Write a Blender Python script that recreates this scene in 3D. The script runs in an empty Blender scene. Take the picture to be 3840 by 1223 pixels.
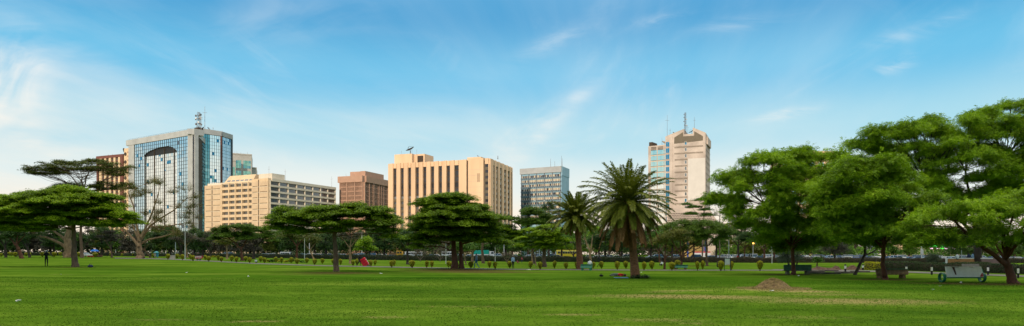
import bpy, math, random
import numpy as np
from mathutils import Vector
R = math.radians
F = 2502.0; HY = 953.0; CAMZ = 1.7          # focal length in photo pixels, horizon row, eye height
C = bpy.context.scene.collection
sc = bpy.context.scene

# ------------------------------------------------------------------ ground shape
BUMPS = [(11, 31.5, 7, 2.2, .13), (-4, 38, 9, 3, .05), (4.5, 27, 5, 2, .06), (-15, 24, 6, 2, .05), (-16.5, 64, 4, 3, .12), (-6, 74, 5, 3.5, .12), (9, 49, 2.2, 1.6, .10), (7.5, 77, 2.2, 1.6, .10)]
def g(x, y):
    z = -0.0045 * 600 * math.tanh(x / 600)
    for bx, by, sx, sy, h in BUMPS:
        z += h * math.exp(-((x - bx) / sx) ** 2 - ((y - by) / sy) ** 2)
    return z
def gnp(x, y):
    z = -0.0045 * 600 * np.tanh(x / 600)
    for bx, by, sx, sy, h in BUMPS:
        z = z + h * np.exp(-((x - bx) / sx) ** 2 - ((y - by) / sy) ** 2)
    return z
def P(px, py):                                # ground point seen at a photo pixel
    k = (px - 1920) / F; s = (py - HY) / F
    lo, hi = 5.0, 900.0
    f = lambda d: CAMZ - s * d - g(k * d, d)
    for _ in range(50):
        m = (lo + hi) / 2
        if f(m) > 0: lo = m
        else: hi = m
    return Vector((k * lo, lo, g(k * lo, lo)))
def A(px, py, d):                             # point at a photo pixel and depth
    return Vector(((px - 1920) / F * d, d, CAMZ + (HY - py) / F * d))
def G(px, d):
    x = (px - 1920) / F * d
    return Vector((x, d, g(x, d)))

# ------------------------------------------------------------------ materials
def nt(m):
    m.use_nodes = True; n = m.node_tree; n.nodes.clear(); return n
def srgb(r, g_, b):
    f = lambda c: (c / 255 / 12.92) if c / 255 <= .04045 else ((c / 255 + .055) / 1.055) ** 2.4
    return (f(r), f(g_), f(b))
def mat(name, col, rough=.7, var=.15, scale=3., metal=0., bump=0., spec=.4, col2=None, stretch=(1, 1, 1), emit=0, detail=5):
    m = bpy.data.materials.new(name); n = nt(m); N = n.nodes; L = n.links
    o = N.new('ShaderNodeOutputMaterial'); p = N.new('ShaderNodeBsdfPrincipled')
    p.inputs['Roughness'].default_value = rough; p.inputs['Metallic'].default_value = metal
    p.inputs['Specular IOR Level'].default_value = spec
    tc = N.new('ShaderNodeTexCoord'); mp = N.new('ShaderNodeMapping'); mp.inputs['Scale'].default_value = stretch
    no = N.new('ShaderNodeTexNoise'); no.inputs['Scale'].default_value = scale; no.inputs['Detail'].default_value = detail
    no.inputs['Roughness'].default_value = .65
    L.new(tc.outputs['Object'], mp.inputs[0]); L.new(mp.outputs[0], no.inputs['Vector'])
    r = N.new('ShaderNodeValToRGB')
    a = tuple(max(0, c * (1 - var)) for c in col); b = col2 if col2 else tuple(min(1, c * (1 + var)) for c in col)
    r.color_ramp.elements[0].position = .32; r.color_ramp.elements[1].position = .68
    r.color_ramp.elements[0].color = (*a, 1); r.color_ramp.elements[1].color = (*b, 1)
    L.new(no.outputs['Fac'], r.inputs[0]); L.new(r.outputs[0], p.inputs['Base Color'])
    if bump:
        bn = N.new('ShaderNodeBump'); bn.inputs['Strength'].default_value = bump; bn.inputs['Distance'].default_value = .05
        L.new(no.outputs['Fac'], bn.inputs['Height']); L.new(bn.outputs[0], p.inputs['Normal'])
    if emit:
        p.inputs['Emission Color'].default_value = (*col, 1); p.inputs['Emission Strength'].default_value = emit
    L.new(p.outputs[0], o.inputs[0])
    return m
def leafmat(name, cols, trans=.3, rough=.55, spec=.18):
    m = bpy.data.materials.new(name); n = nt(m); N = n.nodes; L = n.links
    o = N.new('ShaderNodeOutputMaterial'); p = N.new('ShaderNodeBsdfPrincipled'); t = N.new('ShaderNodeBsdfTranslucent')
    mx = N.new('ShaderNodeMixShader'); mx.inputs[0].default_value = trans
    ge = N.new('ShaderNodeNewGeometry'); r = N.new('ShaderNodeValToRGB')
    tc = N.new('ShaderNodeTexCoord'); no = N.new('ShaderNodeTexNoise'); no.inputs['Scale'].default_value = .55; no.inputs['Detail'].default_value = 3
    ma = N.new('ShaderNodeMath'); ma.operation = 'MULTIPLY_ADD'; ma.inputs[1].default_value = .45
    m2 = N.new('ShaderNodeMath'); m2.operation = 'MULTIPLY_ADD'; m2.inputs[1].default_value = 1.3; m2.inputs[2].default_value = -.37
    L.new(tc.outputs['Object'], no.inputs['Vector']); L.new(no.outputs['Fac'], m2.inputs[0])
    L.new(ge.outputs['Random Per Island'], ma.inputs[0]); L.new(m2.outputs[0], ma.inputs[2]); L.new(ma.outputs[0], r.inputs[0])
    el = r.color_ramp.elements
    el[0].color = (*cols[0], 1); el[0].position = 0; el[1].color = (*cols[-1], 1); el[1].position = 1
    for i, c in enumerate(cols[1:-1]):
        e = el.new((i + 1) / (len(cols) - 1)); e.color = (*c, 1)
    p.inputs['Roughness'].default_value = rough; p.inputs['Specular IOR Level'].default_value = spec
    L.new(r.outputs[0], p.inputs['Base Color']); L.new(r.outputs[0], t.inputs['Color'])
    L.new(p.outputs[0], mx.inputs[1]); L.new(t.outputs[0], mx.inputs[2]); L.new(mx.outputs[0], o.inputs[0])
    return m
def glassmat(name, c1, c2, rough=.06, metal=.85):
    m = bpy.data.materials.new(name); n = nt(m); N = n.nodes; L = n.links
    o = N.new('ShaderNodeOutputMaterial'); p = N.new('ShaderNodeBsdfPrincipled')
    ge = N.new('ShaderNodeNewGeometry'); r = N.new('ShaderNodeValToRGB')
    r.color_ramp.elements[0].color = (*c1, 1); r.color_ramp.elements[1].color = (*c2, 1)
    L.new(ge.outputs['Random Per Island'], r.inputs[0]); L.new(r.outputs[0], p.inputs['Base Color'])
    p.inputs['Roughness'].default_value = rough; p.inputs['Metallic'].default_value = metal
    L.new(p.outputs[0], o.inputs[0]); return m

# ------------------------------------------------------------------ object helpers
def tag(o, label=None, cat=None, group=None, kind=None):
    if label: o['label'] = label
    if cat: o['category'] = cat
    if group: o['group'] = group
    if kind: o['kind'] = kind
    return o
def thing(name, label, cat, loc=(0, 0, 0), group=None, rz=0):
    o = bpy.data.objects.new(name, None); C.objects.link(o); o.location = loc; o.rotation_euler = (0, 0, rz)
    o.empty_display_size = .3
    return tag(o, label, cat, group)
def link(name, me, parent=None, world=False):
    o = bpy.data.objects.new(name, me); C.objects.link(o)
    if parent:
        o.parent = parent
        if world: o.matrix_parent_inverse = parent_world(parent).inverted()
    return o
def parent_world(p):
    from mathutils import Matrix
    m = Matrix.LocRotScale(p.location, p.rotation_euler, p.scale)
    if p.parent: m = parent_world(p.parent) @ p.matrix_parent_inverse @ m
    return m
def dup(o, parent=None, loc=None, rz=None, scale=None):
    kids = list(o.children)
    c = o.copy(); C.objects.link(c)
    if parent: c.parent = parent
    if loc is not None: c.location = loc
    if rz is not None: c.rotation_euler = (0, 0, rz)
    if scale is not None: c.scale = scale if hasattr(scale, '__len__') else (scale,) * 3
    for k in kids: dup(k, c)
    return c
def meshnp(name, V, Q, mats, smooth=False, idx=None):
    me = bpy.data.meshes.new(name); k = Q.shape[1]
    me.vertices.add(len(V)); me.vertices.foreach_set('co', V.astype(np.float32).ravel())
    me.loops.add(Q.size); me.loops.foreach_set('vertex_index', Q.astype(np.int32).ravel())
    me.polygons.add(len(Q)); me.polygons.foreach_set('loop_start', np.arange(0, Q.size, k, dtype=np.int32))
    me.polygons.foreach_set('loop_total', np.full(len(Q), k, dtype=np.int32))
    if smooth: me.polygons.foreach_set('use_smooth', np.ones(len(Q), dtype=bool))
    for m in (mats if isinstance(mats, (list, tuple)) else [mats]): me.materials.append(m)
    if idx is not None: me.polygons.foreach_set('material_index', idx.astype(np.int32))
    me.update(calc_edges=True); me.validate()
    return me

class MB:
    def __init__(s): s.v = []; s.f = []; s.m = []; s.mats = []
    def mi(s, m):
        if m not in s.mats: s.mats.append(m)
        return s.mats.index(m)
    def poly(s, pts, m):
        i = len(s.v); s.v += [tuple(p) for p in pts]; s.f.append(list(range(i, i + len(pts)))); s.m.append(s.mi(m))
    def hexa(s, p, m):                       # 8 points: bottom 4 then top 4
        i = len(s.v); s.v += [tuple(q) for q in p]; k = s.mi(m)
        for f in ((3, 2, 1, 0), (4, 5, 6, 7), (0, 1, 5, 4), (1, 2, 6, 5), (2, 3, 7, 6), (3, 0, 4, 7)):
            s.f.append([i + a for a in f]); s.m.append(k)
    def box(s, x0, x1, y0, y1, z0, z1, m):
        s.hexa([(x0, y0, z0), (x1, y0, z0), (x1, y1, z0), (x0, y1, z0), (x0, y0, z1), (x1, y0, z1), (x1, y1, z1), (x0, y1, z1)], m)
    def prism(s, pts, z0, z1, m, mtop=None):
        n = len(pts); i = len(s.v); k = s.mi(m)
        s.v += [(x, y, z0) for x, y in pts] + [(x, y, z1) for x, y in pts]
        for a in range(n):
            b = (a + 1) % n; s.f.append([i + a, i + b, i + n + b, i + n + a]); s.m.append(k)
        s.f.append([i + n + a for a in range(n)]); s.m.append(s.mi(mtop or m))
        s.f.append([i + a for a in range(n - 1, -1, -1)]); s.m.append(k)
    def tube(s, pts, rad, m, sides=8, cap=True):
        pts = [Vector(p) for p in pts]; k = s.mi(m); i0 = len(s.v); n = len(pts)
        for j, p in enumerate(pts):
            t = (pts[min(j + 1, n - 1)] - pts[max(j - 1, 0)]).normalized()
            u = t.cross(Vector((0, 1, 0)));
            if u.length < .1: u = t.cross(Vector((1, 0, 0)))
            u.normalize(); w = t.cross(u)
            r = rad[j] if hasattr(rad, '__len__') else rad
            for a in range(sides):
                an = 2 * math.pi * a / sides; s.v.append(tuple(p + u * (r * math.cos(an)) + w * (r * math.sin(an))))
        for j in range(n - 1):
            for a in range(sides):
                b = (a + 1) % sides; o = i0 + j * sides
                s.f.append([o + a, o + b, o + sides + b, o + sides + a]); s.m.append(k)
        if cap:
            s.f.append([i0 + a for a in range(sides)][::-1]); s.m.append(k)
            s.f.append([i0 + (n - 1) * sides + a for a in range(sides)]); s.m.append(k)
    def build(s, name, parent=None, smooth=False, world=False):
        me = bpy.data.meshes.new(name); me.from_pydata(s.v, [], s.f)
        for m in s.mats: me.materials.append(m)
        me.polygons.foreach_set('material_index', s.m)
        if smooth: me.polygons.foreach_set('use_smooth', [True] * len(s.f))
        me.update()
        return link(name, me, parent, world)

# ordinal labels found from landmarks in the park
LM = [(174, 'man in black'), (279, 'leftmost foreground tree'), (355, 'blue parasol'), (525, 'pale fig tree'), (597, 'blue-roofed bin'),
      (745, 'red snack cart'), (909, 'rounded acacia'), (1075, 'white minibus'), (1261, 'lone flat-topped tree'), (1365, 'tilted red cart'), (1500, 'yellow tipper'), (1718, 'double-trunked tree'),
      (1789, 'striding man in blue'), (2042, 'small tiered tree'), (2174, 'smaller palm'), (2376, 'big palm'), (2552, 'green slab bench'),
      (2728, 'white notice board'), (2895, 'white pole sign'), (2975, 'green bench tree'), (3111, 'silver pickup'), (3240, 'leaning forked tree'), (3319, 'ochre bench tree'), (3456, 'pole with a box'), (3620, 'peeling white bench'), (3800, 'rightmost leaning tree')]
ORD = ['first', 'second', 'third', 'fourth', 'fifth', 'sixth', 'seventh', 'eighth', 'ninth', 'tenth', 'eleventh', 'twelfth', 'thirteenth', 'fourteenth', 'fifteenth', 'sixteenth']
def rel_labels(pxs, phrase):
    out = [None] * len(pxs); order = sorted(range(len(pxs)), key=lambda i: pxs[i]); cnt = {}
    for i in order:
        lm = [q for q in LM if q[0] <= pxs[i]]
        key = lm[-1][1] if lm else 'left edge of the photo'
        cnt[key] = cnt.get(key, 0) + 1
        ph = phrase[i] if isinstance(phrase, list) else phrase
        out[i] = f"{ph}, {ORD[cnt[key]-1]} right of the {key}"
    return out
# ------------------------------------------------------------------ palette
M = {}
M['bark'] = mat('brown_bark', (.13, .08, .05), .9, .45, 5, bump=.6, stretch=(1, 1, .35))
M['redbark'] = mat('red_brown_bark', (.11, .042, .022), .9, .4, 5, bump=.6, stretch=(1, 1, .35))
M['darkbark'] = mat('dark_bark', (.045, .03, .022), .9, .4, 4, bump=.5, stretch=(1, 1, .35))
M['palebark'] = mat('pale_fig_bark', (.30, .185, .10), .9, .45, 2.5, bump=.7, stretch=(1, 1, .4), detail=8)
M['palmbark'] = mat('palm_bark', (.17, .075, .034), .9, .5, 4, bump=.9, stretch=(1, 1, 3))
M['twig'] = mat('dry_twig', (.16, .11, .08), .9, .3, 5)
L = {}
L['term'] = leafmat('bright_tier_leaves', [(.045, .085, .004), (.15, .25, .007), (.28, .43, .011), (.42, .58, .025)], .32)
L['term2'] = leafmat('deep_tier_leaves', [(.032, .065, .004), (.10, .18, .006), (.21, .34, .009), (.34, .47, .018)], .28)
L['acacia'] = leafmat('acacia_leaves', [(.035, .07, .010), (.095, .175, .015), (.17, .28, .026)], .3)
L['olive'] = leafmat('olive_leaves', [(.04, .055, .010), (.09, .12, .015), (.16, .19, .028)], .25)
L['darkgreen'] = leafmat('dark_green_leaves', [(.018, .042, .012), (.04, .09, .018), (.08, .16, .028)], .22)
L['midgreen'] = leafmat('mid_green_leaves', [(.03, .075, .010), (.075, .17, .016), (.14, .28, .026)], .25)
L['greygreen'] = leafmat('grey_green_leaves', [(0.033, 0.050, 0.031), (0.066, 0.094, 0.055), (0.110, 0.143, 0.083)], .2)
L['sparse'] = leafmat('sparse_fig_leaves', [(0.054, 0.066, 0.012), (0.120, 0.144, 0.018), (0.240, 0.228, 0.036)], .3)
L['feather'] = leafmat('feathery_leaves', [(.045, .095, .005), (.145, .265, .009), (.29, .46, .013), (.45, .63, .03)], .36)
L['jaca'] = leafmat('mauve_brown_leaves', [(.04, .04, .025), (.08, .075, .05), (.13, .12, .085)], .2)
L['gold'] = leafmat('golden_shrub_leaves', [(.12, .14, .006), (.32, .32, .010), (.56, .50, .018)], .25)
L['palm'] = leafmat('palm_leaves', [(.075, .09, .010), (.17, .20, .018), (.31, .33, .04)], .2, .4)
L['dead'] = leafmat('dead_palm_leaves', [(.14, .06, .02), (.28, .13, .05), (.44, .25, .11)], .15, .8)
L['hedge'] = leafmat('hedge_leaves', [(.012, .026, .008), (.026, .05, .012), (.055, .085, .02)], .15)
L['brownhedge'] = leafmat('brown_hedge_leaves', [(.03, .03, .012), (.07, .06, .025), (.11, .09, .04)], .15)
L['grass'] = leafmat('grass_blades', [(.062, .13, .010), (.105, .195, .015), (.18, .265, .03)], .3, .9, .03)

# ------------------------------------------------------------------ leaves and trees
def leaf_mesh(rng, pos, nrm, tan, l, w):
    n = len(pos)
    nrm = nrm / np.linalg.norm(nrm, axis=1, keepdims=True)
    tan = tan - nrm * np.sum(tan * nrm, axis=1, keepdims=True)
    tan /= np.linalg.norm(tan, axis=1, keepdims=True) + 1e-9
    b = np.cross(nrm, tan)
    V = np.empty((n, 4, 3)); l = np.asarray(l).reshape(-1, 1); w = np.asarray(w).reshape(-1, 1)
    V[:, 0] = pos - tan * l / 2; V[:, 1] = pos + b * w / 2 + nrm * w * .12; V[:, 2] = pos + tan * l / 2; V[:, 3] = pos - b * w / 2 + nrm * w * .12
    return V.reshape(-1, 3), np.arange(4 * n).reshape(-1, 4)
class Tubes:
    def __init__(s): s.V = []; s.Q = []; s.n = 0
    def add(s, pts, rad, sides=6):
        pts = np.asarray(pts, float); n = len(pts)
        t = np.gradient(pts, axis=0); t /= np.linalg.norm(t, axis=1, keepdims=True) + 1e-9
        ref = np.where(np.abs(t[:, 1:2]) > .8, np.array([[1., 0, 0]]), np.array([[0, 1., 0]]))
        u = np.cross(t, ref); u /= np.linalg.norm(u, axis=1, keepdims=True); w = np.cross(t, u)
        an = np.linspace(0, 2 * np.pi, sides, endpoint=False)
        V = pts[:, None] + (u[:, None] * np.cos(an)[None, :, None] + w[:, None] * np.sin(an)[None, :, None]) * np.asarray(rad)[:, None, None]
        i = np.arange(n - 1)[:, None] * sides; a = np.arange(sides)[None]; b = (a + 1) % sides
        Q = np.stack([i + a, i + b, i + sides + b, i + sides + a], -1).reshape(-1, 4) + s.n
        s.V.append(V.reshape(-1, 3)); s.Q.append(Q); s.n += n * sides
    def mesh(s, name, m): return meshnp(name, np.concatenate(s.V), np.concatenate(s.Q), m, True)
def curve(rng, a, b, n, rise, jit):
    a = np.asarray(a, float); b = np.asarray(b, float); d = np.linalg.norm(b - a)
    c = a * .5 + b * .5 + np.array([0, 0, rise * d]) + rng.normal(0, jit * d, 3)
    t = np.linspace(0, 1, n)[:, None]
    p = (1 - t) ** 2 * a + 2 * t * (1 - t) * c + t * t * b
    w = rng.normal(0, jit * d * .18, (n, 3)); w[0] = 0; w[-1] = 0
    return p + w

def tree(name, label, cat, trunks, ell, seed, leaf, bark, pad=1.0, flat=.35, ls=.14, lai=1.6, pk=1.5, asp=.55, depth=.8, up=1.0,
         spray=0, group=None, attach=None, limb=.35, twigs=3, root=True, rise=.12, shell=.5, base_d=None, ryk=1.0):
    rng = np.random.default_rng(seed)
    b0 = P(*trunks[0][0][:2]) if base_d is None else G(trunks[0][0][0], base_d)
    d = b0.y; m = d / F; org = np.array(b0)
    rootp = g
    T = Tubes(); tops = []
    for ti, tr in enumerate(trunks):
        pts = []; rad = []
        dd = d + (0 if ti == 0 else rng.uniform(-.3, .5)) * (1 + d * .01)
        for i, q in enumerate(tr):
            p = A(q[0], q[1], dd); pts.append(p); rad.append(q[2] * m / 2)
        if root and ti == 0 or len(tr) > 2 and tr[0][1] > trunks[0][0][1] - 14: 
            p0 = pts[0]; p0.z = g(p0.x, p0.y)
            pts = [Vector((p0.x, p0.y, p0.z - .35))] + [p0] + [p0.lerp(pts[1], .18)] + pts[1:]
            rad = [rad[0] * 1.5, rad[0] * 1.25, rad[0] * 1.0] + rad[1:]
        # resample
        P0 = np.array([list(p) for p in pts]); cum = np.r_[0, np.cumsum(np.linalg.norm(np.diff(P0, axis=0), axis=1))]
        u = np.unique(np.r_[np.linspace(0, cum[-1], 14), cum]); PP = np.stack([np.interp(u, cum, P0[:, k]) for k in range(3)], 1)
        RR = np.interp(u, cum, rad); 
        j = rng.normal(0, 1, PP.shape) * RR[:, None] * .10; j[0] = 0; PP += j
        T.add(PP - org, RR * rng.uniform(.94, 1.07, len(RR)), 10); tops.append((np.array(PP[-1]), RR[-1], PP, RR))
    pads = []
    for e in ell:
        cx, cy, rx, ry = e[:4]; ry = ry * ryk; doff = e[4] if len(e) > 4 else 0
        c = np.array(A(cx, cy, d)) + np.array([0, doff, 0]); rxm = rx * m; rym = ry * m; rdm = max(rxm * depth, rym)
        # main limb from the nearest trunk top (or a point lower on it)
        j = min(range(len(tops)), key=lambda k: abs(tops[k][0][0] - c[0]) + abs(tops[k][0][2] - c[2]) * .5)
        tp, tr_, PP, RR = tops[j]
        k = len(PP) - 1
        while k > 3 and PP[k][2] > c[2] - rym * .2: k -= 1
        s0 = PP[k]; r0 = min(RR[k] * .8, tr_ * (.45 + .25 * min(1, rxm / 5)) + .02) * limb / .35
        cc = c - np.array([0, 0, rym * .35])
        ml = curve(rng, s0, cc, 9, rise, .05); mr = np.linspace(r0, max(r0 * .3, .02 * (1 + d / 80)), 9)
        T.add(ml - org, mr, 7)
        vol = rxm * rdm * rym * 4.19; pv = pad ** 3 * flat * 4.19
        n = int(max(3, min(90, pk * (vol / pv) ** .8)))
        q = rng.normal(0, 1, (n, 3)); q /= np.linalg.norm(q, axis=1, keepdims=True); q *= rng.uniform(.15, 1, (n, 1)) ** .45
        q[:, 2] = np.where(q[:, 2] < -.35, q[:, 2] * .5, q[:, 2])
        for k2 in range(n):
            pr = pad * rng.uniform(.5, 1.35)
            ctr = c + q[k2] * np.maximum(np.array([rxm, rdm, rym]) - np.array([pr, pr, pr * flat]) * .7, .05)
            pads.append((ctr, pr))
            st = ml[rng.integers(3, 9)]
            und = ctr - np.array([0, 0, pr * flat * .5])
            br = curve(rng, st, und, 6, rise * .5, .07); rr = max(.012 * (1 + d / 60), r0 * .22)
            T.add(br - org, np.linspace(rr, rr * .4, 6), 5)
            for _ in range(twigs):
                a = und + (br[-2] - und) * rng.uniform(0, .8)
                v = rng.normal(0, 1, 3); v /= np.linalg.norm(v); v *= np.array([pr, pr, pr * flat * 1.2]); v[2] = abs(v[2]) * .8
                T.add(curve(rng, a, ctr + v * .95, 4, 0, .06) - org, np.linspace(rr * .5, rr * .22, 4), 4)
    pos = []; out = []
    for ctr, pr in pads:
        N = int(lai * math.pi * pr * pr / (ls * ls * asp * .5)) + 3
        q = rng.normal(0, 1, (N, 3)); q /= np.linalg.norm(q, axis=1, keepdims=True)
        # lumpy outline
        a = np.arctan2(q[:, 1], q[:, 0]); ph = rng.uniform(0, 6.28, 3)
        lump = 1 + .22 * np.sin(3 * a + ph[0]) + .14 * np.sin(5 * a + ph[1]) + .1 * np.sin(9 * a + ph[2])
        q *= (rng.uniform(0, 1, (N, 1)) ** shell) * lump[:, None]
        pp = q * np.array([pr, pr, pr * flat]); pp[:, 2] = np.where(pp[:, 2] < 0, pp[:, 2] * .55, pp[:, 2])
        pp[:, 2] -= (np.hypot(pp[:, 0], pp[:, 1]) / pr) ** 2 * pr * flat * .35
        pos.append(ctr + pp); out.append(q)
    pos = np.concatenate(pos); out = np.concatenate(out); n = len(pos)
    if spray:
        k = spray; n0 = n // k; idx = rng.choice(n, n0, replace=False); base = pos[idx]; o = out[idx]
        dr = o * np.array([1, 1, .2]) + rng.normal(0, .5, (n0, 3)); dr[:, 2] -= .35; dr /= np.linalg.norm(dr, axis=1, keepdims=True)
        side = np.cross(dr, np.array([0, 0, 1.]) + rng.normal(0, .35, (n0, 3))); side /= np.linalg.norm(side, axis=1, keepdims=True)
        PS = []; TS = []; NS = []
        for j in range(k):
            s = -1 if j % 2 else 1
            along = dr * (ls * .55 * (j // 2)) 
            PS.append(base + along + side * s * ls * .45 + np.array([0, 0, -.04 * ls * (j // 2) ** 2])); TS.append(side * s + dr * .45); NS.append(np.cross(side, dr) + rng.normal(0, .25, (n0, 3)))
        pos = np.concatenate(PS); tan = np.concatenate(TS); nr = np.concatenate(NS); nr *= np.sign(nr[:, 2:3] + 1e-6)
    else:
        nr = rng.normal(0, 1, (n, 3)) * .75; nr[:, 2] = np.abs(nr[:, 2]) + up; nr[:, :2] += out[:, :2] * .7
        tan = rng.normal(0, 1, (n, 3))
    sz = ls * rng.uniform(.7, 1.35, len(pos))
    V, Q = leaf_mesh(rng, pos - org, nr, tan, sz, sz * asp)
    r = thing(name, label, cat, b0, group)
    link('trunk', T.mesh('trunk', bark), r); link('crown', meshnp('crown', V, Q, leaf), r)
    return r

def palm(label, base, topc, w0, w1, Lm, n_green, n_dead, seed, dead_len=1.0):
    rng = np.random.default_rng(seed); b = P(*base); d = b.y; m = d / F; org = np.array(b)
    top = np.array(A(topc[0], topc[1], d)); r = thing('palm_tree', label, 'palm tree', b)
    T = Tubes(); n = 60; z = np.linspace(0, 1, n)[:, None]
    pts = org + (top - org) * z; pts[:, 0] += np.sin(z[:, 0] * 3) * .05; pts[0, 2] -= .3
    rad = (w0 + (w1 - w0) * np.minimum(1, z[:, 0] * 2.2) ** .7) * m / 2; rad = rad * (1 + .07 * (np.arange(n) % 2)); rad[-8:] *= np.linspace(1.05, 1.45, 8)
    T.add(pts - org, rad, 16); link('trunk', T.mesh('trunk', M['palmbark']), r)
    def fronds(nf, elr, Lr, droop, lm, nm, wid, stem):
        PV = []; PQ = 0; pos = []; TT = Tubes(); LV = []
        for i in range(nf):
            f = (i + .5) / nf; az = i * 2.39996 + rng.normal(0, .12); el = elr[0] + (elr[1] - elr[0]) * f ** .8 + rng.normal(0, .05)
            Lf = Lm * (Lr[0] + (Lr[1] - Lr[0]) * math.sin(math.pi * min(1, f * .85 + .1))) * rng.uniform(.88, 1.08)
            ns = 18; p = top + np.array([math.cos(az) * .18, math.sin(az) * .18, .1 + .3 * (1 - f)]); e = el; P_ = [p.copy()]; D_ = []
            for s in range(ns):
                dv = np.array([math.cos(az) * math.cos(e), math.sin(az) * math.cos(e), math.sin(e)]); D_.append(dv)
                p = p + dv * Lf / ns; P_.append(p.copy()); e -= droop * (.35 + 1.3 * (s / ns) ** 1.3) / ns * max(.25, math.cos(e)) * rng.uniform(.8, 1.2)
                e = max(e, -1.5)
            P_ = np.array(P_); TT.add(P_ - org, np.linspace(.035, .008, ns + 1), 4)
            nl = 72; u = np.linspace(.12, .99, nl)
            pp = np.stack([np.interp(u * ns, np.arange(ns + 1), P_[:, k]) for k in range(3)], 1)
            D_ = np.array(D_ + [D_[-1]]); dd = np.stack([np.interp(u * ns, np.arange(ns + 1), D_[:, k]) for k in range(3)], 1)
            sd = np.cross(dd, [0, 0, 1.]); nn = np.linalg.norm(sd, axis=1, keepdims=True)
            sd = np.where(nn > .15, sd / np.maximum(nn, .15), np.array([-math.sin(az), math.cos(az), 0])); up = np.cross(sd, dd)
            ll = lm * np.sin(np.pi * (.12 + .8 * u)) ** .6
            for s in (-1, 1):
                t = sd * s * .8 + dd * .75 + up * rng.normal(.18, .16, (nl, 1)) - np.array([0, 0, .22]) + rng.normal(0, .08, (nl, 3))
                t /= np.linalg.norm(t, axis=1, keepdims=True)
                wv = np.cross(t, up); wv /= np.linalg.norm(wv, axis=1, keepdims=True) + 1e-9
                L1 = ll * rng.uniform(.85, 1.1, nl); mid = pp + t * (L1 * .5)[:, None]; tip = pp + t * L1[:, None] - np.array([0, 0, 1.]) * (L1 * .18)[:, None]
                V4 = np.stack([pp, mid + wv * wid / 2, tip, mid - wv * wid / 2], 1); LV.append(V4.reshape(-1, 3))
        V = np.concatenate(LV) - org
        tv = np.concatenate(TT.V); tq = np.concatenate(TT.Q)
        return meshnp(nm, np.concatenate([V, tv]), np.concatenate([np.arange(len(V)).reshape(-1, 4), tq + len(V)]), stem)
    link('fronds', fronds(n_green, (1.45, -.55), (.62, 1.0), 1.15, min(.125 * Lm, .5), 'fronds', .058 * d / 50, L['palm']), r)
    if n_dead:
        link('dead_fronds', fronds(n_dead, (-.45, -1.35), (.75 * dead_len, 1.0 * dead_len), 1.2, .11 * Lm, 'dead_fronds', .07 * d / 50, L['dead']), r)
    return r

def fill(top, bot, sx, sy, rx, ry, seed, dep, holes=()):
    rg = random.Random(seed); out = []; x0, x1 = top[0][0], top[-1][0]; k = 0; x = x0
    fi = lambda pts, x: float(np.interp(x, [p[0] for p in pts], [p[1] for p in pts]))
    while x <= x1:
        t = fi(top, x) + ry; bo = fi(bot, x) - ry * .8; n = max(1, int(round((bo - t) / sy)))
        for j in range(n + 1):
            y = t + (bo - t) * j / max(1, n) + (rg.uniform(-.3, .3) * sy if 0 < j else rg.uniform(-.15, .3) * ry); xx = x + rg.uniform(-.35, .35) * sx
            if any((xx - h[0]) ** 2 + (y - h[1]) ** 2 < h[2] ** 2 for h in holes): continue
            edge = min(1, (x - x0 + rx * .5) / (rx * 3), (x1 - x + rx * .5) / (rx * 3)); dd = dep * max(.25, edge) * (.35 + .65 * math.sin(math.pi * min(1, max(0, .12 + .8 * j / max(1, n)))))
            out.append((xx, y, rx * rg.uniform(.7, 1.25), ry * rg.uniform(.7, 1.3), rg.uniform(-dd, dd)))
        x += sx
    return out
# ------------------------------------------------------------------ buildings
class Face:
    def __init__(s, a, b):                       # a, b: (x, y) left to right as seen from the park
        s.a = Vector(a); s.b = Vector(b); s.L = (s.b - s.a).length; s.t = (s.b - s.a) / s.L; s.n = Vector((s.t.y, -s.t.x))
    def s_at(s, px):
        k = (px - 1920) / F                      # x = k*y
        return (s.a.x - k * s.a.y) / (k * s.t.y - s.t.x)
    def z_at(s, px, py):
        p = s.a + s.t * s.s_at(px); return CAMZ + (HY - py) / F * p.y
    def pt(s, u, n, z): p = s.a + s.t * u + s.n * n; return (p.x, p.y, z)
    def box(s, mb, s0, s1, z0, z1, n0, n1, m):
        mb.hexa([s.pt(s0, n1, z0), s.pt(s1, n1, z0), s.pt(s1, n0, z0), s.pt(s0, n0, z0), s.pt(s0, n1, z1), s.pt(s1, n1, z1), s.pt(s1, n0, z1), s.pt(s0, n0, z1)], m)
    def wedge(s, mb, s0, s1, z0, z1, na, nb, m):   # saw tooth fin: na deep on the left end, nb on the right
        mb.hexa([s.pt(s0, na, z0), s.pt(s1, nb, z0), s.pt(s1, -.2, z0), s.pt(s0, -.2, z0), s.pt(s0, na, z1), s.pt(s1, nb, z1), s.pt(s1, -.2, z1), s.pt(s0, -.2, z1)], m)
def XY(px, d): return ((px - 1920) / F * d, d)
def corners(pa, da, pb, db, pc, dc):
    a, b, c = XY(pa, da), XY(pb, db), XY(pc, dc)
    return a, b, c, (a[0] + c[0] - b[0], a[1] + c[1] - b[1])
def inset(pts, k):
    cx = sum(p[0] for p in pts) / 4; cy = sum(p[1] for p in pts) / 4
    out = []
    for x, y in pts:
        d = math.hypot(x - cx, y - cy); f = (d - k) / d; out.append((cx + (x - cx) * f, cy + (y - cy) * f))
    return out
M['cream'] = mat('cream_render', (.54, .39, .25), .85, .10, .25, col2=(.62, .46, .30), detail=9)
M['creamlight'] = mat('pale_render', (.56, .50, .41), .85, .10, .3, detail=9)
M['stain'] = mat('stained_concrete', (.38, .315, .275), .9, .22, .12, detail=10, col2=(.52, .44, .385)); M['frame'] = mat('weathered_frame_concrete', (.33, .34, .35), .9, .15, .15, detail=10)
M['pink'] = mat('pink_brown_concrete', (.37, .225, .16), .85, .10, .3, detail=9)
M['hotel'] = mat('sand_render', (.62, .42, .265), .85, .10, .12, detail=10, stretch=(1, 1, .2), col2=(.71, .49, .32))
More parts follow.
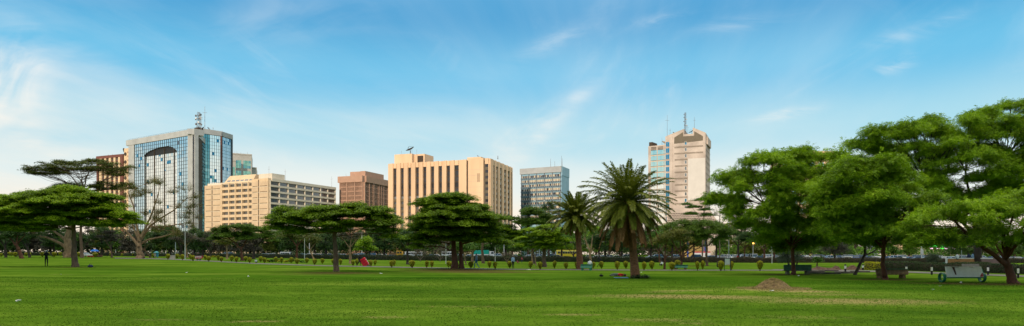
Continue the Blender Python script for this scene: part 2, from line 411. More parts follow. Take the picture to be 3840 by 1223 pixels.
M['redbrown'] = mat('dark_red_panels', (.13, .045, .035), .7, .2, .4)
M['grey'] = mat('grey_concrete', (.34, .33, .31), .85, .12, .3, detail=9)
M['bluegrey'] = mat('blue_grey_wall', (.22, .36, .46), .8, .1, .2, detail=9)
M['dark'] = mat('dark_metal', (.03, .03, .035), .5, .2)
M['steel'] = mat('weathered_steel', (.16, .16, .17), .5, .2, metal=.4)
M['white'] = mat('white_paint', (.68, .65, .62), .7, .06, .6)
M['spandrel'] = mat('taupe_spandrel', (.10, .08, .052), .6, .15, .6)
M['spangrey'] = mat('ribbed_grey_spandrel', (.09, .115, .14), .6, .3, .8)
M['slot'] = mat('dark_slot', (.05, .035, .025), .9, .2)
M['roofing'] = mat('roof_felt', (.18, .16, .14), .9, .2, .4)
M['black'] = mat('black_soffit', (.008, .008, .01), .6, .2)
GL = {}
GL['office'] = glassmat('office_glass', (.05, .05, .05), (.16, .16, .15), .12, .5)
GL['dark'] = glassmat('dark_glass', (.015, .016, .02), (.06, .06, .07), .1, .4)
GL['blue'] = glassmat('blue_mirror_glass', (.50, .69, .78), (.62, .80, .88), .05, 1)
GL['clear'] = glassmat('silver_mirror_glass', (.88, .92, .88), (.97, 1, .95), .04, 1)
GL['deep'] = glassmat('navy_mirror_glass', (.015, .035, .07), (.14, .21, .28), .06, .8)
GL['teal'] = glassmat('teal_mirror_glass', (.10, .30, .33), (.25, .50, .52), .05, .9)
GL['green'] = glassmat('green_mirror_glass', (.20, .42, .33), (.36, .62, .50), .06, .9)
GL['aqua'] = glassmat('aqua_mirror_glass', (.42, .70, .72), (.62, .86, .82), .05, 1)
GL['azure'] = glassmat('azure_glass', (.0, .15, .30), (.03, .24, .42), .12, .6)
GL['warm'] = glassmat('blinds_behind_glass', (.30, .25, .18), (.85, .72, .52), .3, .35)
GL['mid'] = glassmat('grey_glass', (.10, .11, .12), (.26, .27, .28), .12, .7)

def building(name, label, px, d, group=None):
    p = G(px, d); return thing(name, label, 'building', (p.x, p.y, p.z), group)
def pane(mb, f, s0, s1, z0, z1, n, m, rng, tilt=.012):
    a, b, c, e = (rng.uniform(-tilt, tilt) * min(s1 - s0, 3) for _ in range(4))
    mb.poly([f.pt(s0, n + a, z0), f.pt(s1, n + b, z0), f.pt(s1, n + b + c, z1), f.pt(s0, n + a + c, z1)], m)
def window(r, f, s0, s1, z0, z1, n, gm, fm, rng, bars=2, name='window'):
    mb = MB(); pane(mb, f, s0, s1, z0, z1, n, gm, rng, .004); t = .09
    f.box(mb, s0 - t, s0, z0, z1, n - .06, n + .1, fm); f.box(mb, s1, s1 + t, z0, z1, n - .06, n + .1, fm)
    f.box(mb, s0, s1, z0 - t, z0, n - .06, n + .08, fm); f.box(mb, s0, s1, z1, z1 + t, n - .06, n + .08, fm)
    for k in range(1, bars):
        q = s0 + (s1 - s0) * k / bars; f.box(mb, q - .05, q + .05, z0, z1, n + .01, n + .07, fm)
    return mb.build(name, r, world=True)
def antenna(r, p, h, w=.25, name='antenna', arms=0):
    mb = MB(); x, y, z = p; mb.tube([(x, y, z - .5), (x, y, z + h)], [w / 2, w / 4], M['steel'], 6)
    for k in range(arms):
        zz = z + h * (.75 + .2 * k / max(1, arms)); mb.tube([(x - h * .09, y, zz), (x + h * .09, y, zz)], w * .25, M['steel'], 5)
    return mb.build(name, r, world=True)
def dish(r, p, rad, tilt, az=0, name='satellite_dish', m=None):
    mb = MB(); x, y, z = p; m = m or M['steel']; mb.tube([(x, y, z - .2), (x, y, z + rad * .9)], rad * .09, m, 6)
    from mathutils import Matrix
    Rm = Matrix.Rotation(az, 3, 'Z') @ Matrix.Rotation(tilt, 3, 'Y'); c = Vector((x, y, z + rad)); n = 16; rings = [(.001, 0), (.35, .035), (.7, .14), (1, .29)]
    i0 = len(mb.v)
    for rr, hh in rings:
        for a in range(n): mb.v.append(tuple(c + Rm @ Vector((rad * rr * math.cos(2 * math.pi * a / n), rad * rr * math.sin(2 * math.pi * a / n), rad * hh))))
    for j in range(3):
        for a in range(n):
            b = (a + 1) % n; mb.f.append([i0 + j * n + a, i0 + j * n + b, i0 + j * n + n + b, i0 + j * n + n + a]); mb.m.append(mb.mi(m))
    tip = c + Rm @ Vector((0, 0, rad * .8))
    for a in range(3):
        e = c + Rm @ Vector((rad * math.cos(a * 2.1), rad * math.sin(a * 2.1), rad * .29)); mb.tube([e, tip], rad * .025, m, 4)
    return mb.build(name, r, world=True)
def lattice_mast(r, p, h, w, name='lattice_mast', drums=0, rng=random.Random(4)):
    mb = MB(); x, y, z = p; m = M['steel']; k = max(4, int(h / w / 1.2))
    for sx, sy in ((-1, -1), (1, -1), (1, 1), (-1, 1)):
        mb.tube([(x + sx * w / 2, y + sy * w / 2, z - .3), (x + sx * w / 3, y + sy * w / 3, z + h)], w * .07, m, 4)
    for j in range(k):
        za = z + h * j / k; zb = z + h * (j + 1) / k; s = w / 2 * (1 - .33 * j / k)
        for sy in (-1, 1): mb.tube([(x - s, y + sy * s, za), (x + s, y + sy * s, zb)], w * .05, m, 4); mb.tube([(x - s, y + sy * s, zb), (x + s, y + sy * s, zb)], w * .05, m, 4)
    for j in range(drums):
        a = rng.uniform(0, 6.28); zz = z + h * rng.uniform(.3, .98); c = Vector((x + math.cos(a) * w * .8, y + math.sin(a) * w * .8, zz)); e = c + Vector((math.cos(a), math.sin(a), 0)) * w * .35
        mb.tube([c, e], w * rng.uniform(.2, .4), M['white'] if j % 3 == 0 else M['steel'], 10)
    return mb.build(name, r, world=True)

def glass_block():
    rng = random.Random(3)
    ring = corners(483, 617, 731, 560, 774, 620); a, b, c, d = ring
    r = building('glass_office_block', 'mirror glass office block with an arched recess in its front and masts on top', 640, 600)
    fr = Face(a, b); rt = Face(b, c); Zt = fr.z_at(731, 483); z0 = -6
    # core set back behind the recessed glass
    n = fr.n * -2.2; n2 = rt.n * -.6
    mb = MB(); core = [(a[0] + n.x, a[1] + n.y), (b[0] + n.x + n2.x, b[1] + n.y + n2.y), (c[0] + n2.x, c[1] + n2.y), d]
    mb.prism(core, z0, Zt - 1.5, M['slot'], M['roofing']); mb.build('core_wall', r, world=True)
    S = lambda zx, zy=400: fr.s_at(320 + zx / 1.5766)
    Z = lambda zx, zy: fr.z_at(320 + zx / 1.5766, 380 + zy / 1.5766)
    L = fr.L; g0 = S(291); g1 = S(608)
    mb = MB(); f = M['frame']
    fr.box(mb, .3, g0, z0, Zt - 5, -2.6, .5, f); fr.box(mb, g1, S(637), z0, Zt - 5, -2.6, .5, f)
    fr.box(mb, S(652), L - .01, z0, Zt - 5, -2.6, .5, f)
    fr.box(mb, -3.2, L + .4, Zt - 5, Zt, -8, .9, f)
    mb.build('concrete_frame', r, world=True)
    mb = MB(); rt.box(mb, .95, rt.L + .5, Zt - 4.5, Zt - .02, -6, .6, f); mb.build('parapet', r, world=True)
    mb = MB()
    for k in range(30):
        zz = Zt - 6 - k * 3.6; pane(mb, fr, S(637), S(652), zz - 3.3, zz - .3, .1, GL['dark'], rng)
    mb.build('window_strip', r, world=True)
    # arch of the recess
    h0, h1 = S(347), S(548); apex = Z(470, 268); spring = Z(350, 324); zb = Z(450, 720)
    mid = h0 + (h1 - h0) * .62
    def arch(s):
        if s <= h0 or s >= h1: return None
        u = (s - mid) / ((h1 - mid) if s > mid else (mid - h0)); q = spring - 3.4 * max(0, s - mid) / (h1 - mid); return q + (apex - q) * max(0, 1 - abs(u) ** 2.3) ** .6
    nc, pit = 26, 3.0; cw = (g1 - g0) / nc; top = Zt - 5; nr = 33; glass = MB(); mull = MB(); sash = []
    for i in range(nc):
        s0 = g0 + cw * i; s1 = s0 + cw
        for j in range(nr):
            z1 = top - pit * j; zl = z1 - pit
            ah = [arch(min(max(s, h0 + .01), h1 - .01)) if h0 - cw * .5 < s < h1 + cw * .5 else None for s in (s0, s1)]
            if ah[0] is not None and ah[1] is not None:
                lo0 = max(zl, ah[0]); lo1 = max(zl, ah[1])
                if z1 <= min(lo0, lo1) + .05: continue
                lo0 = min(lo0, z1 - .02); lo1 = min(lo1, z1 - .02)
                glass.poly([fr.pt(s0, 0, lo0), fr.pt(s1, 0, lo1), fr.pt(s1, 0, z1), fr.pt(s0, 0, z1)], GL['blue'])
            else:
                if rng.random() < .06: sash.append((s0 + .1, s1 - .1, zl + .1, z1 - .1, .12, GL['azure'] if rng.random() < .6 else GL['deep']))
                pane(glass, fr, s0, s1, zl, z1, 0, GL['blue'], rng, .01)
    for i in range(nc + 1):
        s = g0 + cw * i; a0 = arch(s); lo = a0 if a0 else z0
        fr.box(mull, s - .13, s + .13, lo, top, .02, .2, M['dark'])
    for j in range(nr):
        z = top - pit * j
        if z > apex: fr.box(mull, g0, g1, z - .12, z + .12, .03, .22, M['dark'])
        else:
            zc = z; cut0 = h0; cut1 = h1
            if z > spring:
                ss = [h0 + (h1 - h0) * t / 200 for t in range(201)]; ins = [s for s in ss if arch(s) and arch(s) > z]
                if ins: cut0, cut1 = ins[0], ins[-1]
            fr.box(mull, g0, cut0, z - .12, z + .12, .03, .22, M['dark']); fr.box(mull, cut1, g1, z - .12, z + .12, .03, .22, M['dark'])
    glass.build('curtain_glass', r, world=True); mull.build('glazing_bars', r, world=True)
    so = MB(); N = 40; ss = [h0 + (h1 - h0) * k / N for k in range(N + 1)]; zz = [arch(min(max(s, h0 + .02), h1 - .02)) for s in ss]
    for k in range(N): so.poly([fr.pt(ss[k], .1, zz[k]), fr.pt(ss[k + 1], .1, zz[k + 1]), fr.pt(ss[k + 1], -1.2, zz[k + 1]), fr.pt(ss[k], -1.2, zz[k])], M['dark'])
    so.poly([fr.pt(h0, .02, z0), fr.pt(h0, .02, zz[0]), fr.pt(h0, -1.2, zz[0]), fr.pt(h0, -1.2, z0)], M['steel']); so.poly([fr.pt(h1, .02, z0), fr.pt(h1, .02, zz[-1]), fr.pt(h1, -1.2, zz[-1]), fr.pt(h1, -1.2, z0)], M['steel'])
    so.build('arch_soffit', r, world=True)
    ig = MB(); im = MB(); ni = 17; iw = (h1 - h0 + .6) / ni; top2 = spring - .6
    for i in range(ni):
        for j in range(32):
            s0 = h0 - .3 + iw * i; z1 = top2 - pit * j; pane(ig, fr, s0, s0 + iw, z1 - pit, z1, -1.0, GL['clear'], rng, .012)
            if rng.random() < .035: sash.append((s0 + .1, s0 + iw - .1, z1 - pit + .1, z1 - .1, -.9, GL['azure']))
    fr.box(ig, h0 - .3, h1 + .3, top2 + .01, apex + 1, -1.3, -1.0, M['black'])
    for i in range(ni + 1): fr.box(im, h0 - .3 + iw * i - .07, h0 - .3 + iw * i + .07, z0, top2, -.98, -.84, M['dark'])
    for j in range(32): fr.box(im, h0, h1, top2 - pit * j - .07, top2 - pit * j + .07, -.97, -.82, M['dark'])
    for zx in (403, 462, 521): fr.box(im, S(zx) - .3, S(zx) + .3, z0, apex - .5, -.95, -.5, M['slot'])
    ig.build('recess_glass', r, world=True); im.build('recess_bars', r, world=True)
    for q in sash: mb = MB(); pane(mb, fr, *q, rng, .06); mb.build('open_sash', r, world=True)
    # right flank
    fg = MB(); fm = MB(); nn = 9; w = (rt.L) / nn
    for i in range(nn):
        for j in range(33):
            z1 = Zt - 4.6 - 3.1 * j; pane(fg, rt, w * i, w * (i + 1), z1 - 3.1, z1, .05, GL['blue'] if rng.random() < .05 else GL['deep'], rng, .01)
    for j in range(33): rt.box(fm, 0, rt.L, Zt - 4.6 - 3.1 * j - .15, Zt - 4.6 - 3.1 * j + .15, .1, .3, M['dark'])
    rt.box(fm, rt.L - 2, rt.L, z0, Zt - 4.6, .1, .6, M['slot'])
    fg.build('flank_glass', r, world=True); fm.build('flank_bars', r, world=True)
    # roof gear
    for px, w_, h_ in ((615, 12, 1.6), (690, 9, 2.4), (706, 5, 3.2)):
        s = fr.s_at(px); gear = MB(); fr.box(gear, s - w_ / 2, s + w_ / 2, Zt - 1, Zt + h_, -12, -7, M['slot']); gear.build('roof_plant_box', r, world=True)
    rail = MB()
    for k in range(0, 40):
        s = -2.5 + (L) * k / 39; q = fr.pt(s, -.5, Zt); rail.tube([q, (q[0], q[1], Zt + 1.1)], .06, M['steel'], 4)
    rail.tube([fr.pt(-2.5, -.5, Zt + 1.1), fr.pt(L - 2.5, -.5, Zt + 1.1)], .07, M['steel'], 4); rail.build('roof_railing', r, world=True)
    q = fr.pt(fr.s_at(713), -10, Zt); antenna(r, q, 14, .5, arms=2); q = fr.pt(fr.s_at(697), -10, Zt); antenna(r, q, 9, .3)
    return r
def glass_tower():
    rng = random.Random(8)
    r = building('glass_office_tower', 'teal mirror glass tower with a lattice mast, right behind the arched glass block', 810, 640)
    p = [XY(752, 607), XY(829, 622), XY(869, 640), XY(850, 690), XY(760, 690)]
    Zt = CAMZ + (HY - 493) / F * 622
    lf = Face(p[0], p[1]); rf = Face(p[1], p[2])
    mb = MB(); mb.prism(inset(p[:4] + [p[4]], 1.0) if False else [(-283 + (x + 283) * .9, 652 + (y - 652) * .94) for x, y in p], -6, Zt - .6, M['slot'], M['roofing']); mb.build('core_wall', r, world=True)
    mb = MB(); lf.box(mb, -.5, lf.L - .02, Zt - 4.5, Zt, -3, 1, M['frame']); rf.box(mb, .95, rf.L + .4, Zt - 4.5, Zt - .02, -3, 1, M['frame']); mb.build('parapet', r, world=True)
    g_ = MB(); b_ = MB()
    for f, nc in ((lf, 9), (rf, 8)):
        w = f.L / nc
        for i in range(nc):
            for j in range(36):
                z1 = Zt - 4.6 - 3.1 * j
                if f is lf: m = GL['teal'] if i < 4 else GL['clear']
                else: m = GL['blue']
                if f is lf and i >= 5 and 8 < j < 30 and abs(math.sin(j * .55) * .8 + 4.6 - i) < .6 + .3 * math.sin(j * 1.7): m = GL['teal']  # wave of teal panes paints a dark reflection into the clear glass
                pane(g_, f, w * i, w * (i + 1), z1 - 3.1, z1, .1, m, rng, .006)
                if rng.random() < .05: mb = MB(); pane(mb, f, w * i + .15, w * (i + 1) - .15, z1 - 2.9, z1 - .2, .2, GL['azure'], rng, .03); mb.build('open_sash', r, world=True)
        for i in range(nc + 1): f.box(b_, w * i - .08, w * i + .08, -6, Zt - 4.6, .15, .3, M['dark'])
        for j in range(36): f.box(b_, 0, f.L, Zt - 4.7 - 3.1 * j - .06, Zt - 4.7 - 3.1 * j + .06, .16, .32, M['dark'])
    f = rf; f.box(b_, -.8, 1.0, -6, Zt - 4.6, .2, .7, M['redbrown']); f.box(b_, f.L - .5, f.L + .7, -6, Zt - 4.6, -1, .7, M['dark'])
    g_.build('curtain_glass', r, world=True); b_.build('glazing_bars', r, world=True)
    q = lf.pt(lf.s_at(757), -6, Zt); lattice_mast(r, (q[0], q[1], Zt - 1), 16.5, 2.6, drums=16)
    q = lf.pt(lf.s_at(780), -6, Zt); antenna(r, (q[0], q[1], Zt - 1), 23, .5, arms=1)
    for px, h in ((811, 5), (800, 3), (845, 3)):
        q = lf.pt(lf.s_at(px), -6, Zt); antenna(r, (q[0], q[1], Zt - 1), h, .4, arms=2)
    q = lf.pt(lf.s_at(789), -4, Zt); dish(r, (q[0], q[1], Zt), 1.6, .9)
    q = lf.pt(lf.s_at(770), -4, Zt); dish(r, (q[0], q[1], Zt), 1.3, -.9)
def red_block():
    r = building('striped_office_block', 'dark red office block with cream vertical piers and a rooftop dish', 420, 720)
    a, b, c, d = corners(366, 730, 464, 712, 470, 760); f = Face(a, b); Zt = f.z_at(464, 578); rng = random.Random(2)
    mb = MB(); mb.prism(inset([a, b, c, d], 1), -6, Zt - .5, M['redbrown'], M['roofing']); mb.build('wall', r, world=True)
    mb = MB(); f.box(mb, -.5, f.L + .5, Zt - 3, Zt, -4, 1.4, M['redbrown']); f.box(mb, -.2, 2, -6, Zt - 3, -1, 1.2, M['redbrown']); f.box(mb, f.L - 4, f.L, -6, Zt - 3, -1, 1.2, M['redbrown']); mb.build('parapet', r, world=True)
    S = lambda zx: f.s_at(320 + zx / 1.5766)
    for x0, x1 in ((88, 103), (118, 129), (145, 157), (173, 184), (200, 211)):
        mb = MB(); f.box(mb, S(x0), S(x1), -6, Zt - 3, -.9, 1.3, M['cream']); mb.build('pier', r, world=True)
    for x0, x1 in ((103, 118), (129, 145), (157, 173), (184, 200), (211, 218)):
        mb = MB()
        for j in range(30):
            z = Zt - 4 - 3.5 * j; f.box(mb, S(x0) + .02, S(x1) - .02, z - 3.4, z - 2.1, -.9, .3, M['redbrown']); pane(mb, f, S(x0) + .02, S(x1) - .02, z - 2.1, z, .1, GL['office'], rng, .01)
        mb.build('window_strip', r, world=True)
    q = f.pt(f.s_at(450), -5, Zt); dish(r, (q[0], q[1], Zt - 1), 4.2, 1.2, m=M['dark'])
    for px in (390, 405): q = f.pt(f.s_at(px), -5, Zt); antenna(r, (q[0], q[1], Zt - 1), 3.5, .3, arms=1)
    t = building('porthole_tower', 'narrow beige stair tower with round windows, between the red block and the glass block', 478, 700)
    a, b, c, d = corners(465, 705, 496, 700, 498, 730); f = Face(a, b); Zt = f.z_at(480, 556)
    mb = MB(); mb.prism([a, b, c, d], -6, Zt, M['cream'], M['roofing']); mb.build('wall', t, world=True)
    s = f.s_at(470.5)
    for k in range(14):
        mb = MB(); z = Zt - 6 - 8.4 * k; q0 = Vector(f.pt(s, -.1, z)); q1 = Vector(f.pt(s, .35, z)); mb.tube([q0, q1], 1.9, M['slot'], 14); mb.build('round_window', t, world=True)
    for k in range(28): mb = MB(); f.box(mb, f.s_at(477), f.s_at(489), Zt - 5 - 4.2 * k, Zt - 3.4 - 4.2 * k, -.1, .12, M['pink']); mb.build('panel', t, world=True)
def green_glass():
    rng = random.Random(5)
    r = building('grey_office_block', 'grey framed office block with pale green glazing, behind the cream office block', 910, 760)
    for (pa, da, pb, db, top, cols) in ((872, 760, 944, 770, 575, 2), (943, 775, 962, 778, 628, 1), (862, 745, 884, 748, 600, 1)):
        a, b, c, d = corners(pa, da, pb, db, pb + 3, db + 40); f = Face(a, b); Zt = f.z_at(pa, top)
        mb = MB(); mb.prism([a, b, c, d], -6, Zt, M['grey'], M['roofing']); mb.build('wall', r, world=True)
        for k in range(cols):
            s0 = f.L * (k + .12) / cols; s1 = f.L * (k + .9) / cols
            mb = MB(); w = (s1 - s0) / 4
            for i in range(4):
                for j in range(26):
                    z = Zt - 7.5 - 3 * j
                    if j % 4 == 3 and cols == 2: f.box(mb, s0 + w * i, s0 + w * i + w, z - 3, z, 0, .1, M['grey']); continue
                    pane(mb, f, s0 + w * i, s0 + w * (i + 1) - .12, z - 2.85, z, .12, GL['green'] if rng.random() < .85 else GL['teal'], rng, .01)
            mb.build('glazed_bay', r, world=True)
        mb = MB(); f.box(mb, -.3, f.L + .3, Zt - 1, Zt + .3, -2, .6, M['grey']); mb.build('parapet', r, world=True)
    f = Face(XY(872, 760), XY(944, 770)); Zt = f.z_at(872, 575)
    for px in (874, 882, 890, 905, 930): q = f.pt(f.s_at(px), -4, Zt); antenna(r, q, rng.uniform(2, 4), .3)
def cream_block():
    rng = random.Random(6)
    r = building('office_block', 'long cream office block with rows of dark windows and a sloped glazed penthouse', 1000, 450)
    ring = corners(773, 456, 1011, 430, 1256, 489); a, b, c, d = ring; lf = Face(a, b); rf = Face(b, c); Zt = rf.z_at(1011, 668.6); z0 = -4
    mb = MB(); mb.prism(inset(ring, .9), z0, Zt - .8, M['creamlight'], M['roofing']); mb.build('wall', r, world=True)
    # wings of panelled wall on the left face
    for p0, p1, top, tg, name in ((773, 834, Zt - 2.4, (801,), 'panelled_wing'), (949, 1011, Zt, (975,), 'stair_wing')):
        mb = MB(); s0 = lf.s_at(p0); s1 = lf.s_at(p1); lf.box(mb, s0, s1, z0, top, -3 if p0 < 800 else -1.2, 1.2, M['cream'])
        for t in tg: q = lf.s_at(t); lf.box(mb, q - .3, q + .3, z0, top - .6, 1.21, 1.3, M['slot'])
        for k in range(14):
            z = Zt - 5 - 3.7 * k
            for u0, u1 in ((s0 + .9, lf.s_at(tg[0]) - 1), (lf.s_at(tg[0]) + 1, s1 - .8)): lf.box(mb, u0, u1, z, z + .32, 1.21, 1.27, M['slot'])
            lf.box(mb, s0, s1, z - .45, z - .25, 1.21, 1.3, M['creamlight'])
            for q in range(int((s1 - s0) / .9)): lf.box(mb, s0 + .5 + q * .9, s0 + .62 + q * .9, z + .6, z + 3.1, 1.21, 1.26, M['stain'])
        mb.build(name, r, world=True)
    # balconied bays, left face
    S = lambda zx: lf.s_at(740 + zx / 1.6393)
    rows = [47.3 - 3.68 * k for k in range(12)]
    cols = [(163, 197), (204, 236), (243, 276), (284, 316), (323, 341)]
    mb = MB()
    for z in rows:
        lf.box(mb, S(156), S(342), z - 2.75, z - 1.0, -.9, .9, M['cream']); lf.box(mb, S(156), S(342), z + .92, z + 1.15, -.9, .45, M['creamlight'])
    mb.build('balcony_bands', r, world=True)
    mb = MB()
    for x in (157, 200, 240, 280, 319.5): lf.box(mb, S(x) - .45, S(x) + .45, z0, Zt - 1.6, -.9, 1.1, M['cream'])
    mb.build('piers', r, world=True)
    for k in range(9):
        for x0, x1 in cols: window(r, lf, S(x0) - .1, S(x1) + .1, rows[k] - .95, rows[k] + .85, -.3, GL['office'], M['stain'], rng, 4)
    S2 = lambda zx: rf.s_at(740 + zx / 1.6393)
    edges = [445, 502.5, 557, 609, 660, 708, 756, 800, 846]; zr = [47.6 - 3.75 * k for k in range(12)]
    mb = MB()
    for z in zr: rf.box(mb, .02, rf.L, z - 2.4, z - 1.15, -.9, .8, M['creamlight'])  # right face paler than the left: its sky light is put into the colour
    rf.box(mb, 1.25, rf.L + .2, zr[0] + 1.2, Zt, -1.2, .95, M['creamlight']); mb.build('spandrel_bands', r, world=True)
    mb = MB()
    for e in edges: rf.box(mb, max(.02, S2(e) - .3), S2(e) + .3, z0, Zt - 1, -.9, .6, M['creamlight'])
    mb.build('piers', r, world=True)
    for k in range(6):
        for i in range(8): window(r, rf, S2(edges[i]) + .35, S2(edges[i + 1]) - .4, zr[k] - 1.1, zr[k] + 1.15, -.2, GL['mid'] if rng.random() < .6 else GL['office'], M['steel'], rng, 4)
    # penthouse with sloped glazing
    zt = Zt + 3.8; s0 = lf.s_at(838); s1 = lf.s_at(945); z1_ = Zt - 1.7
    mb = MB(); mb.hexa([lf.pt(s0, 0, z1_), lf.pt(s1, 0, z1_), lf.pt(s1, -9, z1_), lf.pt(s0, -9, z1_), lf.pt(s0 + 2, -3.5, zt), lf.pt(s1, -3.5, zt), lf.pt(s1, -9, zt), lf.pt(s0 + 2, -9, zt)], M['cream']); mb.build('penthouse', r, world=True)
    for k in range(6):
        mb = MB(); u0 = s0 + 2 + (s1 - s0 - 2) * (k + .1) / 6; u1 = s0 + 2 + (s1 - s0 - 2) * (k + .85) / 6; e = .12
        mb.poly([lf.pt(u0, -.9 + e, Zt - .4), lf.pt(u1, -.9 + e, Zt - .4), lf.pt(u1, -2.75 + e, Zt + 2.3), lf.pt(u0, -2.75 + e, Zt + 2.3)], GL['mid']); mb.build('skylight', r, world=True)
    mb = MB(); lf.box(mb, lf.s_at(957), lf.s_at(1011) - 1, Zt - 1, Zt + 3.6, -14, -3, M['creamlight']); rf.box(mb, 5, 17, Zt - 1, Zt + 2.8, -12, -4, M['creamlight']); mb.build('lift_housing', r, world=True)
    for px in (1009, 1076, 1250): q = rf.pt(rf.s_at(px) if px > 1011 else 1, -1.5, Zt); antenna(r, q, 8, .22, arms=1)
def hotel():
    rng = random.Random(7)
    r = building('hotel_tower', 'tall sand-coloured block with zigzag piers, dark window strips and a big rooftop dish', 1650, 420)
    ring = corners(1459, 424.8, 1834, 400, 1916, 442); a, b, c, d = ring; f = Face(a, b); rf = Face(b, c); Zt = rf.z_at(1834, 594); z0 = -4
    mb = MB(); mb.prism(inset(ring, .8), z0, Zt - .6, M['spandrel'], M['roofing']); mb.build('core_wall', r, world=True)
    S = lambda zx: f.s_at(1240 + zx / 1.464); S2 = lambda zx: rf.s_at(1240 + zx / 1.464)
    cols = [(349, 363), (389, 403), (430, 443), (471, 486), (512, 527), (554, 570), (597, 613), (641, 657), (684, 705)]
    FH = 3.5; wall = MB(); prev = S(318)
    for x0, x1 in cols:
        f.wedge(wall, prev, S(x0), z0, Zt - .02 * x0 / 100, .5, 1.7, M['hotel']); prev = S(x1)
        f.box(wall, S(x0), S(x1), Zt - 3.2, Zt - .25, -.4, 1.0, M['hotel'])
    f.wedge(wall, prev, S(750), z0, Zt - .1, .5, 1.3, M['hotel']); f.box(wall, S(750), S(758), z0, Zt - 1, -.5, .2, M['slot'])
    f.box(wall, S(758), f.s_at(1834) - 3.3, z0, Zt + .25, -.9, 1.0, M['hotel']); f.box(wall, S(850), f.L - .05, Zt - 3.4, Zt + .05, -.9, .9, M['hotel'])
    f.box(wall, S(874), f.L - .05, z0, Zt - 3.4, -.9, .9, M['hotel'])
    for k in range(16): f.box(wall, S(760), S(848), Zt - 6.5 - FH * k, Zt - 6.4 - FH * k, 1.0, 1.03, M['stain'])
    for k in range(3): f.box(wall, S(808.5 + k * 6), S(810.5 + k * 6), Zt - 14, Zt - 8.8, 1.0, 1.04, M['slot'])
    wall.build('zigzag_wall', r, world=True)
    for ci, (x0, x1) in enumerate(cols):
        mb = MB(); s0, s1 = S(x0), S(x1)
        for k in range(20):
            z = Zt - 3.2 - FH * k
            if k < 5: pane(mb, f, s0, s1, z - 2.6, z, .25, GL['dark'], rng, .01); f.box(mb, s0, s1, z - FH, z - 2.6, .1, .35, M['slot'])
            else: pane(mb, f, s0, s1, z - 1.75, z - .25, .35, GL['mid'], rng, .01); f.box(mb, s0, s1, z - .25, z, .2, .7, M['slot']); f.box(mb, s0, s1, z - FH, z - 1.75, .2, .55, M['spandrel'])
        mb.build('window_strip', r, world=True)
    mb = MB()
    for k in range(20):
        z = Zt - 3.4 - FH * k; pane(mb, f, S(850), S(874), z - 1.7, z - .1, .2, GL['dark'], rng, .01); f.box(mb, S(850), S(874), z - FH, z - 1.7, .1, .3, M['spandrel'])
    mb.build('window_strip', r, world=True)
    c2 = [(882, 893), (898, 911), (919, 933), (942, 957), (962, 976), (980, 989)]; wall = MB(); prev = .02
    for x0, x1 in c2:
        rf.wedge(wall, prev, S2(x0), z0, Zt - .1, .9, 1.3, M['hotel']); prev = S2(x1); rf.box(wall, S2(x0), S2(x1), Zt - 3.4, Zt - .2, -.9, .8, M['hotel'])
        mb = MB(); s0, s1 = S2(x0), S2(x1)
        for k in range(20):
            z = Zt - 3.4 - FH * k; pane(mb, rf, s0, s1, z - 1.9, z - .3, .1, GL['mid'] if rng.random() < .8 else GL['blue'], rng, .01); rf.box(mb, s0, s1, z - .3, z, 0, .4, M['slot']); rf.box(mb, s0, s1, z - FH, z - 1.9, 0, .25, M['grey'])
        mb.build('window_strip', r, world=True)
    rf.wedge(wall, prev, rf.L, z0, Zt - .1, .9, 1.2, M['hotel']); wall.build('flank_wall', r, world=True)
    mb = MB(); f.box(mb, f.s_at(1470), f.s_at(1536), Zt - 1, Zt + 6.2, -18, -3, M['hotel']); f.box(mb, f.s_at(1536) + .01, f.s_at(1575), Zt - 1, Zt + 6.1, -18, -6, M['hotel']); f.box(mb, f.s_at(1548), f.s_at(1570), Zt + .5, Zt + 5, -6, -5.9, M['slot']); mb.build('penthouse', r, world=True)
    mb = MB(); f.box(mb, S(738), S(815), Zt - 1, Zt + 1.7, -16, -3, M['hotel']); mb.build('plant_room', r, world=True)
    mb = MB(); rf.box(mb, rf.L - .5, rf.L + 2.2, Zt - 25, Zt - 13, -6, -1, M['teal'] if 'teal' in M else GL['teal']); mb.build('side_sign', r, world=True)
    q = f.pt(f.s_at(1521), -6, Zt + 6.1); dish(r, q, 3.0, -.45, .3, m=M['dark'])
    for px in (1490, 1530, 1548): q = f.pt(f.s_at(px), -5, Zt + 6.1); antenna(r, q, 3, .16, arms=1)
    q = f.pt(S(911), -2, Zt); antenna(r, q, 1.6, .6); q = f.pt(S(785), -6, Zt + 1.7); dish(r, q, .9, .8)
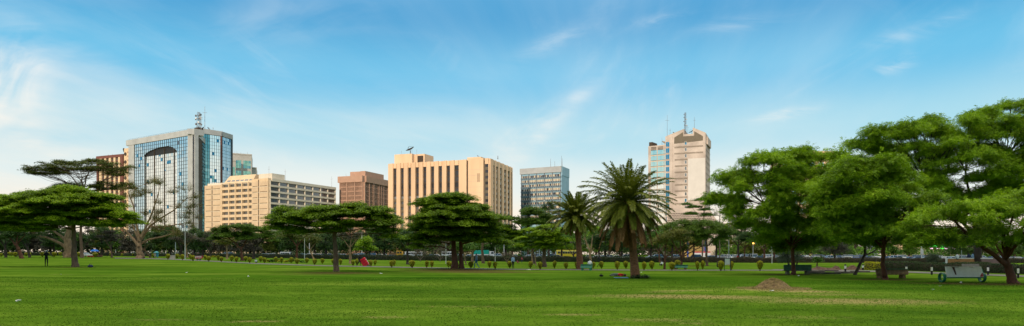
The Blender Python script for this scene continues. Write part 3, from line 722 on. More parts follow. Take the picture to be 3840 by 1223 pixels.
def brown_block():
    rng = random.Random(9)
    r = building('finned_office_block', 'pinkish brown office block screened by closely spaced vertical fins', 1360, 510)
    ring = corners(1275, 497, 1363, 490, 1460, 526); a, b, c, d = ring; lf = Face(a, b); rf = Face(b, c); Zt = rf.z_at(1363, 659); z0 = -4
    mb = MB(); mb.prism(inset(ring, .9), z0, Zt - .6, M['slot'], M['roofing']); mb.build('core_wall', r, world=True)
    mb = MB(); lf.box(mb, -1, lf.L - .01, Zt - 4.6, Zt, -3, 1.6, M['pink']); rf.box(mb, 1.55, rf.L + .6, Zt - 4.6, Zt - .02, -3, 1.5, M['pink']); mb.build('parapet', r, world=True)
    for f, nf in ((lf, 21), (rf, 22)):
        mb = MB()
        for k in range(nf + 1):
            s = f.L * k / nf; wide = k % 7 == 0 or f is rf and k % 4 == 0; s = min(max(s, .5), f.L - .5)
            f.box(mb, s - (.34 if wide else .2), s + (.34 if wide else .2), z0, Zt - 4.6, -.9, 1.1 if wide else .85, M['pink'])
        mb.build('fin_screen', r, world=True)
        mb = MB()
        for k in range(14): z = Zt - 7.9 - 3.3 * k; f.box(mb, 0.02, f.L - .02, z - .45, z + .25, -.9, .6, M['pink']); f.box(mb, .02, f.L - .02, z + .25, z + 1.0, -.9, .1, M['pink'])
        mb.build('floor_bands', r, world=True)
        mb = MB()
        for k in range(14):
            for i in range(nf): pane(mb, f, f.L * i / nf, f.L * (i + 1) / nf, Zt - 6.9 - 3.3 * k, Zt - 4.9 - 3.3 * k, -.35, GL['dark'], rng, .01)
        mb.build('window_strip', r, world=True)
    mb = MB(); s = lf.s_at(1340); lf.box(mb, s, lf.L - 1, Zt - 1, Zt + 4, -30, -4, M['pink']); mb.build('penthouse', r, world=True)
    mb = MB(); q0 = lf.L - 1; rf.box(mb, 4.2, 24, Zt - 1, Zt + 3.8, -14, -3.9, M['pink']); mb.build('penthouse', r, world=True)
    for px in (1293, 1319): q = lf.pt(lf.s_at(px), -1.5, Zt); antenna(r, q, 2.2, .3)
def grey_block():
    rng = random.Random(10)
    r = building('office_block', 'grey office block with rows of warm lit blinds and a blank pale blue flank', 2040, 500)
    ring = corners(1953, 496, 2105, 480, 2133, 497); a, b, c, d = ring; f = Face(a, b); rf = Face(b, c); Zt = f.z_at(2105, 623); z0 = -4
    mb = MB(); mb.prism(inset(ring, .5), z0, Zt - .5, M['bluegrey'], M['roofing']); rf.box(mb, .02, rf.L, z0, Zt - 6.6, -.8, .25, M['bluegrey']); rf.box(mb, .62, rf.L, Zt - 6.6, Zt - .01, -.8, .5, M['bluegrey']); mb.build('wall', r, world=True)
    mb = MB(); f.box(mb, -.6, f.L, Zt - 4.2, Zt, -3, .6, M['frame']); mb.build('fascia', r, world=True)
    n = 11; PIT = 3.27
    for k in range(n):
        z = Zt - 5.6 - PIT * k
        mb = MB(); f.box(mb, 0, f.L, z - PIT + .75, z - 1.62, -.5, .35, M['spangrey'])
        for q in range(38): s = f.L * (q + .5) / 38; f.box(mb, s - .1, s + .1, z - PIT + .7, z - 1.6, .35, .6, M['spangrey'] if q % 2 else M['bluegrey'])
        mb.build('spandrel', r, world=True)
        for i in range(5):
            s0 = .9 + (f.L - 1.2) * i / 5; s1 = .9 + (f.L - 1.2) * (i + 1) / 5 - .5; mb = MB()
            for j in range(8):
                u0 = s0 + (s1 - s0) * j / 8; u1 = s0 + (s1 - s0) * (j + 1) / 8 - .12; w = GL['warm'] if rng.random() < (.9 if i > 0 and k % 2 else .72) else GL['dark']
                if w is GL['warm'] and (k % 2 == 0 or i == 0) and rng.random() < .35: w = GL['mid']
                pane(mb, f, u0, u1, z - 1.6, z, -.1, w, rng, .01); f.box(mb, u1, u1 + .12, z - 1.6, z + .1, -.15, .1, M['steel'])
            mb.build('window', r, world=True)
    mb = MB()
    for i in range(6): s = .75 + (f.L - 1.2) * i / 5 - .3; f.box(mb, max(.05, s - .2), s + .25, z0, Zt - 4.2, -.5, .3, M['steel'])
    mb.build('piers', r, world=True)
    for zx, h in ((240, 6.5), (264, 4.5), (302, 8), (325, 6)): q = f.pt(min(f.s_at(1900 + zx / 1.518), f.L - .6), -3, Zt); antenna(r, q, h, .3, arms=0)
def tall_tower():
    rng = random.Random(11)
    r = building('concrete_tower', 'tall beige tower with twin gabled top, blank white banner and blue corner glazing', 2570, 400)
    ring = corners(2502, 388, 2646, 380, 2663, 402); a, b, c, d = ring; f = Face(a, b); rf = Face(b, c); z0 = -4
    Z = lambda zx, zy: f.z_at(2380 + zx / 1.6395, 400 + zy / 1.6395); S = lambda zx: f.s_at(2380 + zx / 1.6395)
    sh = Z(433, 160); sl = Z(240, 176); pk1 = Z(300, 137); pk2 = Z(357, 128); no = Z(330, 168)
    mb = MB(); prof = [(.02, z0), (f.L, z0), (f.L, sh), (S(357), pk2), (S(357), no), (S(303), no), (S(303), pk1), (.02, sl)]
    D = 26; k = len(prof); fr = [f.pt(s, 0, z) for s, z in prof]; bk = [f.pt(s, -D, z) for s, z in prof]; mb.poly(fr, M['stain']); mb.poly(bk[::-1], M['stain'])
    for i in range(k): j = (i + 1) % k; mb.poly([fr[i], bk[i], bk[j], fr[j]][::-1], M['stain'])
    for i in range(20):
        z = Z(240, 245) - 3.62 * i - 1
        for s0, s1 in ((S(245), S(422)),) if i < 2 else ((S(247), S(326)),):
            f.box(mb, s0, s1, z, z + .12, 0, .12, M['spandrel']); f.box(mb, s0, s1, z + .6, z + .72, 0, .12, M['spandrel'])
            m_ = int((s1 - s0) / .7)
            for q in range(m_): f.box(mb, s0 + (s1 - s0) * q / m_, s0 + (s1 - s0) * q / m_ + .3, z + .12, z + .6, 0, .1, M['spandrel'])
    mb.build('wall', r, world=True)
    mb = MB(); mb.poly([f.pt(S(243), .06, sl - 5), f.pt(S(243), .06, sl - 1.4), f.pt(S(298), .06, pk1 - 1.8), f.pt(S(298), .06, no - 1.2), f.pt(S(366), .06, no - 1.2), f.pt(S(366), .06, pk2 - 2.2), f.pt(S(420), .06, sh - 1.9), f.pt(S(420), .06, sh - 4.4)][::-1], M['spandrel']); mb.build('gable_panel', r, world=True)
    mb = MB(); f.box(mb, S(328), S(434), Z(380, 575), Z(380, 318), 0.02, .4, mat('blank_banner_cloth', (.50, .47, .44), .8, .05, .3)); mb.build('blank_banner', r, world=True)
    for i in range(12):
        zc = Z(314, 224) - 3.66 * i; window(r, f, S(308.5), S(319.5), zc - .9, zc + .9, .05, GL['azure'] if i in (0, 9) else GL['mid'], M['white'], rng, 1)
    mb = MB()
    for i in range(22): rf.box(mb, .3, rf.L, sh - 6 - 3.4 * i, sh - 5.8 - 3.4 * i, 0.02, .12, M['spandrel'])
    rf.box(mb, rf.L * .2, rf.L * .9, sh - 6, sh - 1.6, -5, .8, M['stain']); mb.build('flank_wall', r, world=True)
    # blue glazed slot between the volumes and the lower left wing
    e = XY(2496, 386); f2 = Face(XY(2493, 391), e); zz = sl - .4
    mb = MB(); f3 = Face(XY(2495, 391), XY(2502.5, 388.2)); f3.box(mb, 0, f3.L, z0, sl - .3, -6, -.1, M['stain']); f3b = Face(XY(2512, 387.9), XY(2530, 387)); mb.build('slot_wall', r, world=True)
    for i in range(13):
        z = Z(205, 232) - 3.62 * i; mb = MB(); s1 = S(213.5); s0 = S(193)
        pane(mb, f, s0, s1, z - 1.35, z + 1.3, .25, GL['azure'], rng, .01); f.box(mb, s0, s1, z - 1.5, z - 1.35, -.4, .35, M['stain']); f.box(mb, (s0 + s1) / 2 - .06, (s0 + s1) / 2 + .06, z - 1.35, z + 1.3, .26, .33, M['steel']); mb.build('corner_window', r, world=True)
    mb = MB(); f.box(mb, S(189), .4, z0, sl - .35, -10, .1, M['stain']); f.box(mb, S(213.5), S(232), z0, sl - .5, -.3, .35, M['stain']); mb.build('slot_wall', r, world=True)
    # left wing
    w = Face(XY(2431, 398), XY(2495, 392)); Zw = w.z_at(2480, 544)
    mb = MB(); w.box(mb, 0, w.L, z0, Zw, -18, 0, M['stain']); w.box(mb, .3, w.L * .22, Zw, Zw + 2.4, -8, -.5, M['slot']); mb.build('wing_wall', r, world=True)
    SW = lambda zx: w.s_at(2380 + zx / 1.6395)
    for x0, x1 in ((100, 137), (142, 180), (183.5, 191)):
        for i in range(16):
            z = w.z_at(2450, 400 + 270 / 1.6395) - 3.4 * i; mb = MB(); s0, s1 = SW(x0), SW(x1); n = 3 if x1 - x0 > 20 else 1
            for q in range(n): pane(mb, w, s0 + (s1 - s0) * q / n, s0 + (s1 - s0) * (q + 1) / n - .06, z - 2.55, z, .1, GL['aqua'] if i < 6 else GL['clear'], rng, .008)
            w.box(mb, s0, s1, z - 2.75, z - 2.6, .02, .25, M['slot']); w.box(mb, s0, s1, z - 3.3, z - 2.76, .02, .16, M['creamlight']); mb.build('window', r, world=True)
    mb = MB()
    for x0 in (101, 142):
        for i in range(8):
            for j in range(4): s = SW(x0) + i * (SW(133) - SW(101)) / 8; w.box(mb, s, s + .35, Zw - 1.3 - j * .75, Zw - .85 - j * .75, 0, .05, M['slot'])
    mb.build('pierced_screen', r, world=True)
    q = w.pt(SW(165), -4, Zw); dish(r, q, 1.7, .5, m=M['creamlight'])
    q = w.pt(SW(152), -4, Zw); antenna(r, q, 5, .2)
    q = f.pt(S(303), -6, no); lattice_mast(r, q, 13.6, .95, drums=9)
    for zx, z, h in ((192, sl, 13), (210, sl, 5), (361, pk2 - 1, 8), (320, no, 6), (246, sl, 3)): q = f.pt(S(zx), -5, z); antenna(r, q, h, .22, arms=1)
    q = f.pt(S(232), -5, sl); dish(r, q, 1.4, 1.0); q = f.pt(S(345), -5, no); dish(r, q, 2.0, -.6, m=M['bluegrey'])
    # podium
    pf = Face(XY(2500, 372), XY(2644, 366)); zp = pf.z_at(2560, 783); Sp = lambda px: pf.s_at(px)
    mb = MB(); prof = [(0, z0), (Sp(2704), z0), (Sp(2704), pf.z_at(2700, 850)), (Sp(2664), pf.z_at(2660, 790)), (Sp(2640), zp), (0, zp)]
    fr = [pf.pt(s, 0, z) for s, z in prof]; bk = [pf.pt(s, -14, z) for s, z in prof]; mb.poly(fr, M['stain']); mb.poly(bk[::-1], M['stain'])
    for i in range(6): j = (i + 1) % 6; mb.poly([fr[i], bk[i], bk[j], fr[j]][::-1], M['creamlight'])
    mb.build('podium_wall', r, world=True)
    mb = MB(); rr = .62
    for j in range(6):
        for i in range(34):
            s = .8 + i * .9 + (j % 2) * .45; z = zp - 2.6 - j * .95
            if s > pf.L + 6 or z > zp - 2 - max(0, (s - pf.L)) * .9: continue
            mb.poly([pf.pt(s + .34 * math.cos(a * math.pi / 3), .04, z + .4 * math.sin(a * math.pi / 3)) for a in range(6)], M['slot'])
    mb.build('honeycomb_screen', r, world=True)
    mb = MB(); pf.box(mb, Sp(2588), Sp(2636), zp + .6, zp + 1.5, -1.2, 0, M['slot']); pf.box(mb, Sp(2560), Sp(2646), zp + 1.5, zp + 2.2, -2, .1, M['stain']); mb.build('podium_canopy', r, world=True)
def simple_block(name, label, pa, pb, d, top, wallm, glassm, fh, nb, z0=-3, depth=20, wh=.5, skew=0, proud=.25, maxrow=40, roof=None, startz=1.2):
    rng = random.Random(int(pa)); r = building(name, label, (pa + pb) / 2, d)
    a, b = XY(pa, d + skew), XY(pb, d); f = Face(a, b); Zt = f.z_at(pb, top); n = -f.n * depth; ring = [a, b, (b[0] + n.x, b[1] + n.y), (a[0] + n.x, a[1] + n.y)]
    mb = MB(); mb.prism(ring, z0, Zt, wallm, roof or M['roofing']); mb.build('wall', r, world=True)
    rows = min(maxrow, int((Zt - startz) / fh)); w = f.L / nb
    for k in range(rows):
        for i in range(nb):
            z = Zt - startz - fh * k; window(r, f, w * (i + .18), w * (i + .82), z - fh * wh, z, .06, glassm, wallm, rng, 2)
    mb = MB(); f.box(mb, -.2, f.L + .2, Zt - .5, Zt + .3, -1, .4, wallm); mb.build('parapet', r, world=True)
    return r, f, Zt
glass_block(); glass_tower(); red_block(); green_glass(); cream_block(); hotel(); brown_block(); grey_block(); tall_tower()
simple_block('office_tower', 'orange tan office tower mostly hidden behind the tree by the green bench', 2930, 3128, 470, 569, M['hotel'], GL['aqua'], 6.5, 6, maxrow=9)
simple_block('office_tower', 'slim dark blue grey tower glimpsed through the crowns above the ochre bench', 3262, 3290, 560, 592, M['spangrey'], GL['deep'], 5, 3, maxrow=14)
simple_block('office_block', 'cream and red office block behind the crown of the leaning forked tree', 3150, 3255, 500, 700, M['cream'], GL['mid'], 5.5, 5, maxrow=6)
simple_block('low_building', 'pale cream building glimpsed left of the white notice board lamp', 2692, 2800, 400, 838, M['creamlight'], GL['dark'], 3.3, 8, maxrow=5)
simple_block('stone_building', 'grey stone building with narrow windows behind the leaning forked tree', 3212, 3275, 390, 918, M['grey'], GL['dark'], 3.6, 6, maxrow=2, wh=.6)
simple_block('low_building', 'sunlit orange cream building between the two leaning trees at right', 3380, 3640, 430, 868, M['hotel'], GL['dark'], 3.5, 12, maxrow=3)
# shop with lit signs
r, f, Zt = simple_block('shop_building', 'low shop with dark sloping roof and bright green and pink lit signs', 3470, 3592, 372, 930, M['cream'], GL['dark'], 2.2, 8, maxrow=2, wh=.6, startz=.9)
mb = MB(); mb.hexa([f.pt(-1, 1.5, Zt + .31), f.pt(f.L + 1, 1.5, Zt + .31), f.pt(f.L + 1, -8, Zt + .31), f.pt(-1, -8, Zt + .31), f.pt(1, -2, Zt + 5.2), f.pt(f.L - 1, -2, Zt + 5.2), f.pt(f.L - 1, -6, Zt + 5.2), f.pt(1, -6, Zt + 5.2)], M['spangrey']); mb.build('roof', r, world=True)
eg = mat('green_sign_light', (.02, .75, .05), .5, .2, 3, emit=1.3); ep = mat('pink_white_sign_light', (1, .62, .85), .5, .1, 3, emit=1.5)
rg = random.Random(1)
for s0, s1, z, h, m_, wd in ((1, 6.4, Zt + .7, 1.0, eg, .55), (7.4, 12.4, Zt + .8, .9, eg, .5), (.6, 7.0, Zt - .55, .5, ep, .7), (7.4, 9.4, Zt - .5, .5, eg, .6), (9.6, 17, Zt - .5, .5, ep, .7)):
    mb = MB(); s = s0
    while s < s1: w = wd * rg.uniform(.7, 1.2); f.box(mb, s, min(s + w, s1), z, z + h * rg.uniform(.8, 1), 1.6, 1.72, m_); s += w + .12
    mb.build('lit_sign', r, world=True)
# lattice-fronted yellow building with blue columns, low red and white wall
M['yellow'] = mat('yellow_cream_wall', (.50, .34, .12), .8, .1, 1); M['bluepaint'] = mat('blue_paint', (.01, .05, .30), .5, .1); M['redpaint'] = mat('red_paint', (.42, .015, .02), .5, .15)
r, f, Zt = simple_block('low_building', 'yellow lattice-fronted building with blue columns behind the red and white wall', 2568, 2650, 350, 890, M['yellow'], GL['dark'], 1.0, 16, maxrow=8, wh=.62, startz=.6)
for px in (2578, 2634, 2643): mb = MB(); s = f.s_at(px); f.box(mb, s - .35, s + .35, -3, Zt + .35, .0, .8, M['bluepaint']); mb.build('column', r, world=True)
t = thing('boundary_wall', 'white wall with a red top stripe behind the parked cars', 'wall', G(2634, 330)); f = Face(XY(2603, 331), XY(2664, 329)); mb = MB(); f.box(mb, 0, f.L, -2, 2.35, -.3, 0, M['white']); mb.build('panel', t, world=True); mb = MB(); f.box(mb, 0, f.L, 2.35, 3.0, -.3, .02, M['redpaint']); mb.build('coping', t, world=True)
# ------------------------------------------------------------------ world, sun, camera
EL, AZ = 9.0, 195.0        # sun elevation, compass-like azimuth (0 = away from camera, clockwise)
w = bpy.data.worlds.new('World'); sc.world = w; w.use_nodes = True; n = w.node_tree; n.nodes.clear(); N = n.nodes; LK = n.links
out = N.new('ShaderNodeOutputWorld'); bg = N.new('ShaderNodeBackground'); bg.inputs[1].default_value = .1
sky = N.new('ShaderNodeTexSky'); sky.sky_type = 'NISHITA'; sky.sun_disc = False; sky.sun_elevation = R(EL); sky.sun_rotation = R(AZ); sky.air_density = 1.3; sky.dust_density = 1.2; sky.ozone_density = 2
tc = N.new('ShaderNodeTexCoord'); sp = N.new('ShaderNodeSeparateXYZ'); LK.new(tc.outputs['Generated'], sp.inputs[0])
rp = N.new('ShaderNodeValToRGB'); LK.new(sp.outputs['Z'], rp.inputs[0]); rp.color_ramp.interpolation = 'EASE'
el = rp.color_ramp.elements
SK = [(0, srgb(252, 230, 204)), (.045, srgb(248, 234, 216)), (.10, srgb(222, 234, 234)), (.17, srgb(164, 214, 232)), (.25, srgb(100, 188, 228)), (.34, srgb(28, 150, 206)), (.55, srgb(190, 214, 225)), (.8, srgb(250, 238, 214)), (1, srgb(255, 240, 212))]
el[0].position, el[0].color = SK[0][0], (*SK[0][1], 1); el[1].position, el[1].color = SK[-1][0], (*SK[-1][1], 1)
for p, c in SK[1:-1]: e = el.new(p); e.color = (*c, 1)
def math_(op, a, b=None, c=None):
    m = N.new('ShaderNodeMath'); m.operation = op
    for i, v in enumerate((a, b, c)):
        if v is None: continue
        if isinstance(v, (int, float)): m.inputs[i].default_value = v
        else: LK.new(v, m.inputs[i])
    return m.outputs[0]
# cloud layer: wisps on a plane high above
zc = math_('ADD', math_('MAXIMUM', sp.outputs['Z'], 0.0), .09)
u = math_('DIVIDE', sp.outputs['X'], zc); v = math_('DIVIDE', sp.outputs['Y'], zc)
cb = N.new('ShaderNodeCombineXYZ'); LK.new(u, cb.inputs[0]); LK.new(v, cb.inputs[1])
def cloud(rot, sx, sy, scale, lo, hi, dist=.8, seedz=0.):
    mp = N.new('ShaderNodeMapping'); mp.inputs['Rotation'].default_value = (0, 0, rot); mp.inputs['Scale'].default_value = (sx, sy, 1); mp.inputs['Location'].default_value = (0, 0, seedz)
    LK.new(cb.outputs[0], mp.inputs[0]); no = N.new('ShaderNodeTexNoise'); no.inputs['Scale'].default_value = scale; no.inputs['Detail'].default_value = 9; no.inputs['Roughness'].default_value = .58; no.inputs['Distortion'].default_value = dist
    LK.new(mp.outputs[0], no.inputs['Vector']); mr = N.new('ShaderNodeMapRange'); mr.interpolation_type = 'SMOOTHSTEP'; mr.inputs[1].default_value = lo; mr.inputs[2].default_value = hi; LK.new(no.outputs['Fac'], mr.inputs[0]); return mr.outputs[0]
c1 = cloud(R(-24), .95, .36, .8, .46, .84, 1.6, 3.1)
c2 = cloud(R(-34), 1.9, .55, 1.2, .54, .84, 1.5, 5.7)
c3 = cloud(R(-12), .55, .22, .6, .33, .70, .8, 1.3)
# brighter bank of cloud low on the left
lx = math_('MULTIPLY_ADD', sp.outputs['X'], -2.4, -1.05); lxc = N.new('ShaderNodeClamp'); LK.new(lx, lxc.inputs[0])
left = math_('MULTIPLY', lxc.outputs[0], c3)
tot = math_('ADD', math_('ADD', math_('MULTIPLY', c1, .38), math_('MULTIPLY', c2, .16)), math_('ADD', math_('MULTIPLY', left, 1.9), math_('MULTIPLY', c3, .32)))
yy_ = math_('MAXIMUM', sp.outputs['Y'], .02); ta = math_('DIVIDE', sp.outputs['X'], yy_); tb = math_('DIVIDE', sp.outputs['Z'], yy_)
cs = N.new('ShaderNodeCombineXYZ'); LK.new(ta, cs.inputs[0]); LK.new(tb, cs.inputs[1])
def streak(px, py, ang, ls, ws, amp, ns=26, stretch=.22):
    a0, b0 = (px - 1920) / F, (953 - py) / F; ca, sa = math.cos(R(ang)), math.sin(R(ang))
    da = math_('SUBTRACT', ta, a0); db = math_('SUBTRACT', tb, b0)
    s = math_('DIVIDE', math_('ADD', math_('MULTIPLY', da, ca), math_('MULTIPLY', db, sa)), ls); t = math_('DIVIDE', math_('SUBTRACT', math_('MULTIPLY', db, ca), math_('MULTIPLY', da, sa)), ws)
    q = math_('ADD', math_('MULTIPLY', s, s), math_('MULTIPLY', t, t)); m = math_('EXPONENT', math_('MULTIPLY', q, -1.0))
    mp = N.new('ShaderNodeMapping'); mp.inputs['Rotation'].default_value = (0, 0, -R(ang)); mp.inputs['Scale'].default_value = (stretch, 1, 1); LK.new(cs.outputs[0], mp.inputs[0])
    no = N.new('ShaderNodeTexNoise'); no.inputs['Scale'].default_value = ns; no.inputs['Detail'].default_value = 4; no.inputs['Roughness'].default_value = .6; no.inputs['Distortion'].default_value = 1.2; LK.new(mp.outputs[0], no.inputs['Vector'])
    mr = N.new('ShaderNodeMapRange'); mr.inputs[1].default_value = .38; mr.inputs[2].default_value = .68; LK.new(no.outputs['Fac'], mr.inputs[0]); return math_('MULTIPLY', math_('MULTIPLY', m, mr.outputs[0]), amp)
for arg in ((20, 330, 50, .075, .05, 1.1, 9, .6), (60, 480, -25, .14, .03, .7, 12, .3), (200, 560, -12, .16, .02, .45, 14, .2), (150, 130, -25, .2, .02, .3, 14, .2), (2100, 430, 42, .085, .014, .85, 16, .12), (1950, 560, 40, .10, .03, .4, 14, .3), (2070, 160, 25, .06, .014, .4, 26, .25), (2480, 75, 8, .04, .008, .45, 30, .25), (2940, 430, 12, .045, .008, .75, 30, .25), (3370, 240, 20, .04, .010, .7, 30, .3), (2780, 90, 10, .07, .012, .35, 26, .2), (3450, 110, 18, .08, .012, .45, 26, .2), (1050, 50, 10, .12, .04, .35, 10, .4)):
    arg = list(arg); arg[5] *= 1.0 if arg[0] < 100 else .6
    tot = math_('ADD', tot, streak(*arg))
cl = N.new('ShaderNodeClamp'); LK.new(tot, cl.inputs[0]); cl.inputs[2].default_value = .85
crp = N.new('ShaderNodeValToRGB'); LK.new(sp.outputs['Z'], crp.inputs[0]); ce = crp.color_ramp.elements
ce[0].color = (*srgb(255, 240, 220), 1); ce[1].position = .36; ce[1].color = (*srgb(232, 242, 248), 1)
mx = N.new('ShaderNodeMix'); mx.data_type = 'RGBA'; LK.new(cl.outputs[0], mx.inputs[0]); LK.new(rp.outputs[0], mx.inputs[6]); LK.new(crp.outputs[0], mx.inputs[7])
# scale ramp to the physical sky's range, raised overhead to light the park, then blend
sc1 = N.new('ShaderNodeVectorMath'); sc1.operation = 'SCALE'; LK.new(mx.outputs[2], sc1.inputs[0]); zr = N.new('ShaderNodeMapRange'); zr.interpolation_type = 'SMOOTHSTEP'; zr.inputs[1].default_value = .42; zr.inputs[2].default_value = .85; zr.inputs[3].default_value = 8.6; zr.inputs[4].default_value = 18.0; LK.new(sp.outputs['Z'], zr.inputs[0]); LK.new(zr.outputs[0], sc1.inputs['Scale'])
bl = N.new('ShaderNodeMix'); bl.data_type = 'RGBA'; bl.inputs[0].default_value = .06; LK.new(sc1.outputs[0], bl.inputs[6]); LK.new(sky.outputs[0], bl.inputs[7])
LK.new(bl.outputs[2], bg.inputs[0]); LK.new(bg.outputs[0], out.inputs[0])
sd = bpy.data.lights.new('Sun', 'SUN'); sd.energy = 3.1; sd.angle = R(2.5); sd.color = (1, .81, .61)
so = bpy.data.objects.new('Sun', sd); C.objects.link(so)
dirv = Vector((math.sin(R(AZ)) * math.cos(R(EL)), math.cos(R(AZ)) * math.cos(R(EL)), math.sin(R(EL))))
so.rotation_euler = dirv.to_track_quat('Z', 'Y').to_euler(); so.location = (-30, -30, 60)
cd = bpy.data.cameras.new('Camera'); cd.sensor_width = 36; cd.lens = 36 * F / 3840; cd.shift_y = (HY - 611.5) / 3840; cd.clip_end = 8000; cd.clip_start = .1
co = bpy.data.objects.new('Camera', cd); C.objects.link(co); co.location = (0, 0, CAMZ); co.rotation_euler = (R(90), 0, 0); sc.camera = co
sc.view_settings.view_transform = 'Standard'; sc.view_settings.look = 'None'; sc.view_settings.gamma = 1; sc.view_settings.exposure = 0.35
sc.cycles.max_bounces = 6; sc.cycles.transparent_max_bounces = 4; sc.cycles.diffuse_bounces = 3; sc.cycles.use_denoising = True
sc.cycles.denoiser = 'OPENIMAGEDENOISE'

# ------------------------------------------------------------------ ground
def spaced(a, b, step, far, gr):
    xs = list(np.arange(a, b + step / 2, step)); s = step
    lo = [];
    x = a
    while x > -far: s *= gr; x -= s; lo.append(x)
    s = step; hi = []; x = b
    while x < far: s *= gr; x += s; hi.append(x)
    return np.array(lo[::-1] + xs + hi)
xs = spaced(-70, 75, .45, 3500, 1.16); ys = spaced(10, 105, .38, 4200, 1.12); ys = ys[ys > -60]
X, Y = np.meshgrid(xs, ys); Zg = gnp(X, Y)
rng = np.random.default_rng(0)
V = np.stack([X, Y, Zg], -1).reshape(-1, 3); nx, ny = len(xs), len(ys); i = np.arange(ny - 1)[:, None] * nx + np.arange(nx - 1)[None]
Q = np.stack([i, i + 1, i + nx + 1, i + nx], -1).reshape(-1, 4)
DIRT = [(279, 1003, 2.6, 1.6, .8), (1262, 1024, 5, 3.5, .85), (1150, 1030, 6, 3, .5), (1400, 1028, 5, 3, .45), (1720, 1014, 7, 5, .9), (1790, 1020, 8, 5, .8), (1650, 1020, 6, 4, .6), (2174, 1010, 3.2, 1.4, .75), (2400, 1048, 2.6, .9, .5), (2975, 1030, 4, 2.2, .9), (3325, 1049, 3.2, 1.6, .9), (3780, 1066, 5, 2.2, 1.0), (3600, 1063, 4, 1.6, 1.0), (3400, 1060, 4, .8, .5), (525, 972, 8, 6, .9), (255, 970, 6, 5, .7), (385, 1034, 1, .4, .8), (830, 1028, 2, .5, .7), (300, 1012, 12, 2, .45), (2640, 997, 5, 4, .7), (2555, 999, 4, 4, .7), (2340, 1008, 3, 2, .7), (2042, 1003, 3, 3, .6), (1560, 1215, 1.2, .4, .3)]  # bare earth, widened under trees to stand in for weak ground shade
STRAW = [(2900, 1086, 2.2, .8, 1.0), (3010, 1093, 2.4, .6, .9), (3100, 1105, 3, 1.0, .55), (2930, 1125, 3.5, 1.6, .5), (2560, 1090, 1.8, .4, .75), (2470, 1096, 1.5, .5, .6), (2700, 1077, 3, .25, .7), (3410, 1078, 1.5, .12, .9), (2600, 1212, .8, .25, .8), (3200, 1130, 5, 2.2, .75), (2600, 1112, 5, 1.6, .8), (2450, 1200, 2, .8, .5), (1750, 1150, 3, .6, .45), (3000, 1190, 2.4, .8, .45), (600, 1200, 1.6, .5, .45), (1450, 1190, 1.0, .3, .8), (2150, 1180, 1.2, .4, .75), (960, 1205, 1, .3, .8), (230, 1030, 1.8, .4, .6), (480, 1140, 1.5, .5, .3)]
LUSH_SHADE = [(2700, 1050, 14, 9, 1.0), (3300, 1060, 12, 8, 1.0), (2100, 1040, 14, 9, .8), (1500, 1040, 16, 7, 1.0), (900, 1045, 14, 6, .6), (250, 1015, 18, 8, .7), (3700, 1090, 8, 6, .9), (3100, 1000, 20, 12, .4), (1800, 1080, 12, 2.5, .6), (700, 1110, 8, 1.5, .5), (2500, 1150, 6, 1, .4)]  # darker lush grass, part of it tree shade put into the lawn colour
def mask(lst):
    m = np.zeros(X.shape)
    for px, py, rx, ry, s in lst:
        p = P(px, py); m = np.maximum(m, s * np.exp(-(((X - p.x) / rx) ** 2 + ((Y - p.y) / ry) ** 2) ** 1.1))
    return m.reshape(-1)
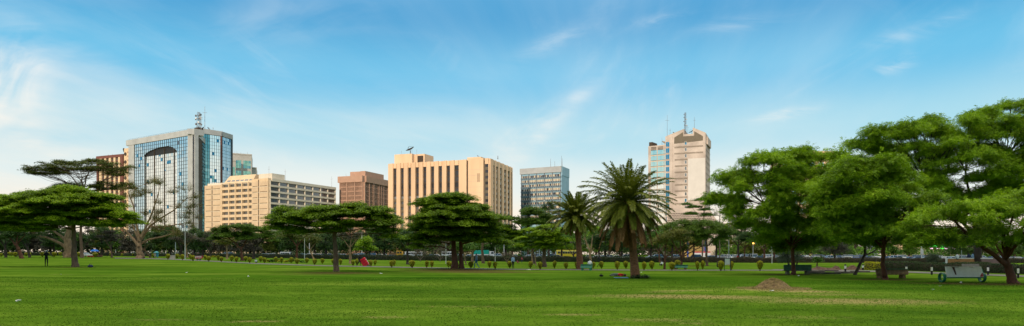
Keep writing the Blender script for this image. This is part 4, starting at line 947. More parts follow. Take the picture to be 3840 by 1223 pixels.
def grassmat(blade=False):
    m = bpy.data.materials.new('lawn'); n = nt(m); N = n.nodes; L_ = n.links
    o = N.new('ShaderNodeOutputMaterial'); p = N.new('ShaderNodeBsdfPrincipled'); p.inputs['Roughness'].default_value = 1; p.inputs['Specular IOR Level'].default_value = .0
    tc = N.new('ShaderNodeTexCoord')
    def noise(sc_, det=4, st=(1, 1, 1), ro=.6):
        mp = N.new('ShaderNodeMapping'); mp.inputs['Scale'].default_value = st; L_.new(tc.outputs['Object'], mp.inputs[0])
        a = N.new('ShaderNodeTexNoise'); a.inputs['Scale'].default_value = sc_; a.inputs['Detail'].default_value = det; a.inputs['Roughness'].default_value = ro; L_.new(mp.outputs[0], a.inputs['Vector']); return a.outputs['Fac']
    def ramp(f, stops):
        r = N.new('ShaderNodeValToRGB'); L_.new(f, r.inputs[0]); e = r.color_ramp.elements; e[0].position, e[0].color = stops[0][0], (*stops[0][1], 1); e[1].position, e[1].color = stops[-1][0], (*stops[-1][1], 1)
        for q, c in stops[1:-1]: x = e.new(q); x.color = (*c, 1)
        return r.outputs[0]
    def mixc(f, a, b, mode='MIX'):
        x = N.new('ShaderNodeMix'); x.data_type = 'RGBA'; x.blend_type = mode
        if isinstance(f, float): x.inputs[0].default_value = f
        else: L_.new(f, x.inputs[0])
        for k, v_ in ((6, a), (7, b)):
            if isinstance(v_, tuple): x.inputs[k].default_value = (*v_, 1)
            else: L_.new(v_, x.inputs[k])
        return x.outputs[2]
    big = ramp(noise(.11, 6, (.6, 1.7, 1), .65), [(.36, (.044, .102, .008)), (.5, (.084, .160, .012)), (.66, (.140, .212, .024))])
    midn = ramp(noise(.9, 6, (1, 1, 1)), [(.3, (.72, .76, .7)), (.5, (1, 1, 1)), (.75, (1.2, 1.15, 1.2))])
    fine = ramp(noise(14, 6, (1, .5, 1), .75), [(.32, (.82, .84, .8)), (.5, (1, 1, 1)), (.68, (1.18, 1.15, 1.15))])
    c = mixc(1.0, mixc(1.0, big, midn, 'MULTIPLY'), fine, 'MULTIPLY')
    def attr(nm):
        a = N.new('ShaderNodeAttribute'); a.attribute_name = nm; return a.outputs['Fac']
    def thr(f, nz, k):
        a = N.new('ShaderNodeMath'); a.operation = 'MULTIPLY_ADD'; L_.new(nz, a.inputs[0]); a.inputs[1].default_value = k; a.inputs[2].default_value = -k * .5
        b = N.new('ShaderNodeMath'); b.operation = 'ADD'; L_.new(f, b.inputs[0]); L_.new(a.outputs[0], b.inputs[1])
        r = N.new('ShaderNodeMapRange'); r.inputs[1].default_value = .32; r.inputs[2].default_value = .85; L_.new(b.outputs[0], r.inputs[0]); return r.outputs[0]
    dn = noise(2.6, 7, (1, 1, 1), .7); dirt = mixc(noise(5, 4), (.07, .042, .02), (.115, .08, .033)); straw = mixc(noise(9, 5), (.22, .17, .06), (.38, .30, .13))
    c = mixc(attr('lush_shade'), c, mixc(1.0, c, (.55, .74, .55), 'MULTIPLY')); c = mixc(thr(attr('dirt'), dn, 1.1), c, dirt); c = mixc(thr(attr('straw'), noise(4.5, 7, (1, 1, 1), .75), 1.5), c, straw)
    # sparse straw flecks everywhere
    fl = N.new('ShaderNodeMapRange'); fl.inputs[1].default_value = .60; fl.inputs[2].default_value = .80; L_.new(noise(1.7, 8, (1, 1, 1), .8), fl.inputs[0]); fm = N.new('ShaderNodeMath'); fm.operation = 'MULTIPLY'; fm.inputs[1].default_value = .55; L_.new(fl.outputs[0], fm.inputs[0])
    c = mixc(fm.outputs[0], c, (.17, .17, .05))
    L_.new(c, p.inputs['Base Color'])
    bn = N.new('ShaderNodeBump'); bn.inputs['Strength'].default_value = .22; bn.inputs['Distance'].default_value = .06; L_.new(noise(9, 7, (1, 1, 1), .8), bn.inputs['Height']); L_.new(bn.outputs[0], p.inputs['Normal'])
    L_.new(p.outputs[0], o.inputs[0]); return m
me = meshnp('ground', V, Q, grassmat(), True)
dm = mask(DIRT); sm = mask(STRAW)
for nm, arr in (('dirt', dm), ('straw', sm), ('lush_shade', mask(LUSH_SHADE))):
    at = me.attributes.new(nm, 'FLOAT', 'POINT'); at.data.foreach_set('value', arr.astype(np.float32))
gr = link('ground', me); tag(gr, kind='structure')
def interp_poly(pts, px): return float(np.interp(px, [p[0] for p in pts], [p[1] for p in pts]))
def strip(name, near, far, x0, x1, m, lift, step=12):
    v = []; f = []
    for k, px in enumerate(np.arange(x0, x1 + 1, step)):
        for q in (near(px), far(px)): v.append((q.x, q.y, q.z + lift))
        if k: i = 2 * k; f.append((i - 2, i, i + 1, i - 1))
    me = bpy.data.meshes.new(name); me.from_pydata(v, [], f); me.materials.append(m); me.update(); o = link(name, me); tag(o, kind='structure'); return o
PATH = [(430, 968.5), (560, 970), (700, 975), (960, 989), (1200, 997), (1500, 1003), (1900, 1011), (2400, 1014), (2900, 1014.5), (3200, 1018), (3400, 1022), (3600, 1029), (3840, 1038), (4000, 1044)]
asph = mat('worn_path_asphalt', (.13, .115, .10), .9, .25, 1.2); road = mat('road_asphalt', (.055, .055, .06), .9, .25, .4)
strip('path', lambda px: P(px, interp_poly(PATH, px) + 1.6), lambda px: P(px, interp_poly(PATH, px) - (1.8 if px < 2900 else 4)), 430, 4000, asph, .03)
HEDGE = [(-160, 318), (0, 318), (480, 308), (960, 232), (1440, 172), (1900, 150), (2400, 148), (2900, 150), (3400, 165), (4000, 172)]
hd = lambda px: interp_poly(HEDGE, px)
strip('road', lambda px: G(px, hd(px) + 12), lambda px: G(px, max(hd(px) + 60, 330)), -160, 4000, road, .03, 40)
wm = mat('road_marking_paint', (.6, .6, .57), .7, .1)
strip('road_marking', lambda px: G(px, hd(px) + 30), lambda px: G(px, hd(px) + 30.4), -160, 4000, wm, .06, 40)
# grass blades, near lawn
nb = 140000; rg = np.random.default_rng(5)
yy = 12.5 + (46 - 12.5) * rg.uniform(0, 1, nb) ** 1.15; xx = rg.uniform(-.80, .80, nb) * yy
clump = np.sin(xx * 1.3 + np.sin(yy * .9) * 2) * np.sin(yy * 1.7 + np.cos(xx * .8) * 2); keep = rg.uniform(0, 1, nb) < .85 + .12 * clump
xx, yy = xx[keep], yy[keep]; nb = len(xx); zz = gnp(xx, yy); h = rg.uniform(.010, .026, nb) * (1 + .3 * clump[keep]); a = rg.uniform(0, 6.28, nb); wd = .012 + .0005 * yy
V = np.empty((nb, 3, 3)); dx = np.cos(a) * wd; dy = np.sin(a) * wd
V[:, 0] = np.stack([xx - dx, yy - dy, zz - .005], 1); V[:, 1] = np.stack([xx + dx, yy + dy, zz - .005], 1); V[:, 2] = np.stack([xx + rg.normal(0, .03, nb), yy + rg.normal(0, .03, nb), zz + h], 1)
o = link('grass', meshnp('grass', V.reshape(-1, 3), np.arange(3 * nb).reshape(-1, 3), L['grass'])); tag(o, 'short green lawn grass in the foreground', 'grass', kind='stuff')

# the hill behind the viewer, added unseen and shaped to hold the evening sun off the park while the tower blocks still catch it
sx, sy = math.sin(R(AZ)), math.cos(R(AZ)); DH = 270.0; u = np.linspace(-620, 480, 90); v = np.linspace(-150, 260, 60); U, Vv = np.meshgrid(u, v)
prof = np.where(Vv < 0, np.exp(-(Vv / 62) ** 2), np.exp(-(Vv / 150) ** 2)); hh = (103 + 3 * np.sin(U * .021) + 2 * np.sin(U * .057 + 1) + 1.2 * np.sin(U * .15)) * prof * np.clip(np.minimum((U + 620) / 120, (480 - U) / 120), 0, 1)
hx = sx * (DH + Vv) + sy * -1 * U * -1 * -1 ; hy = sy * (DH + Vv) + sx * U
hx = sx * (DH + Vv) - sy * U; nn2 = len(u); i = np.arange(len(v) - 1)[:, None] * nn2 + np.arange(nn2 - 1)[None]
o = link('shade_hill', meshnp('shade_hill', np.stack([hx, hy, hh - 4], -1).reshape(-1, 3), np.stack([i, i + nn2, i + nn2 + 1, i + 1], -1).reshape(-1, 4), mat('hillside_scrub', (.06, .10, .025), .95, .4, .15, detail=10), True)); tag(o, kind='structure')
# ------------------------------------------------------------------ trees in the park
TIER = dict(ryk=1.75, pad=1.05, flat=.28, lai=1.9, pk=2.5, asp=.6, up=1.5, twigs=2, shell=.5, depth=.85)
# behind-left flat acacia and the pale fig with bare limbs
tree('flat_topped_tree', 'tall sparse dark umbrella tree behind the leftmost foreground tree', 'tree', [[(308, 967, 12), (303, 900, 10), (306, 800, 8), (312, 718, 7)]],
     [(300, 625, 215, 27), (180, 645, 110, 20), (430, 650, 60, 22), (400, 700, 80, 24), (110, 632, 40, 12), (470, 700, 60, 22), (230, 608, 60, 12), (350, 600, 60, 10)], 11, L['olive'], M['bark'], pad=1.8, flat=.28, ls=.32, lai=.55, pk=2.2, twigs=7, rise=-.02, depth=.5)
tree('fig_tree', 'massive pale fig tree with a long low limb, behind the leftmost foreground tree', 'tree', [[(258, 966, 34), (256, 925, 27), (252, 890, 22), (262, 850, 14)], [(248, 928, 14), (225, 913, 11), (180, 892, 8), (138, 884, 5)], [(252, 905, 13), (228, 885, 9), (200, 865, 7), (170, 855, 4)]],
     [(230, 820, 120, 30), (120, 850, 90, 26), (60, 830, 90, 28), (330, 800, 90, 30), (170, 790, 80, 22), (40, 872, 60, 16), (250, 700, 80, 24)], 12, L['darkgreen'], M['palebark'], pad=2.0, flat=.4, ls=.26, lai=1.0, pk=1.3, twigs=4)
tree('tiered_tree', 'leftmost foreground tree, bright green flat tiers on a straight pale brown trunk', 'tree', [[(281, 1001, 23), (277, 930, 16), (276, 860, 14), (275, 790, 10), (272, 735, 6)]],
     [(245, 716, 105, 13), (150, 738, 130, 16), (340, 742, 120, 15), (60, 762, 110, 17), (250, 762, 180, 16), (400, 778, 90, 14), (10, 745, 80, 15), (130, 792, 170, 17), (330, 800, 150, 16), (470, 808, 75, 13), (500, 832, 50, 9), (70, 822, 130, 18), (230, 830, 160, 16), (380, 838, 100, 13), (20, 850, 80, 16), (120, 856, 110, 14), (-50, 800, 60, 18)],
     13, L['term'], M['bark'], ls=.15, **TIER)
tree('fig_tree', 'pale bare-limbed fig tree with a thin yellowish crown in front of the arched glass block', 'tree',
     [[(528, 969, 25), (522, 935, 20), (520, 905, 16), (530, 880, 10)], [(520, 925, 13), (500, 895, 9), (470, 865, 7), (440, 840, 4)], [(524, 915, 11), (560, 898, 8), (610, 888, 6), (660, 872, 4)], [(526, 900, 12), (560, 850, 8), (600, 820, 6.5), (650, 790, 4.5), (700, 745, 2)], [(522, 905, 10), (510, 830, 7), (500, 770, 5), (480, 720, 3)], [(530, 890, 9), (570, 800, 6), (590, 740, 4), (600, 700, 2)], [(520, 900, 8), (480, 800, 5), (440, 730, 3)], [(560, 850, 6), (620, 850, 4), (700, 835, 2.5), (745, 840, 1.5)]],
     fill([(400, 735), (440, 690), (500, 668), (560, 655), (640, 672), (700, 690), (755, 740)], [(400, 850), (480, 870), (560, 860), (640, 880), (700, 880), (755, 850)], 48, 34, 34, 15, 146, 8),
     14, L['sparse'], M['palebark'], pad=1.5, flat=1.0, ls=.22, lai=.42, pk=2.2, twigs=12, limb=.16, depth=.6)
ACA = dict(pad=1.3, flat=.35, lai=1.7, pk=1.6, asp=.45, up=.9, twigs=3)
tree('acacia_tree', 'rounded green acacia below the cream office block', 'tree', [[(909, 978, 13), (905, 945, 9), (903, 925, 8)], [(905, 935, 7), (880, 910, 5), (860, 895, 4)], [(906, 932, 7), (925, 900, 5)]],
     [(890, 850, 80, 16), (830, 868, 60, 17), (945, 862, 50, 15), (880, 880, 100, 16), (800, 893, 35, 10), (920, 893, 60, 12)], 15, L['acacia'], M['redbark'], ls=.22, **ACA)
tree('acacia_tree', 'dark trunked acacia just behind and right of the rounded acacia', 'tree', [[(951, 972, 12), (952, 940, 8), (948, 925, 7)], [(950, 938, 6), (925, 915, 4)], [(951, 935, 6), (985, 900, 4)]],
     [(980, 862, 45, 16), (1010, 880, 40, 16), (960, 885, 60, 14), (1020, 900, 30, 10)], 16, L['acacia'], M['darkbark'], ls=.22, **ACA)
tree('tiered_tree', 'lone flat-topped tree with wide dark green tiers below the pinkish finned block', 'tree', [[(1263, 1018, 22), (1258, 950, 17), (1254, 880, 15), (1256, 840, 9), (1262, 800, 5)]],
     [(1325, 772, 65, 9), (1390, 790, 90, 11), (1240, 785, 100, 11), (1130, 797, 60, 9), (1060, 785, 55, 8), (1300, 800, 160, 13), (1170, 812, 130, 13), (1050, 812, 60, 10), (1430, 812, 80, 12), (1100, 832, 110, 13), (1260, 838, 150, 13), (1400, 840, 100, 12), (1030, 852, 55, 10), (1120, 865, 70, 11), (1250, 862, 70, 9), (1440, 862, 60, 11), (1475, 835, 40, 10), (1470, 884, 35, 8)],
     17, L['term2'], M['bark'], ls=.14, **TIER)
tree('tiered_tree', 'double-trunked flat-topped tree with stacked tiers in front of the sand-coloured tower', 'tree', [[(1706, 1008, 25), (1702, 950, 19), (1700, 890, 15), (1695, 820, 10), (1690, 760, 6)], [(1731, 1004, 19), (1729, 950, 15), (1726, 880, 12), (1735, 800, 7)]],
     [(1690, 737, 90, 9), (1610, 750, 60, 8), (1740, 745, 55, 8), (1650, 762, 120, 12), (1760, 775, 80, 12), (1700, 785, 150, 12), (1800, 800, 70, 11), (1610, 795, 70, 10), (1720, 812, 190, 14), (1590, 822, 70, 11), (1830, 830, 60, 10), (1700, 842, 200, 15), (1600, 858, 90, 12), (1790, 858, 100, 12), (1690, 872, 150, 14), (1560, 888, 60, 10), (1850, 880, 55, 9), (1800, 900, 90, 10), (1600, 905, 60, 8), (1570, 925, 40, 7), (1885, 910, 40, 7), (1730, 890, 120, 12)],
     18, L['term2'], M['redbark'], ls=.14, **TIER)
tree('tiered_tree', 'bright small pads hanging between the double-trunked tree and the grey block', 'tree', [[(1812, 988, 12), (1808, 940, 9), (1812, 900, 8), (1822, 870, 5)]],
     [(1880, 862, 60, 12), (1930, 880, 50, 12), (1860, 845, 40, 9), (1940, 905, 45, 10), (1880, 890, 50, 10)], 19, L['term2'], M['bark'], ls=.19, **TIER)
tree('tiered_tree', 'small tiered tree by the double lamp with bright yellowish green tiers', 'tree', [[(2042, 1001, 17), (2040, 950, 13), (2042, 900, 9), (2045, 860, 5)]],
     [(2040, 850, 45, 7), (1990, 862, 45, 8), (2085, 868, 45, 8), (2030, 878, 80, 10), (1975, 893, 50, 9), (2090, 898, 50, 9), (2030, 905, 80, 10), (1960, 920, 35, 7), (2100, 925, 30, 7), (2040, 925, 60, 8)],
     20, L['term'], M['bark'], ls=.16, **TIER)
tree('acacia_tree', 'olive domed acacia in front of the grey block with lit blinds', 'tree', [[(2000, 985, 13), (1998, 940, 9), (2000, 890, 8)], [(1999, 930, 6), (1970, 880, 5)], [(2000, 920, 6), (2040, 870, 4)]],
     [(1985, 795, 65, 16), (1925, 815, 50, 16), (2045, 815, 50, 17), (1985, 830, 100, 17), (1910, 850, 40, 12), (2060, 850, 40, 14)], 21, L['acacia'], M['darkbark'], ls=.26, base_d=120, ryk=1.35, **ACA)
palm('big palm with a skirt of drooping dead fronds before the beige tower', (2383, 1041), (2352, 772), 38, 25, 3.6, 118, 32, 31, 1.0)
palm('smaller palm with a ringed trunk, left of the big palm', (2176, 1010), (2160, 820), 27, 20, 3.6, 84, 5, 32, .7)
# between the palms and the right-hand grove
tree('bare_branched_tree', 'twisted red-barked small tree right behind the smaller palm', 'tree', [[(2215, 985, 9), (2212, 945, 8), (2200, 915, 6), (2192, 890, 4)], [(2213, 950, 7), (2218, 920, 5), (2222, 880, 4)], [(2214, 948, 4), (2228, 930, 3)]],
     [(2200, 860, 50, 18), (2240, 870, 40, 16), (2130, 890, 50, 16)], 22, L['midgreen'], M['palebark'], pad=1.5, flat=.4, ls=.25, lai=1.2, pk=1.3)
tree('acacia_tree', 'thin red-trunked small tree left of the green slab bench', 'tree', [[(2492, 1010, 9), (2493, 985, 8), (2494, 962, 7)], [(2494, 965, 5), (2478, 945, 4), (2462, 925, 3)], [(2494, 965, 5), (2530, 942, 3.5), (2570, 920, 2.5)]],
     [(2500, 885, 50, 14), (2540, 870, 50, 13), (2470, 905, 30, 10), (2560, 895, 40, 11)], 23, L['sparse'], M['redbark'], pad=1.2, flat=.35, ls=.15, lai=.9, pk=1.8, twigs=5)
tree('acacia_tree', 'spreading red-branched acacia behind the green slab bench', 'tree', [[(2555, 996, 9), (2557, 972, 7), (2552, 955, 6)], [(2553, 962, 6), (2535, 930, 5), (2515, 895, 3)], [(2556, 962, 6), (2590, 930, 4.5), (2625, 900, 3)], [(2557, 966, 5), (2610, 935, 3.5), (2650, 915, 2.5)]],
     [(2560, 835, 60, 18), (2510, 855, 50, 18), (2600, 850, 60, 18), (2540, 880, 80, 15), (2620, 885, 60, 14)], 24, L['acacia'], M['redbark'], pad=1.4, flat=.4, ls=.19, lai=1.0, pk=1.9, twigs=5)
tree('acacia_tree', 'grey-trunked light green acacia between the green bench and the notice board', 'tree', [[(2651, 997, 10), (2649, 960, 9), (2650, 930, 9), (2648, 900, 6)], [(2650, 925, 6), (2690, 890, 4), (2730, 870, 2.5)]],
     [(2650, 838, 50, 17), (2690, 850, 50, 16), (2610, 860, 45, 15), (2660, 870, 90, 16), (2715, 865, 40, 12), (2700, 890, 40, 12), (2630, 890, 40, 12)], 25, L['acacia'], M['bark'], pad=1.4, flat=.4, ls=.19, lai=1.3, pk=1.9, twigs=4)
tree('sparse_tree', 'tall thin sparse tree standing before the lower part of the beige tower', 'tree', [[(2632, 985, 6), (2636, 900, 5), (2640, 800, 4), (2645, 755, 2)], [(2640, 850, 3), (2610, 800, 2), (2590, 770, 1.5)]],
     [(2630, 748, 30, 5), (2655, 762, 25, 5), (2600, 775, 25, 5), (2640, 785, 35, 6), (2590, 800, 25, 5), (2650, 805, 35, 6), (2575, 765, 14, 3)], 26, L['midgreen'], M['twig'], pad=1.5, flat=.25, ls=.24, lai=1.0, pk=2.2, twigs=3, base_d=150)
tree('bare_tree', 'leafless twiggy tree leaning right beside the beige tower', 'tree', [[(2700, 975, 5), (2698, 880, 4), (2700, 780, 3)], [(2699, 850, 3), (2730, 810, 2), (2765, 800, 1)]],
     [(2700, 760, 20, 26), (2730, 800, 25, 14), (2680, 800, 15, 18)], 27, L['sparse'], M['twig'], pad=1.6, flat=.9, ls=.2, lai=.05, pk=1.4, twigs=9, base_d=150)
FE = dict(ryk=1.15, flat=.46, asp=.34, spray=8, up=.9, twigs=4, pk=2.0, shell=.45, limb=.24)
tree('feathery_tree', 'broad bright green feathery tree behind the green bench with a red-brown trunk', 'tree', [[(2976, 1030, 17), (2974, 980, 13), (2972, 925, 12)], [(2974, 940, 9), (2940, 880, 7), (2900, 820, 5), (2870, 770, 4)], [(2973, 930, 9), (2990, 850, 7), (3000, 760, 5)], [(2974, 935, 8), (3030, 870, 5), (3070, 810, 4)], [(2972, 928, 7), (2950, 800, 5), (2950, 690, 3)]],
     fill([(2705, 715), (2730, 665), (2760, 625), (2800, 590), (2860, 572), (2920, 562), (2990, 550), (3060, 552), (3110, 575), (3180, 620)], [(2700, 760), (2740, 812), (2780, 856), (2820, 885), (2900, 905), (2960, 940), (3020, 925), (3100, 892), (3160, 860)], 50, 28, 45, 18, 141, 5),
     41, L['feather'], M['redbark'], pad=1.1, ls=.19, lai=1.5, **FE)
tree('feathery_tree', 'leaning forked tree with a dark bent trunk beside the striped bollards', 'tree', [[(3206, 1031, 12), (3228, 985, 10), (3245, 950, 9), (3242, 915, 8)], [(3243, 958, 7), (3275, 945, 5), (3305, 920, 4)], [(3242, 925, 6), (3190, 900, 5), (3120, 890, 3)], [(3243, 920, 6), (3270, 880, 4)]],
     fill([(3060, 790), (3130, 765), (3200, 785), (3260, 820)], [(3060, 902), (3150, 912), (3260, 890)], 58, 34, 38, 14, 142, 2.5), 42, L['feather'], M['darkbark'], pad=1.05, ls=.18, lai=1.3, **FE)
tree('feathery_tree', 'feathery green tree with a dark red trunk right by the ochre bench', 'tree', [[(3320, 1047, 19), (3310, 990, 15), (3312, 935, 14), (3318, 890, 10)], [(3311, 930, 9), (3260, 880, 6), (3220, 830, 4)], [(3314, 920, 8), (3370, 850, 6), (3400, 790, 4)], [(3313, 925, 7), (3300, 800, 5), (3290, 700, 3)]],
     fill([(3110, 650), (3150, 590), (3200, 575), (3260, 592), (3330, 625), (3400, 670), (3460, 720)], [(3110, 860), (3180, 892), (3260, 906), (3340, 918), (3420, 906), (3460, 880)], 50, 29, 46, 18, 143, 4),
     43, L['feather'], M['redbark'], pad=1.0, ls=.165, lai=1.4, **FE)
tree('feathery_tree', 'huge dark-trunked feathery tree rising highest behind the peeling white bench', 'tree', [[(3668, 1006, 28), (3668, 940, 25), (3664, 890, 20)], [(3666, 905, 15), (3600, 820, 11), (3540, 750, 8), (3470, 690, 5)], [(3665, 895, 15), (3690, 800, 11), (3720, 700, 8), (3770, 600, 5)], [(3664, 895, 12), (3640, 760, 9), (3620, 640, 6)], [(3666, 900, 10), (3740, 830, 8), (3810, 760, 6)]],
     fill([(3222, 515), (3245, 482), (3290, 472), (3340, 468), (3400, 452), (3450, 434), (3530, 416), (3600, 434), (3660, 408), (3720, 388), (3780, 372), (3850, 352), (3950, 345)], [(3222, 570), (3260, 640), (3340, 720), (3420, 770), (3520, 800), (3650, 800), (3750, 770), (3950, 700)], 52, 28, 54, 21, 144, 7, [(3735, 612, 40)]),
     44, L['feather'], M['darkbark'], pad=1.65, ls=.21, lai=1.35, **FE)
tree('feathery_tree', 'rightmost leaning tree with a heavy low fork at the right edge of the lawn', 'tree', [[(3800, 1064, 34), (3785, 1015, 27), (3768, 975, 24)], [(3770, 990, 19), (3720, 950, 16), (3670, 915, 14), (3620, 870, 10), (3580, 830, 6)], [(3772, 985, 15), (3785, 940, 13), (3790, 900, 11), (3840, 850, 9), (3880, 800, 7)]],
     fill([(3440, 790), (3500, 768), (3580, 755), (3650, 760), (3750, 740), (3850, 690), (3950, 650)], [(3440, 902), (3520, 918), (3600, 905), (3700, 895), (3760, 912), (3950, 900)], 60, 33, 48, 17, 145, 3.5),
     45, L['feather'], M['redbark'], pad=.85, ls=.14, lai=1.15, **FE)
tree('weeping_shrub', 'dark grey-green weeping shrub behind the tree at the green bench', 'shrub', [[(2962, 1008, 10), (2955, 980, 6), (2950, 950, 4)], [(2985, 1008, 7), (2992, 970, 4)]],
     [(2940, 950, 35, 22), (2970, 935, 40, 20), (2935, 978, 26, 18), (2990, 965, 25, 24), (2955, 965, 40, 22)], 46, L['greygreen'], M['darkbark'], pad=.8, flat=.8, ls=.13, lai=1.3, pk=1.4, asp=.25, up=.1, limb=.2)
tree('round_shrub', 'round grey-green shrub beyond the low hedge, left of the peeling white bench', 'shrub', [[(3496, 995, 5), (3496, 980, 3)]],
     [(3496, 975, 20, 16), (3488, 962, 14, 9), (3508, 964, 14, 9), (3496, 988, 18, 8)], 47, L['greygreen'], M['darkbark'], pad=.9, flat=.8, ls=.17, lai=1.4, pk=1.4, asp=.25, up=.2, limb=.2)
tree('small_shrub', 'small leafy sapling on the lawn between the green bench and the pickup', 'shrub', [[(3064, 1001, 6), (3064, 985, 4)]], [(3064, 975, 13, 10), (3058, 968, 10, 6), (3072, 972, 9, 7)], 48, L['midgreen'], M['bark'], pad=.7, flat=.7, ls=.18, lai=1.1, pk=1.3)
tree('weeping_tree', 'brownish weeping tree standing behind the silver pickup', 'tree', [[(3130, 985, 8), (3130, 960, 6), (3128, 930, 5)]], [(3130, 905, 40, 20), (3100, 925, 20, 24), (3155, 925, 25, 26), (3130, 935, 36, 22)], 49, L['jaca'], M['darkbark'], pad=1.8, flat=1.0, ls=.3, lai=1.2, pk=1.3, asp=.2, up=0, base_d=175)
# leafless small trees near the hedge
for k, (px, py, s, lb) in enumerate([(1576, 980, 30, 'leafless pale frangipani, left of two before the hedge near the double trunks'), (1650, 981, 34, 'leafless pale frangipani, right of two before the hedge near the double trunks'), (1900, 985, 28, 'leafless twiggy small tree at the hedge right of the striding man')]):
    tree('bare_tree', lb, 'tree', [[(px, py, 4), (px + 1, py - s * .4, 3)], [(px, py - 5, 3), (px - s * .4, py - s * .7, 1.6)], [(px, py - 5, 3), (px + s * .45, py - s * .7, 1.6)]],
         [(px, py - s * 1.2, s * .8, s * .5), (px - s * .5, py - s, s * .4, s * .3), (px + s * .5, py - s, s * .4, s * .3)], 60 + k, L['jaca'], M['twig'], pad=1.2, flat=.8, ls=.2, lai=.12, pk=1.5, twigs=10, limb=.3)
def forked(px, py, w, h, lean, crown, leaf, seed, lb, bark, kind='tree', lai=1.2, base_d=None, ls=.26, spread=1.0, group=None, fl=.4):
    rng = random.Random(seed); fx = px + lean; fy = py - h * .5; tr = [[(px, py, w), (px + lean * .5, py - h * .25, w * .8), (fx, fy, w * .7)]]
    for s in (-1, 1, .2): tr.append([(fx, fy + 4, w * .5), (fx + s * h * .22 * spread, fy - h * .25, w * .35), (fx + s * h * .42 * spread, fy - h * .45, w * .2)])
    cx, cy, rx, ry = crown; ell = [(cx, cy - ry * .45, rx * .55, ry * .45), (cx - rx * .5, cy, rx * .5, ry * .45), (cx + rx * .5, cy - ry * .1, rx * .5, ry * .45), (cx, cy + ry * .25, rx * .7, ry * .45)]
    return tree('tree' if kind == 'tree' else kind, lb, 'tree', tr, ell, seed, leaf, bark, pad=1.7, flat=fl, ls=ls, lai=lai, pk=1.5, twigs=4, base_d=base_d, group=group)
forked(22, 950, 9, 60, -4, (10, 880, 60, 35), L['darkgreen'], 71, 'dark tree at the left edge behind the golden shrubs', M['darkbark'], base_d=200)
forked(82, 958, 14, 80, -22, (50, 870, 80, 40), L['darkgreen'], 72, 'thick leaning dark trunk under shade left of the white lamp pole', M['redbark'], base_d=170)
forked(112, 952, 9, 60, -14, (110, 880, 60, 34), L['darkgreen'], 73, 'thinner leaning dark tree just left of the leftmost lamp pole', M['darkbark'], base_d=200)
forked(420, 960, 7, 70, -6, (410, 890, 60, 34), L['jaca'], 75, 'mauve tinted tree behind the blue parasol', M['bark'], base_d=210)
forked(565, 966, 6, 60, -24, (600, 890, 70, 30), L['darkgreen'], 76, 'slim trunk leaning left just right of the pale fig tree', M['bark'])
forked(703, 967, 7, 90, -6, (690, 895, 60, 34), L['jaca'], 77, 'bare-branched pinkish trunk tree between the lamp pole and red snack cart', M['palebark'], lai=.5)
forked(680, 955, 11, 60, 0, (680, 895, 60, 30), L['darkgreen'], 78, 'dark purple-leaved tree behind the tall twin lamp poles', M['darkbark'], base_d=230)
forked(790, 965, 6, 60, -6, (780, 895, 50, 28), L['jaca'], 79, 'purplish sparse tree right of the red snack cart', M['darkbark'], lai=.8)
forked(852, 972, 8, 100, -2, (845, 905, 45, 22), L['sparse'], 80, 'pale Y-forked small tree left of the rounded acacia', M['palebark'], lai=.5)
forked(1112, 966, 10, 90, 2, (1110, 880, 80, 34), L['olive'], 81, 'red-brown multi-branched tree behind the white minibus', M['redbark'], lai=.7, base_d=150)
forked(1176, 971, 6, 70, -14, (1160, 900, 50, 26), L['olive'], 82, 'thin trunk leaning left by the pole left of the lone flat-topped tree', M['palebark'], lai=.6)
forked(1314, 976, 10, 100, -2, (1310, 880, 60, 40), L['jaca'], 83, 'bare Y-forked tree right behind the lone flat-topped tree', M['palebark'], lai=.35, base_d=110)
forked(1528, 992, 10, 110, 0, (1520, 890, 70, 40), L['darkgreen'], 84, 'dark V-branched tree left of the double-trunked tree', M['darkbark'], lai=.9)
forked(1772, 986, 10, 90, 0, (1775, 915, 50, 24), L['midgreen'], 85, 'forked pink-barked tree behind the striding man in blue', M['palebark'], lai=.7)
forked(1748, 992, 5, 90, -10, (1740, 925, 30, 16), L['midgreen'], 86, 'thin leaning trunk just right of the double-trunked tree', M['palebark'], lai=.6)
forked(1998, 992, 6, 90, -6, (1990, 905, 40, 22), L['midgreen'], 87, 'pale forked stems left of the small tiered tree', M['palebark'], lai=.7)
forked(2474, 985, 7, 80, -3, (2470, 890, 40, 26), L['midgreen'], 88, 'slim red trunk beyond the lawn right of the big palm', M['redbark'])
forked(2010, 996, 5, 80, -4, (2020, 915, 30, 18), L['midgreen'], 94, 'thin pink stem beside the small tiered tree', M['palebark'], lai=.6)
forked(2770, 985, 10, 130, -2, (2770, 870, 45, 40), L['darkgreen'], 89, 'straight dark trunk among the parked cars right of the notice board', M['darkbark'], base_d=160)
forked(2792, 985, 6, 110, 0, (2800, 890, 40, 34), L['darkgreen'], 90, 'thin orange-brown straight trunk right of the notice board', M['redbark'], base_d=155)
forked(2866, 980, 8, 80, 0, (2860, 890, 50, 34), L['midgreen'], 91, 'reddish trunk left of the white pole sign', M['redbark'], base_d=190)
forked(2903, 984, 8, 80, 0, (2910, 895, 40, 30), L['midgreen'], 92, 'reddish trunk directly behind the white pole sign', M['redbark'], base_d=170)
forked(2150, 985, 7, 60, 0, (2110, 890, 80, 34), L['midgreen'], 93, 'leafy green tree above the yellow bus', M['darkbark'], base_d=200)

